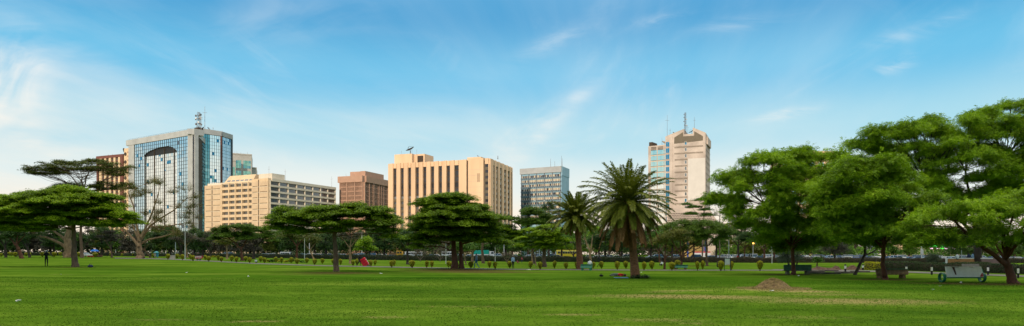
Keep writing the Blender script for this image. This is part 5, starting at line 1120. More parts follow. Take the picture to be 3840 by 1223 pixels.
# far belt of trees beyond the road
def belt():
    rng = random.Random(99); kinds = [('darkgreen', 'dark green'), ('midgreen', 'mid green'), ('olive', 'olive'), ('darkgreen', 'deep green'), ('jaca', 'mauve-grey')]
    spec = []
    px = -60
    while px < 3900:
        if px < 2450: top = 840 + rng.uniform(-20, 14)
        elif px < 2700: top = 830 + rng.uniform(-12, 12)
        elif px < 2900: top = 868 + rng.uniform(-12, 18)
        else: top = 850 + rng.uniform(-20, 25)
        if 760 < px < 1120: top += 8
        w_ = rng.uniform(75, 120)
        if not (2590 < px < 2660 or 3460 < px < 3600 or 3205 < px < 3285): spec.append((px, top, w_))
        px += w_ * (.52 if px < 2500 else .62)
    tops = [k[0] for k in spec]; ks = [rng.choice(kinds) for _ in spec]
    labs = rel_labels(tops, [f'{k[1]} far tree beyond the road' for k in ks])
    for i, (px, top, w_) in enumerate(spec):
        d = rng.uniform(325, 375); base = G(px, d); yb = HY + (CAMZ - base.z) / d * F; h = yb - top; rx = w_ / 2
        ell = [(px, top + h * .22, rx * .6, h * .2), (px - rx * .5, top + h * .42, rx * .55, h * .24), (px + rx * .5, top + h * .40, rx * .55, h * .22), (px, top + h * .6, rx * .85, h * .24), (px - rx * .3, top + h * .72, rx * .7, h * .2), (px + rx * .35, top + h * .74, rx * .7, h * .2)]
        tree('far_tree', labs[i], 'tree', [[(px, yb, 9), (px + rng.uniform(-4, 4), yb - h * .25, 6), (px, yb - h * .45, 5)]], ell, 200 + i, L[ks[i][0]], M['darkbark'], pad=2.6, flat=.6, ls=.62, lai=1.7, pk=1.25, twigs=1, base_d=d, group='far belt of trees beyond the road', limb=.3)
belt()
# palms and dark trees peeping behind
tree('far_tree', 'small fan-leaved palm top in front of the grey block beside the double lamp', 'tree', [[(2058, 990, 7), (2056, 850, 5), (2058, 790, 4)]], [(2058, 765, 20, 14), (2042, 778, 14, 10), (2072, 776, 14, 12)], 150, L['darkgreen'], M['darkbark'], pad=1.6, flat=.8, ls=.45, lai=1.3, pk=1.3, asp=.2, base_d=210)
tree('far_tree', 'dark bushy tree filling the gap left of the big palm', 'tree', [[(2270, 985, 8), (2270, 930, 6)]], [(2270, 880, 60, 26), (2230, 905, 50, 26), (2310, 900, 60, 28), (2270, 930, 70, 18)], 151, L['darkgreen'], M['darkbark'], pad=1.9, flat=.6, ls=.38, lai=1.4, pk=1.3, base_d=210)
tree('far_tree', 'round bright green tree between the lone flat-topped tree and the tilted red cart', 'tree', [[(1385, 975, 7), (1385, 940, 5)]], [(1370, 915, 36, 18), (1345, 932, 22, 14), (1395, 930, 26, 15), (1375, 900, 22, 10)], 152, L['feather'], M['darkbark'], pad=1.6, flat=.6, ls=.3, lai=1.8, pk=1.4, base_d=190)

# ------------------------------------------------------------------ hedges
def hedge(label, pts, height, width, leaf, seed, ls, name='hedge', dens=2.3, group=None):
    rng = np.random.default_rng(seed); P0 = np.array([[p.x, p.y] for p in pts]); cum = np.r_[0, np.cumsum(np.linalg.norm(np.diff(P0, axis=0), axis=1))]; Lh = cum[-1]
    r = thing(name, label, 'hedge', pts[0], group); org = np.array(pts[0])
    ns = max(6, int(Lh / 1.2)); u = np.linspace(0, Lh, ns); cx = np.interp(u, cum, P0[:, 0]); cy = np.interp(u, cum, P0[:, 1]); t = np.gradient(np.stack([cx, cy], 1), axis=0); t /= np.linalg.norm(t, axis=1, keepdims=True); nn = np.stack([t[:, 1], -t[:, 0]], 1)
    prof = [(-.42, 0), (-.46, .5), (-.38, .88), (0, .95), (.38, .88), (.46, .5), (.42, 0)]; V = []
    for k in range(ns):
        z = g(cx[k], cy[k]); hh = height * (1 + .07 * math.sin(k * .9) + rng.normal(0, .04))
        for a, b in prof: V.append((cx[k] + nn[k, 0] * a * width - org[0], cy[k] + nn[k, 1] * a * width - org[1], z + b * hh - org[2] - .02))
    Q = [(k * 7 + j, k * 7 + j + 1, k * 7 + j + 8, k * 7 + j + 7) for k in range(ns - 1) for j in range(6)]
    link('branches', meshnp('branches', np.array(V), np.array(Q), M['darkbark']), r)
    N_ = int(Lh * (2 * height + width) / (ls * ls * .3) * dens * .5); uu = rng.uniform(0, Lh, N_); x = np.interp(uu, cum, P0[:, 0]); y = np.interp(uu, cum, P0[:, 1]); tx = np.interp(uu, u, nn[:, 0]); ty = np.interp(uu, u, nn[:, 1])
    s = rng.uniform(0, 2 * height + width, N_); side = np.where(s < height, -1, np.where(s > height + width, 1, 0)); zz = np.where(s < height, s, np.where(s > height + width, 2 * height + width - s, height)); off = np.where(side == 0, s - height - width / 2, side * width / 2)
    wob = 1 + .08 * np.sin(uu * .75) + .06 * np.sin(uu * 2.3 + 1); off = off * (1 + rng.normal(0, .08, N_)) * (.85 + .15 * np.sqrt(np.clip(1.2 - zz / height, 0, 1))); zz = zz * wob + rng.normal(0, .05, N_)
    x = x + tx * off; y = y + ty * off; pos = np.stack([x, y, gnp(x, y) + np.maximum(zz, .03)], 1)
    nr = rng.normal(0, .6, (N_, 3)); nr[:, 0] += tx * side; nr[:, 1] += ty * side; nr[:, 2] += .5 + (side == 0) * .6
    V, Qq = leaf_mesh(rng, pos - org, nr, rng.normal(0, 1, (N_, 3)), ls * rng.uniform(.6, 1.3, N_), ls * .6 * rng.uniform(.6, 1.3, N_)); link('foliage', meshnp('foliage', V, Qq, leaf), r); return r
hedge('long clipped dark hedge along the far edge of the lawn before the traffic', [G(p, hd(p)) for p in (430, 700, 960, 1200, 1440, 1700, 1900, 2200, 2480)], 1.22, 1.3, L['hedge'], 301, .21)
hedge('brown-tinged hedge before the parked cars between the thin red-trunked tree and the sapling', [G(p, hd(p)) for p in (2486, 2700, 2900, 3040)], 1.12, 1.3, L['brownhedge'], 302, .20)
hedge('brownish untrimmed hedge before the parked cars in the right of the park', [G(p, hd(p)) for p in (3046, 3200, 3400, 3600, 3840, 3990)], 1.08, 1.4, L['brownhedge'], 303, .2)
hedge('dark far hedge behind the leftmost trees', [G(p, hd(p)) for p in (-160, 100, 250, 422)], 1.5, 1.5, L['hedge'], 304, .3)
hedge('low dark clipped hedge behind the black and white bollards', [P(p, y) for p, y in ((3322, 1013), (3450, 1016), (3600, 1020), (3720, 1024), (3860, 1028), (3990, 1032))], .92, 1.6, L['hedge'], 305, .12)
hedge('yellow-green clipped hedge piece between the forked tree and the ochre bench', [P(p, y) for p, y in ((3242, 1012), (3314, 1013))], .85, 1.5, L['gold'], 306, .11)
# low mixed shrubs behind the golden shrubs
for i, (px, py, w_, h_, lf, lb) in enumerate([(1005, 983, 18, 12, 'gold', 'low yellow mound shrub behind the golden shrubs near the minibus'), (1022, 984, 14, 15, 'midgreen', 'low green mound shrub beside the yellow mound near the minibus'), (1046, 983, 12, 12, 'gold', 'tiny yellow-green mound shrub left of the Y-branched red tree'), (1072, 985, 17, 13, 'gold', 'wide yellow mound shrub straight below the white minibus'), (1090, 984, 12, 13, 'midgreen', 'green mound shrub right of the wide yellow mound'), (1112, 984, 18, 20, 'acacia', 'taller leafy mound shrub under the red-brown multi-branched tree'), (1132, 986, 16, 12, 'midgreen', 'green mound shrub at the right end of the mixed shrub bed'), (762, 959, 26, 9, 'gold', 'broad yellow-topped shrub just behind the red snack cart'), (800, 965, 22, 7, 'gold', 'low yellow shrub strip right of the red snack cart'), (675, 964, 10, 7, 'gold', 'low yellow shrub left of the tall lamp pole by the stone bin'), (2136, 975, 18, 18, 'brownhedge', 'round brown shrub in front of the yellow bus'), (2400, 1044, 50, 13, 'hedge', 'patch of tall dark grass at the foot of the big palm')]):
    p = P(px, py); s = p.y / F
    tree('mound_shrub', lb, 'shrub', [[(px, py, 2), (px, py - h_ * .4, 1)]], [(px, py - h_ * .45, w_ * .6, h_ * .45), (px - w_ * .35, py - h_ * .35, w_ * .4, h_ * .33), (px + w_ * .35, py - h_ * .35, w_ * .4, h_ * .35)], 320 + i, L[lf], M['darkbark'], pad=max(.25, h_ * s * .4), flat=.7, ls=.0032 * p.y, lai=1.5, pk=1.3, twigs=1, root=False)

# ------------------------------------------------------------------ golden topiary shrubs
def topiary_proto(seed):
    rng = np.random.default_rng(seed); T = Tubes()
    for k in range(5):
        a = rng.uniform(0, 6.28); T.add(np.array([[.02 * math.cos(a), .02 * math.sin(a), -.03], [.05 * math.cos(a), .05 * math.sin(a), .2], [.16 * math.cos(a), .16 * math.sin(a), .5]]), [.028, .02, .01], 5)
    n = 2400; z = rng.uniform(0, 1, n) ** .8; prof = np.interp(z, [0, .12, .3, .55, .75, .9, 1], [.07, .16, .25, .34, .36, .27, .06]); a = rng.uniform(0, 6.28, n)
    lump = 1 + .10 * np.sin(3 * a + z * 7 + seed) + .07 * np.sin(7 * a - z * 11); rr = prof * lump * rng.uniform(.82, 1.05, n)
    pos = np.stack([rr * np.cos(a), rr * np.sin(a), .10 + .9 * z], 1); nr = np.stack([np.cos(a), np.sin(a), (z - .45) * 2.2], 1) + rng.normal(0, .45, (n, 3))
    V, Q = leaf_mesh(rng, pos, nr, rng.normal(0, 1, (n, 3)), .065 * rng.uniform(.7, 1.3, n), .045 * rng.uniform(.7, 1.3, n))
    # inner body of twigs, dark
    m2 = []; ico = []
    for k in range(9):
        zc = .2 + .75 * k / 8; r_ = float(np.interp(zc, [.2, .4, .6, .8, .95], [.12, .22, .28, .27, .1])) * .86
        for j in range(10): ico.append((r_ * math.cos(j * .628), r_ * math.sin(j * .628), zc))
    Qb = [(k * 10 + j, k * 10 + (j + 1) % 10, k * 10 + 10 + (j + 1) % 10, k * 10 + 10 + j) for k in range(8) for j in range(10)]
    r = thing('topiary_shrub', 'x', 'shrub'); T.V.append(np.array(ico)); T.Q.append(np.array(Qb) + T.n); T.n += len(ico)
    link('stem', T.mesh('stem', M['darkbark']), r); link('foliage', meshnp('foliage', V, Q, L['gold']), r); return r
B = []
def addb(ox, oy, lst):
    for e in lst: B.append((ox + e[0] / 3.417, oy + e[1] / 3.417, e[2] / 3.417, (e[3] if len(e) > 3 else e[2] * .75) / 3.417))
addb(0, 820, [(18, 490, 50), (120, 480, 54), (145, 483, 50), (193, 489, 64), (335, 485, 50), (375, 492, 64), (460, 472, 38), (543, 495, 64, 50), (628, 478, 45), (693, 492, 64, 60), (770, 482, 55), (815, 470, 42), (1007, 492, 64, 50), (1217, 496, 62, 60), (1420, 490, 50), (1565, 486, 38)])
addb(480, 820, [(65, 482, 30), (325, 503, 55), (445, 483, 28), (512, 525, 70, 50), (628, 515, 65, 50), (700, 530, 68, 48), (800, 525, 68, 45), (832, 545, 74, 50), (990, 532, 70, 50), (1033, 548, 72, 58), (1155, 538, 70, 48), (1197, 555, 70, 55), (1327, 547, 68, 52), (1390, 563, 72, 50), (1505, 549, 67, 52), (1560, 570, 77, 55)])
addb(960, 820, [(60, 555, 70, 52), (110, 572, 70, 55), (252, 562, 72, 52), (327, 570, 68, 52), (452, 570, 72, 58), (528, 585, 78, 62), (650, 572, 70, 58), (752, 595, 80, 62), (850, 582, 73, 52), (990, 585, 65, 50), (1082, 595, 80, 48), (1245, 610, 85, 55), (1295, 602, 80, 50), (1473, 615, 85, 50), (1523, 603, 80, 48)])
addb(1440, 820, [(100, 627, 92, 60), (130, 612, 80, 45), (360, 632, 98, 72), (548, 633, 90, 58), (612, 630, 95, 52), (828, 627, 85, 50), (862, 632, 80, 45), (1115, 637, 90, 68), (1350, 633, 85, 60), (1424, 650, 98, 62), (1612, 637, 92, 60)])
addb(1920, 820, [(237, 640, 95, 60), (362, 655, 98, 60), (542, 640, 95, 55), (692, 648, 90, 58), (825, 640, 90, 40), (1040, 640, 90, 50), (1148, 643, 100, 62), (1350, 658, 105, 68), (1460, 643, 100, 60)])
addb(2400, 840, [(50, 598, 112, 65), (155, 582, 108, 68), (408, 597, 112, 75), (478, 575, 105, 75), (738, 600, 112, 60), (802, 585, 108, 60), (1035, 603, 128, 82), (1168, 597, 118, 50), (1537, 602, 132, 85)])
tl = rel_labels([b[0] for b in B], 'golden clipped topiary shrub'); protos = [topiary_proto(s) for s in range(4)]; rq = random.Random(12)
for i, (px, py, h, w_) in enumerate(B):
    p = P(px, py); s = p.y / F * h; sw = p.y / F * w_ / .74; pr = protos[i % 4]
    o = pr if i < 4 else dup(pr)
    o.location = p; o.rotation_euler = (0, 0, rq.uniform(0, 6.28)); o.scale = (sw * rq.uniform(.85, 1.15), sw * rq.uniform(.85, 1.15), s * rq.uniform(.94, 1.1)); o.rotation_euler = (rq.uniform(-.06, .06), rq.uniform(-.08, .08), rq.uniform(0, 6.28)); o['label'] = tl[i]; o['group'] = 'golden topiary shrubs along the path'

# dense undergrowth beyond the road, closing the view under the far trees
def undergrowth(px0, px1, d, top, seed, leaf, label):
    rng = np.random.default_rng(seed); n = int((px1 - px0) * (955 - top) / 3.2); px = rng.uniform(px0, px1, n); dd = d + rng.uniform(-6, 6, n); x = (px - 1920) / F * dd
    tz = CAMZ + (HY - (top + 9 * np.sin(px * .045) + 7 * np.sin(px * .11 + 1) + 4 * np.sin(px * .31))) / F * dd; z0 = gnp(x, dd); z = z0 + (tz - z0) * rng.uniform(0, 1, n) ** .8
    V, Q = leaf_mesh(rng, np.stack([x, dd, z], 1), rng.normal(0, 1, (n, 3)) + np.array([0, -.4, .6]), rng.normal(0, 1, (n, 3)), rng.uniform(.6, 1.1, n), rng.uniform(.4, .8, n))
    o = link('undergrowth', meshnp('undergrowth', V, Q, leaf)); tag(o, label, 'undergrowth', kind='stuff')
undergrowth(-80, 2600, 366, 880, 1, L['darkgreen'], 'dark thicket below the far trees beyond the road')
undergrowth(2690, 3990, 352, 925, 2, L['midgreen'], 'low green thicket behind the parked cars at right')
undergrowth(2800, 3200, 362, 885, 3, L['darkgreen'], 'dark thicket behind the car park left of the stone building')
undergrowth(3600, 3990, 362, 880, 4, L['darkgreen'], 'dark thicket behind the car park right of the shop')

for k, (px, w_, top, lf, lb, dd) in enumerate([(1895, 110, 842, 'midgreen', 'mid green bushy tree behind the tiered tree pads right of the sand tower', 215), (2105, 110, 838, 'feather', 'light green bushy tree between the small tiered tree and the smaller palm', 220), (2245, 100, 842, 'feather', 'light green bushy tree between the two palms', 230), (2330, 110, 850, 'darkgreen', 'dark bushy tree hidden behind the big palm skirt', 225), (2440, 110, 838, 'midgreen', 'bushy tree whose crown shows past the big palm fronds below the tower', 225), (2520, 110, 800, 'acacia', 'broad light green crown under the lattice podium of the beige tower', 200), (2600, 120, 806, 'acacia', 'light green crown below the white banner of the beige tower', 210), (2685, 100, 820, 'midgreen', 'leafy crown just left of the two-headed street lamp', 215), (2560, 90, 850, 'olive', 'olive crown above the yellow lattice building', 240), (1440, 110, 850, 'darkgreen', 'dark crown filling between the lone and the double-trunked trees', 230), (1220, 120, 858, 'darkgreen', 'dark crown behind the trunk of the lone flat-topped tree', 240), (640, 110, 845, 'darkgreen', 'dark crown behind the twin lamp posts', 250), (760, 110, 858, 'darkgreen', 'dark crown behind the red snack cart', 260), (200, 130, 838, 'darkgreen', 'dark crown behind the massive fig tree', 250), (60, 120, 842, 'darkgreen', 'dark crown behind the thick leaning trunk at far left', 240), (380, 110, 842, 'darkgreen', 'dark crown behind the blue parasol', 250)]):
    base = G(px, dd); yb = HY + (CAMZ - base.z) / dd * F; h = yb - top; rx = w_ / 2
    tree('far_tree', lb, 'tree', [[(px, yb, 8), (px + 2, yb - h * .3, 6), (px, yb - h * .5, 5)]], [(px, top + h * .2, rx * .6, h * .2), (px - rx * .5, top + h * .38, rx * .5, h * .22), (px + rx * .5, top + h * .36, rx * .5, h * .22), (px - rx * .2, top + h * .58, rx * .7, h * .2), (px + rx * .3, top + h * .62, rx * .6, h * .2)], 500 + k, L[lf], M['darkbark'], pad=1.9, flat=.6, ls=.4, lai=1.5, pk=1.25, twigs=1, base_d=dd, limb=.3)
# ------------------------------------------------------------------ people
SK_ = mat('dark_skin', (.075, .038, .022), .6, .15, 8); CL = {}
def cloth(name, c): 
    if name not in CL: CL[name] = mat(name + '_cloth', c, .9, .15, 6)
    return CL[name]
def person(label, loc, rz, joints, top, legs, hair=None, shoes=None, height=1.72, cap=None, skirt=False):
    """joints: dict of (x, y, z) in metres for a 1.72 m figure facing -y; one continuous skinned surface."""
    J = dict(pel=(0, 0, .95), wai=(0, 0, 1.1), che=(0, 0, 1.35), nek=(0, 0, 1.48), hed=(0, -.02, 1.56), crn=(0, -.02, 1.68), shl=(-.17, 0, 1.42), ell=(-.24, .02, 1.14), hal=(-.26, -.04, .90), fil=(-.265, -.05, .80),
             shr=(.17, 0, 1.42), elr=(.24, .02, 1.14), har=(.26, -.04, .90), fir=(.265, -.05, .80), hpl=(-.09, 0, .92), knl=(-.10, -.01, .50), anl=(-.10, .03, .09), tol=(-.11, -.15, .04), hpr=(.09, 0, .92), knr=(.10, -.01, .50), anr=(.10, .03, .09), tor=(.11, -.15, .04))
    J.update(joints); R_ = dict(pel=.135, wai=.125, che=.15, nek=.055, hed=.085, crn=.075, shl=.07, ell=.046, hal=.034, fil=.026, shr=.07, elr=.046, har=.034, fir=.026, hpl=.095, knl=.06, anl=.042, tol=.035, hpr=.095, knr=.06, anr=.042, tor=.035)
    E = [('pel', 'wai'), ('wai', 'che'), ('che', 'nek'), ('nek', 'hed'), ('hed', 'crn'), ('che', 'shl'), ('shl', 'ell'), ('ell', 'hal'), ('hal', 'fil'), ('che', 'shr'), ('shr', 'elr'), ('elr', 'har'), ('har', 'fir'), ('pel', 'hpl'), ('hpl', 'knl'), ('knl', 'anl'), ('anl', 'tol'), ('pel', 'hpr'), ('hpr', 'knr'), ('knr', 'anr'), ('anr', 'tor')]
    ks = list(J); k = height / 1.72; me = bpy.data.meshes.new('body'); me.from_pydata([tuple(c * k for c in J[a]) for a in ks], [(ks.index(a), ks.index(b)) for a, b in E], []); o = bpy.data.objects.new('tmp', me); C.objects.link(o)
    md = o.modifiers.new('s', 'SKIN'); md.use_smooth_shade = True; sb = o.modifiers.new('b', 'SUBSURF'); sb.levels = 1; sb.render_levels = 1
    for i, a in enumerate(ks): v = me.skin_vertices[0].data[i]; v.radius = (R_[a] * k, R_[a] * k); v.use_root = a == 'pel'
    dg = bpy.context.evaluated_depsgraph_get(); bm = bpy.data.meshes.new_from_object(o.evaluated_get(dg)); bpy.data.objects.remove(o)
    bm.name = 'body'; bm.materials.clear()
    for m_ in (SK_, top, legs, shoes or M['slot']): bm.materials.append(m_)
    JV = {a: Vector(J[a]) * k for a in ks}; seg = [(a, b, (0 if a in ('nek', 'hed') else 0 if b in ('fil', 'fir') else 3 if b in ('tol', 'tor') else 2 if b in ('hpl', 'hpr', 'knl', 'knr', 'anl', 'anr') else 1)) for a, b in E]
    for f in bm.polygons:
        c = f.center; best = (9, 0)
        for a, b, mi in seg:
            p, q = JV[a], JV[b]; t = max(0, min(1, (c - p).dot(q - p) / max(1e-6, (q - p).length_squared))); dd = (p + (q - p) * t - c).length - R_[a] * k * .6
            if dd < best[0]: best = (dd, mi)
        f.material_index = best[1]; f.use_smooth = True
    r = thing('person', label, 'person', loc, rz=rz); link('body', bm, r)
    # hair or cap
    mb = MB(); h = JV['hed'].lerp(JV['crn'], .72); u = (JV['crn'] - JV['hed']).normalized(); rr = .105 * k; n = 10
    q = u.orthogonal().normalized(); w_ = u.cross(q); rings = [(1.0, -.12), (.98, .25), (.72, .68), (.3, .93), (.02, 1.0)]; i0 = 0
    for a_, b_ in rings:
        for j in range(n): mb.v.append(tuple(h + u * (b_ * rr) + (q * math.cos(j * 6.283 / n) + w_ * math.sin(j * 6.283 / n)) * (a_ * rr)))
    mm = cap or hair or M['slot']
    for a in range(4):
        for j in range(n): mb.f.append([a * n + j, a * n + (j + 1) % n, (a + 1) * n + (j + 1) % n, (a + 1) * n + j]); mb.m.append(mb.mi(mm))
    mb.build('cap' if cap else 'hair', r, True)
    # face: nose, ears, eyes on the facing side
    mb = MB(); c = JV['hed'].lerp(JV['crn'], .35); fdir = Vector((0, -1, 0)) if abs(u.z) > .5 else Vector((0, 0, 1)); sx = u.cross(fdir).normalized()
    mb.tube([c + fdir * .07 * k, c + fdir * .115 * k - u * .012], [.012, .016], SK_, 5)
    for s in (-1, 1):
        mb.tube([c + sx * s * .075 * k - u * .03, c + sx * s * .098 * k + u * .03], [.015, .018], SK_, 5); mb.tube([c + fdir * .082 * k + sx * s * .032 + u * .02, c + fdir * .092 * k + sx * s * .032 + u * .02], [.012, .01], M['white'], 5)
    mb.tube([c + fdir * .08 * k - sx * .025 - u * .05, c + fdir * .08 * k + sx * .025 - u * .05], .008, M['redbrown'], 5)
    mb.build('face', r, True); return r
WALK = dict(knl=(-.09, -.22, .52), anl=(-.09, -.20, .12), tol=(-.09, -.38, .09), knr=(.09, .04, .50), anr=(.09, .34, .14), tor=(.09, .24, .03), hal=(-.27, .14, .92), fil=(-.27, .20, .83), ell=(-.25, .12, 1.14), elr=(.25, -.06, 1.14), har=(.26, -.24, .96), fir=(.26, -.30, .88))
SIT = dict(pel=(0, 0, .52), wai=(0, .02, .68), che=(0, .0, .92), nek=(0, -.03, 1.06), hed=(0, -.07, 1.13), crn=(0, -.08, 1.25), shl=(-.17, 0, .99), shr=(.17, 0, .99), ell=(-.24, -.02, .72), elr=(.24, -.02, .72), hal=(-.14, -.26, .64), har=(.14, -.26, .64), fil=(-.08, -.34, .62), fir=(.08, -.34, .62), hpl=(-.09, -.04, .50), hpr=(.09, -.04, .50), knl=(-.12, -.45, .50), knr=(.12, -.45, .50), anl=(-.12, -.42, .09), anr=(.12, -.42, .09), tol=(-.12, -.6, .04), tor=(.12, -.6, .04))
GSIT = {k: (v[0], v[1], v[2] - .38) for k, v in SIT.items()}; GSIT.update(knl=(-.2, -.36, .38), knr=(.2, -.36, .38), anl=(-.12, -.55, .07), anr=(.12, -.55, .07), tol=(-.12, -.7, .04), tor=(.12, -.7, .04))
PUSH = dict(WALK); PUSH.update(che=(0, -.12, 1.30), nek=(0, -.18, 1.42), hed=(0, -.22, 1.48), crn=(0, -.24, 1.60), shl=(-.17, -.12, 1.36), shr=(.17, -.12, 1.36), ell=(-.22, -.32, 1.16), elr=(.22, -.32, 1.16), hal=(-.2, -.52, 1.08), har=(.2, -.52, 1.08), fil=(-.2, -.60, 1.08), fir=(.2, -.60, 1.08))
LIE = dict(pel=(0, 0, .14), wai=(.16, 0, .16), che=(.40, 0, .17), nek=(.54, 0, .16), hed=(.62, 0, .14), crn=(.75, 0, .13), shl=(.46, -.16, .2), shr=(.46, .16, .12), ell=(.36, -.26, .10), elr=(.62, .3, .08), hal=(.6, -.26, .06), har=(.75, .16, .06), fil=(.68, -.2, .05), fir=(.8, .1, .05), hpl=(-.03, -.08, .2), hpr=(-.03, .08, .12), knl=(-.40, -.16, .2), knr=(-.44, .06, .08), anl=(-.78, -.05, .1), anr=(-.84, .1, .06), tol=(-.86, -.1, .08), tor=(-.94, .08, .06))
black = cloth('black', (.012, .012, .015)); white = cloth('white', (.68, .70, .74)); blue = cloth('light_blue', (.28, .42, .62)); jeans = cloth('blue_jean', (.04, .17, .33)); red = cloth('red', (.5, .012, .02)); pinkc = cloth('pink', (.45, .10, .13)); grey = cloth('grey', (.15, .16, .18)); navy = cloth('navy', (.02, .03, .07))
def at(px, py): return P(px, py)
person('man in black with a white cap standing on the lawn, arms raised', at(174, 999), R(200), dict(ell=(-.27, -.10, 1.2), hal=(-.12, -.22, 1.42), fil=(-.06, -.2, 1.5), elr=(.27, -.10, 1.2), har=(.12, -.22, 1.42), fir=(.06, -.2, 1.5)), black, black, cap=white, height=1.86)
person('man in a light blue shirt and jeans striding along the path', at(1787, 1007), R(-75), WALK, blue, jeans, height=1.62)
person('person in pale blue top and dark trousers standing right of the striding man', at(1924, 1007), R(35), {}, blue, black, height=1.5)
person('child in a pink top standing on the far lawn before the hedge', at(1957, 986), R(20), {}, pinkc, navy, height=1.15)
person('small child in pink sitting on the grass near the hedge', at(1940, 987), R(50), GSIT, pinkc, pinkc, height=1.2)
person('dark-clothed person walking behind a golden shrub right of the green palm bench', at(2247, 1003), R(60), WALK, black, black, height=1.6)
person('person in white sitting on the grass left of the thin red-trunked tree', at(2482, 997), R(-50), GSIT, white, black, height=1.5)
person('dark-clothed person sitting on the grass behind the shrub by the notice board', at(2690, 1003), R(60), GSIT, black, black, height=1.6)
person('person in a red top standing among the parked cars by the dark trunk', at(2766, 984), R(10), {}, red, black, height=1.7)
person('dark-clothed person walking behind the golden shrubs near the leftmost fig', at(190, 961), R(70), WALK, black, black, height=1.7)
person('person in a white top standing left of the table under the blue parasol', at(325, 962), R(20), {}, white, grey, height=1.7)
person('person in a pale blue shirt right of the blue parasol', at(383, 963), R(-30), {}, blue, navy, height=1.7)
person('dark figure furthest right of the group at the blue parasol', at(402, 963), R(60), WALK, black, black, height=1.7)
person('vendor in dark maroon standing behind the red snack cart', at(723, 968), R(-80), {}, cloth('maroon', (.10, .012, .025)), black, height=1.7)
person('man in black pushing the tilted red cart along the path', at(1346, 998), R(88), PUSH, black, black, height=1.62)
person('small figure in black and white crouching on the path edge right of the rounded acacia', at(960, 986), R(30), GSIT, white, black, height=1.3)
pb = P(2212, 1014); person('man in a white shirt seated on the green bench by the smaller palm', (pb.x, pb.y, pb.z - .02), R(160), SIT, white, black, height=1.62)
person('person lying asleep on the lawn in a red top beside the big palm', at(2318, 1037), R(-48), LIE, red, grey, height=1.6)
# blanket under the sleeper
p = P(2330, 1042); mb = MB(); mb.box(-.5, .45, -.45, .3, .0, .03, cloth('blue_blanket', (.10, .22, .42))); o = mb.build('blanket'); o.location = p; tag(o, 'thin blue blanket under the sleeping person in red', 'blanket')
# ------------------------------------------------------------------ furniture
def obj_thing(name, label, cat, px, py, rz=0, group=None): return thing(name, label, cat, P(px, py), group, rz)
teal = mat('green_bench_paint', (.012, .15, .085), .5, .25, 2); greenb = mat('faded_green_paint', (.05, .12, .06), .7, .35, 3); ochre = mat('peeling_ochre_paint', (.20, .10, .035), .8, .4, 4, col2=(.27, .17, .08)); cw = mat('peeling_white_paint', (.78, .76, .70), .75, .08, 3, col2=(.86, .85, .81), detail=10); rust = mat('rust_stain', (.10, .05, .03), .9, .4, 6); wood = mat('brown_board', (.28, .13, .035), .7, .3, 3, stretch=(1, 6, 1)); redp = mat('chipped_red_paint', (.45, .08, .09), .7, .3, 5)
# peeling white bench with green hoop ends
def hoop_bench(label, px, py, L_, rz, back, rustp=False, frontc=None):
    r = obj_thing('hoop_bench', label, 'bench', px, py, rz)
    mb = MB(); n = 16; h0, h1 = .36, 1.02
    for k in range(1): mb.hexa([(-L_ / 2, -.02, h0), (L_ / 2, -.02, h0), (L_ / 2, .06, h0), (-L_ / 2, .06, h0), (-L_ / 2, .16, h1), (L_ / 2 - .03, .16, h1), (L_ / 2 - .03, .24, h1), (-L_ / 2, .24, h1)], back)
    mb.build('backrest', r)
    mb = MB(); mb.box(-L_ / 2, L_ / 2, .03, .60, .30, .355, back); mb.build('seat', r)
    mb = MB(); mb.box(-L_ / 2, L_ / 2, -.03, .02, .27, .33, teal); mb.build('rail', r)
    for s in (-1, 1):
        mb = MB(); pts = [(s * (L_ / 2 + .13), .3 + .30 * math.cos(a * 6.2832 / 18), .31 + .31 * math.sin(a * 6.2832 / 18)) for a in range(18)]
        for a in range(18):
            p, q = Vector(pts[a]), Vector(pts[(a + 1) % 18]); c = Vector((pts[0][0], .3, .33)); pi, qi = p.lerp(c, .16), q.lerp(c, .16); w_ = Vector((.09, 0, 0)); mb.hexa([p - w_, q - w_, qi - w_, pi - w_, p + w_, q + w_, qi + w_, pi + w_], teal)
        mb.build('hoop_leg', r)
    if rustp:
        mb = MB(); mb.hexa([(-.62, -.005, .40), (-.55, -.005, .40), (-.55, .03, .40), (-.62, .03, .40), (-.78, .127, .98), (-.62, .127, .98), (-.62, .15, .98), (-.78, .15, .98)], rust)
        mb.hexa([(-.80, .135, .975), (-.35, .135, .975), (-.35, .17, .975), (-.80, .17, .975), (-.82, .142, 1.0), (-.3, .142, 1.0), (-.3, .17, 1.0), (-.82, .17, 1.0)], rust)
        mb.hexa([(.35, .137, .98), (.6, .137, .98), (.6, .17, .98), (.35, .17, .98), (.35, .143, 1.0), (.6, .143, 1.0), (.6, .17, 1.0), (.35, .17, 1.0)], rust)
        mb.hexa([(L_ / 2 - .25, -.024, .37), (L_ / 2 - .005, -.024, .37), (L_ / 2 - .005, .03, .37), (L_ / 2 - .25, .03, .37), (L_ / 2 - .07, .04, .62), (L_ / 2 - .02, .04, .62), (L_ / 2 - .02, .1, .62), (L_ / 2 - .07, .1, .62)], redp); mb.build('paint_damage', r)
    return r
hoop_bench('peeling white bench with green hoop ends in the right foreground', 3620, 1059, 2.38, R(1), cw, True)
b2 = hoop_bench('tan-backed slatted bench with a white rim behind the peeling white bench', 3604, 1006, 2.95, R(-3), wood); b2.scale = (1.3,) * 3
mb = MB(); mb.box(-1.49, 1.46, .15, .27, 1.021, 1.10, M['white']); mb.box(-1.53, -1.43, -.03, .2, .3, 1.02, M['white']); mb.build('rim', b2)
hoop_bench('grey weathered bench between the peeling white bench and the dark trunk', 3645, 1034, 1.6, R(4), mat('weathered_grey_boards', (.14, .13, .12), .9, .2, 4))
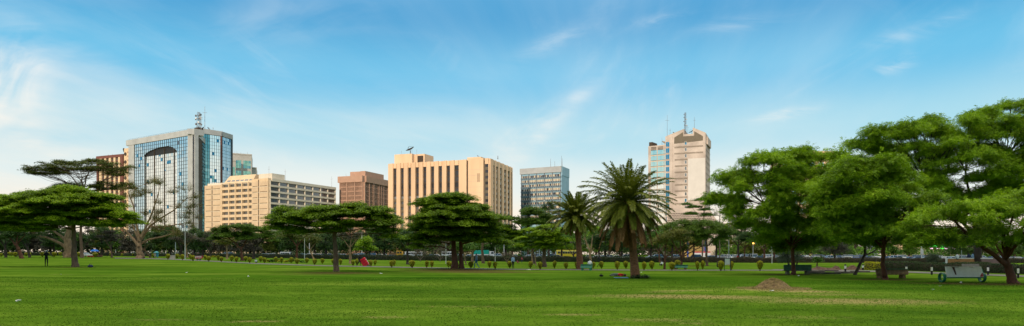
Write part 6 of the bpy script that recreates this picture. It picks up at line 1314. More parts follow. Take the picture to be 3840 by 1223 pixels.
b3 = hoop_bench('brown-backed bench with a white top rim right of the dark trunk', 3722, 1007, 2.2, R(3), mat('brown_panel', (.17, .10, .09), .8, .2, 3)); mb = MB(); mb.box(-1.1, .2, .16, .28, 1.021, 1.12, M['white']); mb.build('rim', b3); b3.scale = (1.3,) * 3
person('person in white seated at left behind the tan-backed bench', P(3595, 1006) + Vector((0, .25, .82)), R(180), SIT, white, navy, height=1.68)
person('person in dark clothes seated at centre behind the tan-backed bench', P(3638, 1006) + Vector((0, .25, .82)), R(175), SIT, navy, navy, height=1.78)
person('person in pale grey-blue seated beside the dark trunk behind the tan-backed bench', P(3654, 1006) + Vector((0, .25, .82)), R(185), SIT, blue, navy, height=1.82)
def slab_bench(label, px, py, L_, rz, m, h=.62, legm=None, backh=0, group=None):
    r = obj_thing('slab_bench', label, 'bench', px, py, rz)
    mb = MB(); mb.hexa([(-L_ / 2 - .06, -.12, h * .45), (L_ / 2 + .02, -.12, h * .45), (L_ / 2 + .02, -.05, h * .45), (-L_ / 2 - .06, -.05, h * .45), (-L_ / 2 - .02, .05, h), (L_ / 2 + .06, .05, h), (L_ / 2 + .06, .14, h), (-L_ / 2 - .02, .14, h)], m); mb.box(-L_ / 2, L_ / 2 + .06, -.04, .16, h + .002, h + .05, teal if m is not ochre else greenb); mb.build('backrest', r)
    mb = MB(); mb.box(-L_ / 2, L_ / 2, -.04, .5, h * .40, h * .45 - .005, m); mb.build('seat', r)
    for s in (-1, 1): mb = MB(); x = s * L_ * .36; mb.hexa([(x - .13, -.16, -.05), (x + .13, -.16, -.05), (x + .13, .4, -.05), (x - .13, .4, -.05), (x - .09, -.14, h * .398), (x + .09, -.14, h * .398), (x + .09, .4, h * .398), (x - .09, .4, h * .398)], legm or m); mb.build('leg', r)
    return r
slab_bench('long faded green bench wrapping the red-brown trunk of the feathery tree', 2991, 1029, 2.35, R(-3), greenb, .80, mat('mossy_concrete', (.12, .12, .07), .9, .3, 4))
slab_bench('low ochre bench with peeling paint beside a dark red trunk', 3345, 1044, 2.35, R(0), ochre, .66)
slab_bench('turquoise green slab bench on the far side of the path', 2552, 1011, 1.55, R(-6), teal, .5, rust)
slab_bench('dark green bench at the foot of the smaller palm with a seated man', 2199, 1015, 1.15, R(-10), teal, .62)
# information board
r = obj_thing('notice_board', 'white notice board on dark green legs with a curved top beside the path', 'notice board', 2728, 1015); dg_ = mat('dark_green_metal', (.008, .03, .025), .5, .2)
for x in (-.33, .33): mb = MB(); mb.tube([(x, 0, -.05), (x, 0, 1.42)], .035, dg_, 8); mb.build('leg', r)
mb = MB(); mb.box(-.27, .25, -.02, .03, .62, 1.30, mat('faded_poster', (.42, .50, .48), .6, .12, 4)); mb.box(-.06, .25, -.026, -.021, .58, .66, mat('ochre_stain', (.4, .3, .12), .8, .2)); mb.build('panel', r)
mb = MB(); mb.tube([(-.35, 0, 1.40), (-.30, 0, 1.55), (-.05, 0, 1.64), (.05, 0, 1.64), (.30, 0, 1.55), (.35, 0, 1.40)], .028, M['steel'], 8); mb.tube([(-.33, 0, 1.36), (.33, 0, 1.36)], .03, dg_, 8); mb.build('top_bar', r)
# pole sign
r = obj_thing('pole_sign', 'white pole sign with a dark zigzag mark before the hedge and parked cars', 'sign', 2895, 987); s = P(2895, 987).y / F
mb = MB(); mb.tube([(0, 0, -.05), (0, 0, 62 * s)], .07, M['white'], 8); mb.build('pole', r)
mb = MB(); mb.box(-11 * s, 0, -.09, -.03, 43 * s, 62 * s, M['white']); mb.hexa([(0.01, -.08, 43 * s), (4.5 * s, .15, 43 * s), (4.5 * s, .2, 43 * s), (0.01, -.03, 43 * s), (0.01, -.08, 64 * s), (4.5 * s, .15, 64 * s), (4.5 * s, .2, 64 * s), (0.01, -.03, 64 * s)], M['white']); mb.build('panel', r)
mb = MB(); y = -.10
for pts in (((-9.5, 47.2), (-3, 47.2), (-3, 48.2), (-9.5, 48.2)), ((-9, 48.2), (-7.8, 48.2), (-4.5, 51), (-5.8, 51)), ((-9, 53), (-3, 54), (-2.5, 57.5), (-5, 59), (-9.5, 56))): mb.poly([(a * s, y, b * s) for a, b in pts], M['slot'] if pts[0][1] < 53 else M['redbrown'])
mb.build('mark', r)
# bollards
for px, yb, yt, lb in ((3170, 1019, 991, 'black and white striped bollard beside the rubble, left of the forked tree'), (3236, 1013, 991, 'striped bollard right behind the bent trunk of the forked tree'), (3399, 1026, 994, 'black bollard with a white band midway between ochre bench and white bench'), (3494, 1031, 994, 'black bollard with a white band just left of the white bench'), (3705, 1032, 995, 'black bollard with a white band just right of the dark trunk'), (3818, 1044, 997, 'black bollard with a white band at the right edge behind the leaning tree')):
    r = obj_thing('bollard', lb, 'bollard', px, yb, group='black and white bollards'); s = P(px, yb).y / F; h = (yb - yt) * s; rr = 3.4 * s; bl_ = cloth('bollard_black', (.012, .012, .012))
    mb = MB(); mb.tube([(0, 0, -.03), (0, 0, h * .42)], rr, bl_, 10); mb.tube([(0, 0, h * .79), (0, 0, h * .96), (0, 0, h)], [rr, rr, rr * .5], bl_, 10); mb.build('post', r); mb = MB(); mb.tube([(0, 0, h * .42), (0, 0, h * .79)], rr * 1.02, M['white'], 10); mb.build('white_band', r)
# stone kerb slabs, rubble
kerb = mat('dark_kerb_stone', (.09, .075, .065), .9, .3, 3)
for i, (px, py, L_, rz) in enumerate([(3055, 1020, 2.0, -2), (3107, 1018, 2.1, 2), (3065, 1027, 1.7, 0), (3115, 1028, 1.75, -3), (3170, 1026, 2.0, 4), (3225, 1022, 1.9, -2)]):
    mb = MB(); mb.box(-L_ / 2, L_ / 2, -.16, .16, -.05, .17, kerb); o = mb.build('kerb_slab'); o.location = P(px, py); o.rotation_euler = (0, R(1), R(rz)); b_ = o.modifiers.new('b', 'BEVEL'); b_.width = .03
    tag(o, ['dark kerb slab touching the green bench, back row', 'dark kerb slab in the back row left of the striped bollard', 'dark kerb slab in the front row nearest the green bench', 'dark kerb slab in the middle of the front row', 'dark kerb slab in front of the striped bollard', 'dark kerb slab ending at the bent trunk'][i], 'kerb stone', 'loose kerb slabs by the bollards')
def mound(name, label, px, py, rx, ry, h, m, seed, lump=.35, kind=None):
    rng = np.random.default_rng(seed); n = 46; u = np.linspace(-1, 1, n); X_, Y_ = np.meshgrid(u, u); rr = np.hypot(X_, Y_); z = np.clip(1 - rr ** 2, 0, 1) ** 1.5
    nz = sum(np.sin(X_ * f * rng.uniform(.7, 1.3) + rng.uniform(0, 6)) * np.sin(Y_ * f * rng.uniform(.7, 1.3) + rng.uniform(0, 6)) / f ** .7 for f in (3, 5, 9, 15, 26)) * lump
    z = z * (1 + nz) * h - (rr > .97) * .06; V = np.stack([X_ * rx, Y_ * ry, z], -1).reshape(-1, 3); i = np.arange(n - 1)[:, None] * n + np.arange(n - 1)[None]; Q = np.stack([i, i + 1, i + n + 1, i + n], -1).reshape(-1, 4)
    o = link(name, meshnp(name, V, Q, m, True)); o.location = P(px, py); tag(o, label, 'mound', kind=kind); return o
soil = mat('dry_soil_and_straw', (.12, .065, .03), .95, .4, 7, bump=1.0, col2=(.33, .22, .10), detail=12)
p = P(2899, 1082); m_ = mound('soil_mound', 'brown mound of dry soil and cut grass on the right lawn', 2899, 1082, .92, .75, .47, soil, 5, .28)
rg = np.random.default_rng(77); nn_ = 5200; a = rg.uniform(0, 6.28, nn_); rr = rg.uniform(0, 1, nn_) ** .6 * 1.5; x = np.cos(a) * rr * 1.15; y = np.sin(a) * rr * .9; q_ = np.hypot(x / .92, y / .75); z = np.clip(1 - q_ ** 2, 0, 1) ** 1.5 * .47
V = np.stack([x, y, z + rg.uniform(-.02, .035, nn_)], 1); stm = leafmat('cut_straw', [(.10, .07, .02), (.26, .20, .07), (.42, .34, .16)], .1, .9); Vv, Qq = leaf_mesh(rg, V, rg.normal(0, .6, (nn_, 3)) + np.array([0, -.4, .8]), rg.normal(0, 1, (nn_, 3)), rg.uniform(.06, .16, nn_), rg.uniform(.008, .02, nn_))
link('straw_cover', meshnp('straw_cover', Vv, Qq, stm), m_)
rb = mat('rubble_earth', (.07, .035, .025), .95, .4, 5, bump=.8, col2=(.16, .09, .06))
mound('rubble_heap', 'long low heap of dark earth behind the kerb slabs', 3085, 1013, 2.3, .9, .30, rb, 6, .6); mound('rubble_heap', 'small pointed heap of dark earth left of the striped bollard', 3134, 1013, .75, .6, .5, rb, 7, .5); mound('rubble_heap', 'heap of earth right of the striped bollard beside the bent trunk', 3203, 1012, 1.5, .8, .40, rb, 8, .6)
# litter and small things on the lawn
lit = cloth('white_paper', (.7, .7, .68))
for i, (px, py, lb) in enumerate([(1428, 1028, 'crumpled white scrap on the lawn between the lone flat-topped tree and the double trunks'), (1981, 1013, 'flat white sheet lying on the path edge near the pale blue topped person'), (66, 1131, 'white scrap on the lawn near the bottom left corner'), (229, 1031, 'tiny white scrap below the leftmost foreground tree'), (699, 1024, 'tiny white scrap on the lawn below the twin lamp poles'), (2996, 1036, 'white scrap in front of the faded green bench'), (3524, 1077, 'white scrap in front of the peeling white bench'), (3606, 1062, 'tiny white scrap under the peeling white bench'), (2893, 1093, 'tiny white scrap just below the soil mound'), (2404, 1023, 'pale green scrap on the lawn right of the big palm'), (3494, 1091, 'pale scrap lowest on the lawn left of the white bench'), (933, 1038, 'curled white scrap on the lawn below the rounded acacia')]):
    rq = random.Random(i); mb = MB(); s = (.16 if i in (1,) else .10) * (1 if i != 2 else .9); w_ = 2.2 if i in (0, 1) else 1
    pts = [(rq.uniform(-s, s) * w_, rq.uniform(-s, s), rq.uniform(.0, .09)) for _ in range(9)]
    for a in range(7): mb.poly([pts[a], pts[a + 1], pts[(a + 2) % 9]], lit)
    o = mb.build('litter_scrap'); o.location = P(px, py) + Vector((0, 0, .01)); tag(o, lb, 'litter')
def bundle(label, px, py, m, s):
    r = obj_thing('bag', label, 'bag', px, py); rg = random.Random(px); mb = MB(); mb.tube([(-s, 0, s * .5), (-s * .4, 0, s * .62), (s * .4, .05, s * .58), (s, 0, s * .42)], [s * .25, s * .58, s * .55, s * .2], m, 9); mb.build('sack', r, True); mb = MB(); mb.tube([(-s * .5, 0, s * 1.1), (-s * .2, 0, s * 1.5), (s * .2, 0, s * 1.5), (s * .4, 0, s * 1.05)], s * .08, M['slot'], 6); mb.build('strap', r)
bundle('dark blue bag on the grass right of the leftmost foreground tree', 339, 1004, navy, .28); bundle('small black bag on the lawn left of the sleeping person', 2255, 1038, black, .15)
# green bin with blue roof
r = obj_thing('litter_bin', 'green litter bin box with a light blue pitched roof near the pale fig tree', 'litter bin', 586, 968); s = P(586, 968).y / F; tq = mat('turquoise_paint', (.08, .36, .42), .5, .15); 
mb = MB()
for x in (-5, 5): mb.box((x - .6) * s, (x + .6) * s, -1 * s, 1 * s, -.1, 12 * s, M['bluepaint'])
mb.build('leg', r); mb = MB(); mb.box(-6.5 * s, 1.2 * s, -4 * s, 4 * s, 7 * s, 20 * s, M['stain']); mb.box(1.3 * s, 6.5 * s, -4 * s, 4 * s, 5 * s, 20 * s, mat('teal_box_paint', (.02, .22, .30), .5, .15)); mb.build('box', r)
mb = MB(); mb.hexa([(-8 * s, -5.5 * s, 20 * s), (8 * s, -5.5 * s, 20 * s), (8 * s, 5.5 * s, 20 * s), (-8 * s, 5.5 * s, 20 * s), (-3 * s, 0, 26 * s), (4 * s, 0, 26 * s), (4 * s, .5 * s, 26 * s), (-3 * s, .5 * s, 26 * s)], tq); mb.build('roof', r)
r = obj_thing('stone_box', 'squat grey stone box between golden shrubs left of the twin lamp poles', 'stone box', 646, 971); s = P(646, 971).y / F; mb = MB(); mb.box(-8.5 * s, 8.5 * s, -6 * s, 6 * s, -.1, 13 * s, M['stain']); mb.build('body', r); mb = MB(); mb.box(-9 * s, 9 * s, -6.5 * s, 6.5 * s, 13 * s, 14.2 * s, M['grey']); mb.build('lid', r)
# parasol and stall
r = obj_thing('parasol', 'blue market parasol behind the leftmost trees', 'parasol', 355, 960); s = P(355, 960).y / F; mb = MB(); mb.tube([(0, 0, 0), (0, 0, 26 * s)], .05, M['steel'], 6); mb.build('pole', r); mb = MB(); n = 10; bp = cloth('blue_canvas', (.01, .13, .50)); c = (0, 0, 25.5 * s)
for a in range(n):
    p0 = [(16 * s * math.cos(t * 6.283 / n), 16 * s * math.sin(t * 6.283 / n), 17.5 * s) for t in (a, a + 1)]; p1 = [(8.5 * s * math.cos(t * 6.283 / n), 8.5 * s * math.sin(t * 6.283 / n), 23 * s) for t in (a, a + 1)]; mb.poly([p0[0], p0[1], p1[1], p1[0]], bp); mb.poly([p1[0], p1[1], c], bp)
mb.build('canopy', r)
for px, w_, h_, m_, lb in ((341, 9, 8, M['redpaint'], 'red and white vendor table below the left side of the blue parasol'), (372, 9, 6, M['redbrown'], 'dark red vendor table right of the blue parasol')):
    r = obj_thing('vendor_table', lb, 'table', px, 964); mb = MB(); mb.box(-w_ * s, w_ * s, -.4, .4, h_ * s * .55, h_ * s, M['white'] if px == 341 else m_); mb.build('table_top', r)
    for x in (-.8, 0, .8): mb = MB(); mb.box((x - .2) * w_ * s * .9, (x + .2) * w_ * s * .9, -.38, .38, -.1, h_ * s * .55 - .01, m_); mb.build('crate', r)
r = obj_thing('white_car', 'white car parked left of the blue parasol tables', 'car', 312, 960) if False else None
# snack cart
r = obj_thing('snack_cart', 'red snack cart with painted panels and spoked wheels on the path', 'cart', 745, 976); s = P(745, 976).y / F
mb = MB(); mb.box(-14 * s, 14 * s, -5 * s, 5 * s, 6 * s, 17 * s, M['redpaint']); mb.build('body', r)
mb = MB(); rg = random.Random(2)
for k in range(4): x = (-13 + k * 6.8) * s; mb.box(x, x + 5 * s, -5.3 * s, -5.1 * s, 8 * s, 15.5 * s, M['white']); mb.box(x + 1.2 * s, x + 3.6 * s, -5.5 * s, -5.31 * s, 9 * s, 13 * s, M['redpaint'])
mb.build('panel', r); mb = MB(); mb.box(-15 * s, 15 * s, -6 * s, 6 * s, 17 * s, 18 * s, M['dark']); mb.tube([(14 * s, 0, 14 * s), (20 * s, 0, 16 * s)], .04, M['steel'], 6); mb.build('top_tray', r)
def wheel(r, x, y, z, rad, w_, m1=None, m2=None):
    mb = MB(); mb.tube([(x, y - w_ / 2, z), (x, y + w_ / 2, z)], rad, m1 or cloth('tyre_rubber', (.015, .015, .015)), 14); o = mb.build('wheel', r); mb = MB(); mb.tube([(x, y - w_ / 2 - .015, z), (x, y + w_ / 2 + .015, z)], rad * .55, m2 or M['steel'], 10); mb.build('rim', o); return o
for x in (-3, 7): wheel(r, x * s, -4 * s, 3.6 * s, 3.6 * s, .12)
# tilted red cart
r = thing('handcart', 'bright red handcart of stacked cooler boxes tilted on two wheels on the path', 'cart', P(1378, 998)); s = P(1378, 998).y / F; rp = mat('bright_red_plastic', (.62, .012, .03), .4, .1, 3)
import mathutils
def tiltbox(mb, x0, x1, y0, y1, z0, z1, m, ang, piv):
    c, sn = math.cos(ang), math.sin(ang); f = lambda x, y, z: (piv[0] + (x - piv[0]) * c - (z - piv[1]) * sn, y, piv[1] + (x - piv[0]) * sn + (z - piv[1]) * c); mb.hexa([f(x0, y0, z0), f(x1, y0, z0), f(x1, y1, z0), f(x0, y1, z0), f(x0, y0, z1), f(x1, y0, z1), f(x1, y1, z1), f(x0, y1, z1)], m)
ang = R(33); pv = (4 * s, 3 * s)
mb = MB(); tiltbox(mb, -13 * s, 8 * s, -7 * s, 7 * s, 5 * s, 37 * s, rp, ang, pv); o_ = mb.build('cooler_body', r); bv = o_.modifiers.new('b', 'BEVEL'); bv.width = .04
for k in range(3): mb = MB(); tiltbox(mb, -13.5 * s, 9 * s, -7.4 * s, 7.4 * s, (12 + k * 9) * s, (13 + k * 9) * s, cloth('dark_red_trim', (.30, .01, .02)), ang, pv); tiltbox(mb, 8.02 * s, 9.2 * s, -4 * s, 4 * s, (9 + k * 8.4) * s, (12 + k * 8.4) * s, M['white'], ang, pv); tiltbox(mb, -3 * s, -1.5 * s, -7.7 * s, -7.02 * s, (10 + k * 8.4) * s, (11.5 + k * 8.4) * s, M['dark'], ang, pv); mb.build('drawer_trim', r)
mb = MB(); tiltbox(mb, -14 * s, 9 * s, -7 * s, 7 * s, 3.5 * s, 4.98 * s, wood, ang, pv); tiltbox(mb, -15 * s, -13.6 * s, -6 * s, -5 * s, 4 * s, 33 * s, wood, ang, pv); tiltbox(mb, -15 * s, -13.6 * s, 5 * s, 6 * s, 4 * s, 33 * s, wood, ang, pv); mb.build('handle_frame', r)
for x, y in ((3, -5), (11, -4)): wheel(r, x * s, y * s, 2.8 * s, 2.8 * s, .12)
# ------------------------------------------------------------------ poles and lamps
pole_m = mat('galvanised_pole', (.30, .34, .35), .5, .1, 2, metal=.3); palem = mat('pale_painted_pole', (.50, .50, .46), .6, .1, 2)
def pole(label, px, py, top, w_=3, m=pole_m, arms=(), d=None, name='lamp_post', lit=False):
    b = P(px, py) if d is None else G(px, d); s = b.y / F; yb = py if d is None else HY + (CAMZ - b.z) / s; r = thing(name, label, 'lamp post' if name == 'lamp_post' else 'pole', b); h = (yb - top) * s
    mb = MB(); mb.tube([(0, 0, -.1), (0, 0, h * .3), (0, 0, h)], [w_ * s * .65, w_ * s * .5, w_ * s * .32], m, 8); mb.build('pole', r)
    for dx, dz in arms:
        mb = MB(); mb.tube([(0, 0, h - .1), (dx * s * .5, 0, h + dz * s * .8), (dx * s * .8, 0, h + dz * s)], [w_ * s * .25, w_ * s * .22, w_ * s * .2], m, 6); mb.build('arm', r)
        mb = MB(); q = 1 if dx > 0 else -1; mb.tube([(dx * s * .75, 0, h + dz * s), (dx * s * .9, 0, h + dz * s * 1.05), (dx * s * 1.15, 0, h + dz * s * 1.05)], [w_ * s * .4, w_ * s * .8, w_ * s * .35], M['white'] if not lit else M['steel'], 8); mb.build('lamp_head', r)
    return r
pole('pale lamp post at far left, left of the man in black', 131, 956, 888, 3.2, palem)
pole('tall grey lamp post, left one of the twin posts near the red snack cart', 658, 965, 886, 3.5, pole_m, ((9, 2),))
pole('tall pale post, right one of the twin posts near the red snack cart', 694, 972, 846, 3.0, palem, ((14, 3),))
pole('thin pale pole left of the lone flat-topped tree before the hedge', 1142, 974, 885, 2.2, palem); pole('tall white mast among branches left of the lone flat-topped tree', 1160, 0, 868, 2.2, M['white'], d=300)
pole('thin white pole left of the double trunks', 1672, 990, 914, 2.6, palem); pole('thin grey pole right of the striding man', 1857, 984, 926, 2.2, palem)
pole('tall white pole behind the hedge right of the thin grey pole', 1890, 0, 884, 2.6, M['white'], d=200, arms=((-10, 4),)); pole('tall white mast right of the bare forked tree', 1357, 0, 870, 2.4, M['white'], d=300)
pole('tall double-armed street lamp in front of the grey block with lit blinds', 2023, 982, 762, 3.4, pole_m, ((-19, 8), (19, 8)), d=165)
pole('tall street lamp with two heads beside the notice board and parked cars', 2733, 975, 822, 3.2, pole_m, ((-24, 7), (-6, 10)), d=165)
r = pole('white utility pole carrying a grey box above the parked cars', 3456, 958, 858, 3.6, palem, d=190, name='utility_pole'); s = 190 / F; mb = MB(); mb.box(-5 * s, 4.4 * s, -.35, -.1, 28 * s, 49 * s, palem); mb.build('box', r)
pole('thin grey post behind the tan-backed bench', 3606, 985, 938, 2.2, pole_m); pole('small white-topped post at the far end right of the leftmost fig', 434, 960, 936, 2.4, palem, name='post')
r = thing('street_lamp', 'glowing orange street light seen under the tree left of the white pole sign', 'lamp', G(2824, 320)); s = 320 / F; hz = (962 - 905) * s; mb = MB(); mb.tube([(0, 0, 0), (0, 0, hz)], .12, pole_m, 6); mb.build('pole', r); mb = MB(); mb.tube([(0, -.3, hz - .2), (0, -.3, hz + .2), (0, -.3, hz + .45)], [.35, .42, .2], mat('sodium_lamp_glow', (1, .45, .08), .5, .02, emit=6), 8); mb.build('lamp', r)
# ------------------------------------------------------------------ vehicles
paint = {}
def pm(name, c, metal=.2):
    if name not in paint: paint[name] = mat(name + '_car_paint', c, .28, .04, 2, metal=metal, spec=.6)
    return paint[name]
PC = {'white': (.72, .72, .71), 'silver': (.42, .44, .46), 'dark grey': (.06, .065, .07), 'black': (.015, .015, .018), 'blue': (.02, .07, .24), 'dark green': (.02, .07, .06), 'red': (.38, .02, .02), 'pale blue': (.25, .36, .46), 'navy': (.015, .025, .07), 'beige': (.42, .36, .26)}
cg = glassmat('car_window_glass', (.03, .04, .05), (.10, .13, .16), .08, .5); protoV = {}
def profile_body(mb, prof, w, m, tw=None):
    n = len(prof); L_ = [(x, -w / 2, z) for x, z in prof]; Rr = [(x, w / 2, z) for x, z in prof]; mb.poly(L_, m); mb.poly(Rr[::-1], m)
    for i in range(n): j = (i + 1) % n; mb.poly([L_[j], L_[i], Rr[i], Rr[j]], m)
def car(style, col):
    key = (style, col)
    if key in protoV: return dup(protoV[key]), False
    r = thing('parked_car', 'x', 'car'); m = pm(col.replace(' ', '_'), PC[col]); W = 1.75
    S_ = {'saloon': ([(-2.2, .3), (2.2, .3), (2.22, .62), (2.05, .78), (1.05, .92), (-1.35, .95), (-2.1, .90), (-2.22, .6)], [(1.05, .9), (.35, 1.40), (-.85, 1.42), (-1.6, .93)], 1.45),
          'hatch': ([(-1.95, .3), (1.95, .3), (1.97, .62), (1.85, .82), (.95, .98), (-1.75, 1.0), (-1.93, .9)], [(1.0, .95), (.35, 1.46), (-1.3, 1.48), (-1.8, .98)], 1.5),
          'suv': ([(-2.3, .4), (2.3, .4), (2.32, .85), (2.15, 1.02), (1.05, 1.12), (-2.15, 1.12), (-2.3, 1.0)], [(1.1, 1.08), (.5, 1.76), (-1.9, 1.8), (-2.2, 1.1)], 1.8),
          'van': ([(-2.35, .35), (2.35, .35), (2.37, .85), (2.1, 1.15), (-2.3, 1.15)], [(2.05, 1.1), (1.35, 2.0), (-2.2, 2.02), (-2.3, 1.12)], 2.0),
          'pickup': ([(-2.6, .45), (2.55, .45), (2.57, .9), (2.4, 1.05), (1.3, 1.14), (-2.6, 1.12)], [(1.3, 1.1), (.6, 1.72), (-.6, 1.74), (-.9, 1.1)], 1.75)}[style]
    mb = MB(); profile_body(mb, S_[0], W, m)
    gx = S_[1]; top = gx[1][1]; mb.hexa([(gx[2][0] - .05, -W * .40, top), (gx[1][0] + .05, -W * .40, top), (gx[1][0] + .05, W * .40, top), (gx[2][0] - .05, W * .40, top), (gx[2][0] + .05, -W * .38, top + .06), (gx[1][0] - .08, -W * .38, top + .06), (gx[1][0] - .08, W * .38, top + .06), (gx[2][0] + .05, W * .38, top + .06)], m)
    for sy in (-1, 1):          # pillars
        for t in (0, .5, 1):
            xb = gx[0][0] * (1 - t) + gx[3][0] * t; xt = gx[1][0] * (1 - t) + gx[2][0] * t; mb.tube([(xb, sy * W * .47, gx[0][1] - .02), (xt, sy * W * .41, top + .02)], .05, m, 5)
    o = mb.build('body', r); bv = o.modifiers.new('b', 'BEVEL'); bv.width = .05; bv.segments = 2; bv.limit_method = 'ANGLE'
    mb = MB(); a, b, c, d = gx; mb.hexa([(d[0], -W * .465, d[1]), (a[0], -W * .465, a[1]), (a[0], W * .465, a[1]), (d[0], W * .465, d[1]), (c[0], -W * .405, c[1]), (b[0], -W * .405, b[1]), (b[0], W * .405, b[1]), (c[0], W * .405, c[1])], cg); mb.build('windows', r)
    wr = .33 if style in ('saloon', 'hatch') else .38
    for x in (S_[0][0][0] + .75, S_[0][1][0] - .8):
        for sy in (-1, 1): wheel(r, x, sy * (W / 2 - .1), wr, wr, .22)
    for sy in (-1, 1):
        mb = MB(); xf = S_[0][1][0]; zf = S_[0][0][1] + .34; mb.box(xf - .1, xf + .04, sy * .62 - .17, sy * .62 + .17, zf - .07, zf + .07, M['white']); mb.build('headlight', r)
        mb = MB(); xf = S_[0][0][0]; mb.box(xf - .04, xf + .1, sy * .66 - .12, sy * .66 + .12, zf - .06, zf + .1, M['redpaint']); mb.build('tail_light', r)
    protoV[key] = r; return r, True
CARS = [(304, 'hatch', 'white', 250), (322, 'hatch', 'white', 262), (490, 'hatch', 'white', 335), (505, 'saloon', 'silver', 350), (618, 'saloon', 'white', 340), (640, 'saloon', 'silver', 338), (655, 'saloon', 'pale blue', 345), (738, 'saloon', 'red', 335), (834, 'saloon', 'white', 330), (860, 'van', 'white', 332), (992, 'saloon', 'pale blue', 300), (1005, 'saloon', 'white', 318), (1027, 'hatch', 'white', 300), (1138, 'saloon', 'pale blue', 300), (1156, 'saloon', 'white', 295), (1175, 'saloon', 'white', 312), (1197, 'saloon', 'white', 290), (1212, 'saloon', 'dark grey', 305), (1231, 'saloon', 'blue', 282), (1272, 'saloon', 'white', 295), (1292, 'saloon', 'silver', 285), (1337, 'hatch', 'silver', 280), (1360, 'suv', 'pale blue', 290), (1385, 'saloon', 'dark grey', 280), (1405, 'suv', 'blue', 290), (1424, 'saloon', 'white', 262), (1440, 'saloon', 'silver', 280), (1472, 'saloon', 'beige', 275), (1520, 'saloon', 'white', 280), (1620, 'saloon', 'dark grey', 262), (1636, 'saloon', 'white', 275), (1757, 'saloon', 'white', 262), (1723, 'hatch', 'silver', 280), (1873, 'suv', 'white', 262), (1936, 'saloon', 'white', 232), (1981, 'saloon', 'white', 252), (2010, 'suv', 'silver', 238), (2026, 'saloon', 'silver', 262), (2064, 'suv', 'dark grey', 236), (2082, 'hatch', 'silver', 228), (2205, 'saloon', 'silver', 245), (2238, 'saloon', 'white', 225), (2262, 'saloon', 'white', 262), (2280, 'hatch', 'silver', 225), (2309, 'saloon', 'white', 235), (2345, 'suv', 'white', 225), (2440, 'saloon', 'silver', 245), (2462, 'suv', 'pale blue', 225), (2500, 'saloon', 'dark grey', 232), (2530, 'suv', 'silver', 230), (2603, 'suv', 'black', 215), (2670, 'hatch', 'blue', 230), (2695, 'saloon', 'blue', 240), (2727, 'suv', 'white', 225), (2737, 'suv', 'silver', 252), (2758, 'suv', 'white', 212), (2777, 'saloon', 'white', 235), (2795, 'saloon', 'dark grey', 215), (2822, 'van', 'white', 215), (2845, 'saloon', 'dark green', 200), (2870, 'suv', 'white', 260), (2890, 'saloon', 'navy', 208), (2915, 'suv', 'pale blue', 215), (3020, 'saloon', 'silver', 240), (3054, 'hatch', 'white', 198), (3075, 'suv', 'dark grey', 240), (3150, 'hatch', 'blue', 240), (3178, 'saloon', 'white', 262), (3210, 'suv', 'blue', 206), (3268, 'saloon', 'navy', 208), (3288, 'saloon', 'white', 218), (3335, 'saloon', 'blue', 225), (3368, 'suv', 'white', 215), (3412, 'saloon', 'dark grey', 215), (3436, 'saloon', 'navy', 210), (3480, 'saloon', 'silver', 232), (3530, 'saloon', 'white', 218), (3548, 'saloon', 'silver', 228), (3572, 'saloon', 'pale blue', 215), (3595, 'suv', 'dark grey', 228), (3640, 'suv', 'navy', 218), (3735, 'saloon', 'blue', 225), (3766, 'saloon', 'white', 212), (3790, 'hatch', 'navy', 236), (3815, 'saloon', 'silver', 222)]
rq = random.Random(31)
for px in range(2690, 3880, 21):                # further rows of the car park
    CARS.append((px + rq.uniform(-7, 7), rq.choice(['saloon', 'saloon', 'suv', 'hatch', 'van']), rq.choice(['white', 'silver', 'silver', 'white', 'dark grey', 'blue', 'pale blue', 'black', 'red', 'navy']), rq.choice([268, 290, 312])))
kn = {'saloon': 'saloon car', 'hatch': 'hatchback', 'suv': 'estate car', 'van': 'van', 'pickup': 'pickup'}
phr = [f"{c[2]} {kn[c[1]]} {'in the rear rows' if c[3] in (268, 290, 312) and c[0] > 2685 else 'beyond the hedge'}" for c in CARS]; cl_ = rel_labels([c[0] for c in CARS], phr)
for c, lb in zip(CARS, cl_):
    o, new = car(c[1], c[2]); o.location = G(c[0], c[3]); o['label'] = lb; o['group'] = 'cars beyond the hedge'; o['category'] = 'van' if c[1] == 'van' else 'car'
    o.location.z += .03; o.rotation_euler = (0, 0, R(rq.choice([0, 180]) + rq.uniform(-6, 6)) if c[0] < 2600 else R(rq.choice([0, 180, 60, -60, 100, 90]) + rq.uniform(-10, 10)))
o, _ = car('pickup', 'silver'); o['label'] = 'silver double-cab pickup behind the hedge past the faded green bench'; o.location = G(3111, 205); o.rotation_euler = (0, 0, R(178)); o['category'] = 'pickup'
def bigvehicle(name, label, cat, px, d, L_, H, W, bm, zb=.5, band=True, rz=0, cols=7):
    r = thing(name, label, cat, G(px, d) + Vector((0, 0, .03)), rz=rz); mb = MB(); mb.box(-L_ / 2, L_ / 2, -W / 2, W / 2, zb, H, bm); o = mb.build('body', r); bv = o.modifiers.new('b', 'BEVEL'); bv.width = .12; bv.segments = 3
    for k in range(cols):
        x0 = -L_ / 2 + L_ * .06 + k * L_ * .9 / cols
        for sy in (-1, 1): mb = MB(); y = sy * (W / 2 + .01); mb.poly([(x0, y, zb + (H - zb) * .52), (x0 + L_ * .9 / cols - .12, y, zb + (H - zb) * .52), (x0 + L_ * .9 / cols - .12, y, H - .35), (x0, y, H - .35)], cg); mb.build('window', r)
    for sx in (-1, 1): mb = MB(); x = sx * (L_ / 2 + .01); mb.poly([(x, -W * .42, zb + (H - zb) * .45), (x, W * .42, zb + (H - zb) * .45), (x, W * .42, H - .3), (x, -W * .42, H - .3)], cg); mb.build('windscreen', r)
    for x in (-L_ * .3, L_ * .32):
        for sy in (-1, 1): wheel(r, x, sy * (W / 2 - .13), .45, .45, .28)
    return r
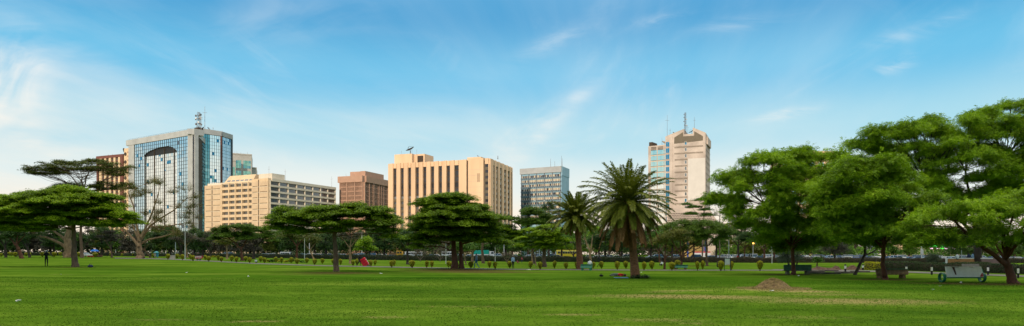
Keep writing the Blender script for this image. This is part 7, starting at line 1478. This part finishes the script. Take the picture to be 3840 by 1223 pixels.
yb_ = mat('yellow_bus_paint', (.62, .48, .02), .4, .05, 1, spec=.5); b_ = bigvehicle('bus', 'bright yellow bus passing behind the smaller palm', 'bus', 2127, 252, 8.2, 3.15, 2.4, yb_, .55, cols=8)
mb = MB(); mb.box(-4.08, 4.08, -1.16, 1.16, 3.151, 3.35, yb_); mb.box(-4.12, 4.12, -1.22, -1.205, 2.75, 3.02, cloth('pale_yellow_stripe', (.75, .66, .2))); mb.build('roof', b_)
bigvehicle('minibus', 'white minibus driving beyond the hedge left of the lone flat-topped tree', 'minibus', 1071, 298, 4.6, 2.15, 1.8, pm('white', PC['white']), .4, cols=4)
bigvehicle('minibus', 'long white bus seen through the trees right of the yellow tipper', 'bus', 1552, 290, 7.5, 2.5, 2.1, pm('white', PC['white']), .4, cols=6)
bigvehicle('minibus', 'white van bus glimpsed left of the double trunks', 'minibus', 1678, 285, 4.8, 2.6, 1.9, pm('white', PC['white']), .4, cols=4)
# covered truck
r = thing('truck', 'truck with a turquoise green tarpaulin load and white cab behind the hedge', 'truck', G(1813, 275) + Vector((0, 0, .03))); tarp = cloth('turquoise_tarpaulin', (.01, .34, .25))
mb = MB(); W = 2.4; L0, L1 = -4.0, 2.2; prof = [(L0, 1.55), (L1, 1.55), (L1, 3.25), (L0 + .9, 3.2), (L0 + .2, 2.6)]; profile_body(mb, prof, W, tarp); mb.build('tarpaulin', r); mb = MB(); mb.box(L0, L1, -W / 2 - .02, W / 2 + .02, .8, 1.545, M['white']); mb.build('flatbed', r)
mb = MB(); profile_body(mb, [(2.45, .7), (4.4, .7), (4.45, 1.6), (4.2, 2.75), (2.45, 2.8)], 2.2, pm('white', PC['white'])); mb.build('cab', r); mb = MB()
for sy in (-1, 1): mb.poly([(3.2, sy * 1.11, 1.7), (4.25, sy * 1.11, 1.7), (4.1, sy * 1.11, 2.5), (3.2, sy * 1.11, 2.5)], cg)
mb.build('windows', r)
for x in (-3, -1.8, 3.6):
    for sy in (-1, 1): wheel(r, x, sy * 1.0, .5, .5, .3)
r = thing('tipper_truck', 'yellow tipper truck cab rising above the hedge', 'truck', G(1500, 268) + Vector((0, 0, .03))); yl = mat('orange_yellow_paint', (.60, .32, .02), .5, .1, 1)
mb = MB(); profile_body(mb, [(-1.2, .8), (1.15, .8), (1.2, 1.6), (1.0, 2.7), (-1.2, 2.75)], 2.3, yl); mb.build('cab', r); mb = MB()
for x0, x1 in ((-.9, -.15), (.05, .85)): mb.poly([(x0, -1.16, 1.65), (x1, -1.16, 1.65), (x1 - .05, -1.16, 2.45), (x0, -1.16, 2.45)], cg)
mb.build('windows', r); mb = MB(); mb.hexa([(-4.4, -1.2, 1.3), (-1.3, -1.2, 1.1), (-1.3, 1.2, 1.1), (-4.4, 1.2, 1.3), (-4.6, -1.3, 1.9), (-1.3, -1.3, 2.0), (-1.3, 1.3, 2.0), (-4.6, 1.3, 1.9)], ochre); mb.box(-1.3, .4, -1.2, 1.2, 2.95, 3.1, yl); mb.build('tipper_body', r)
for x in (-4.2, -3, .2):
    for sy in (-1, 1): wheel(r, x, sy * 1.0, .5, .5, .3)
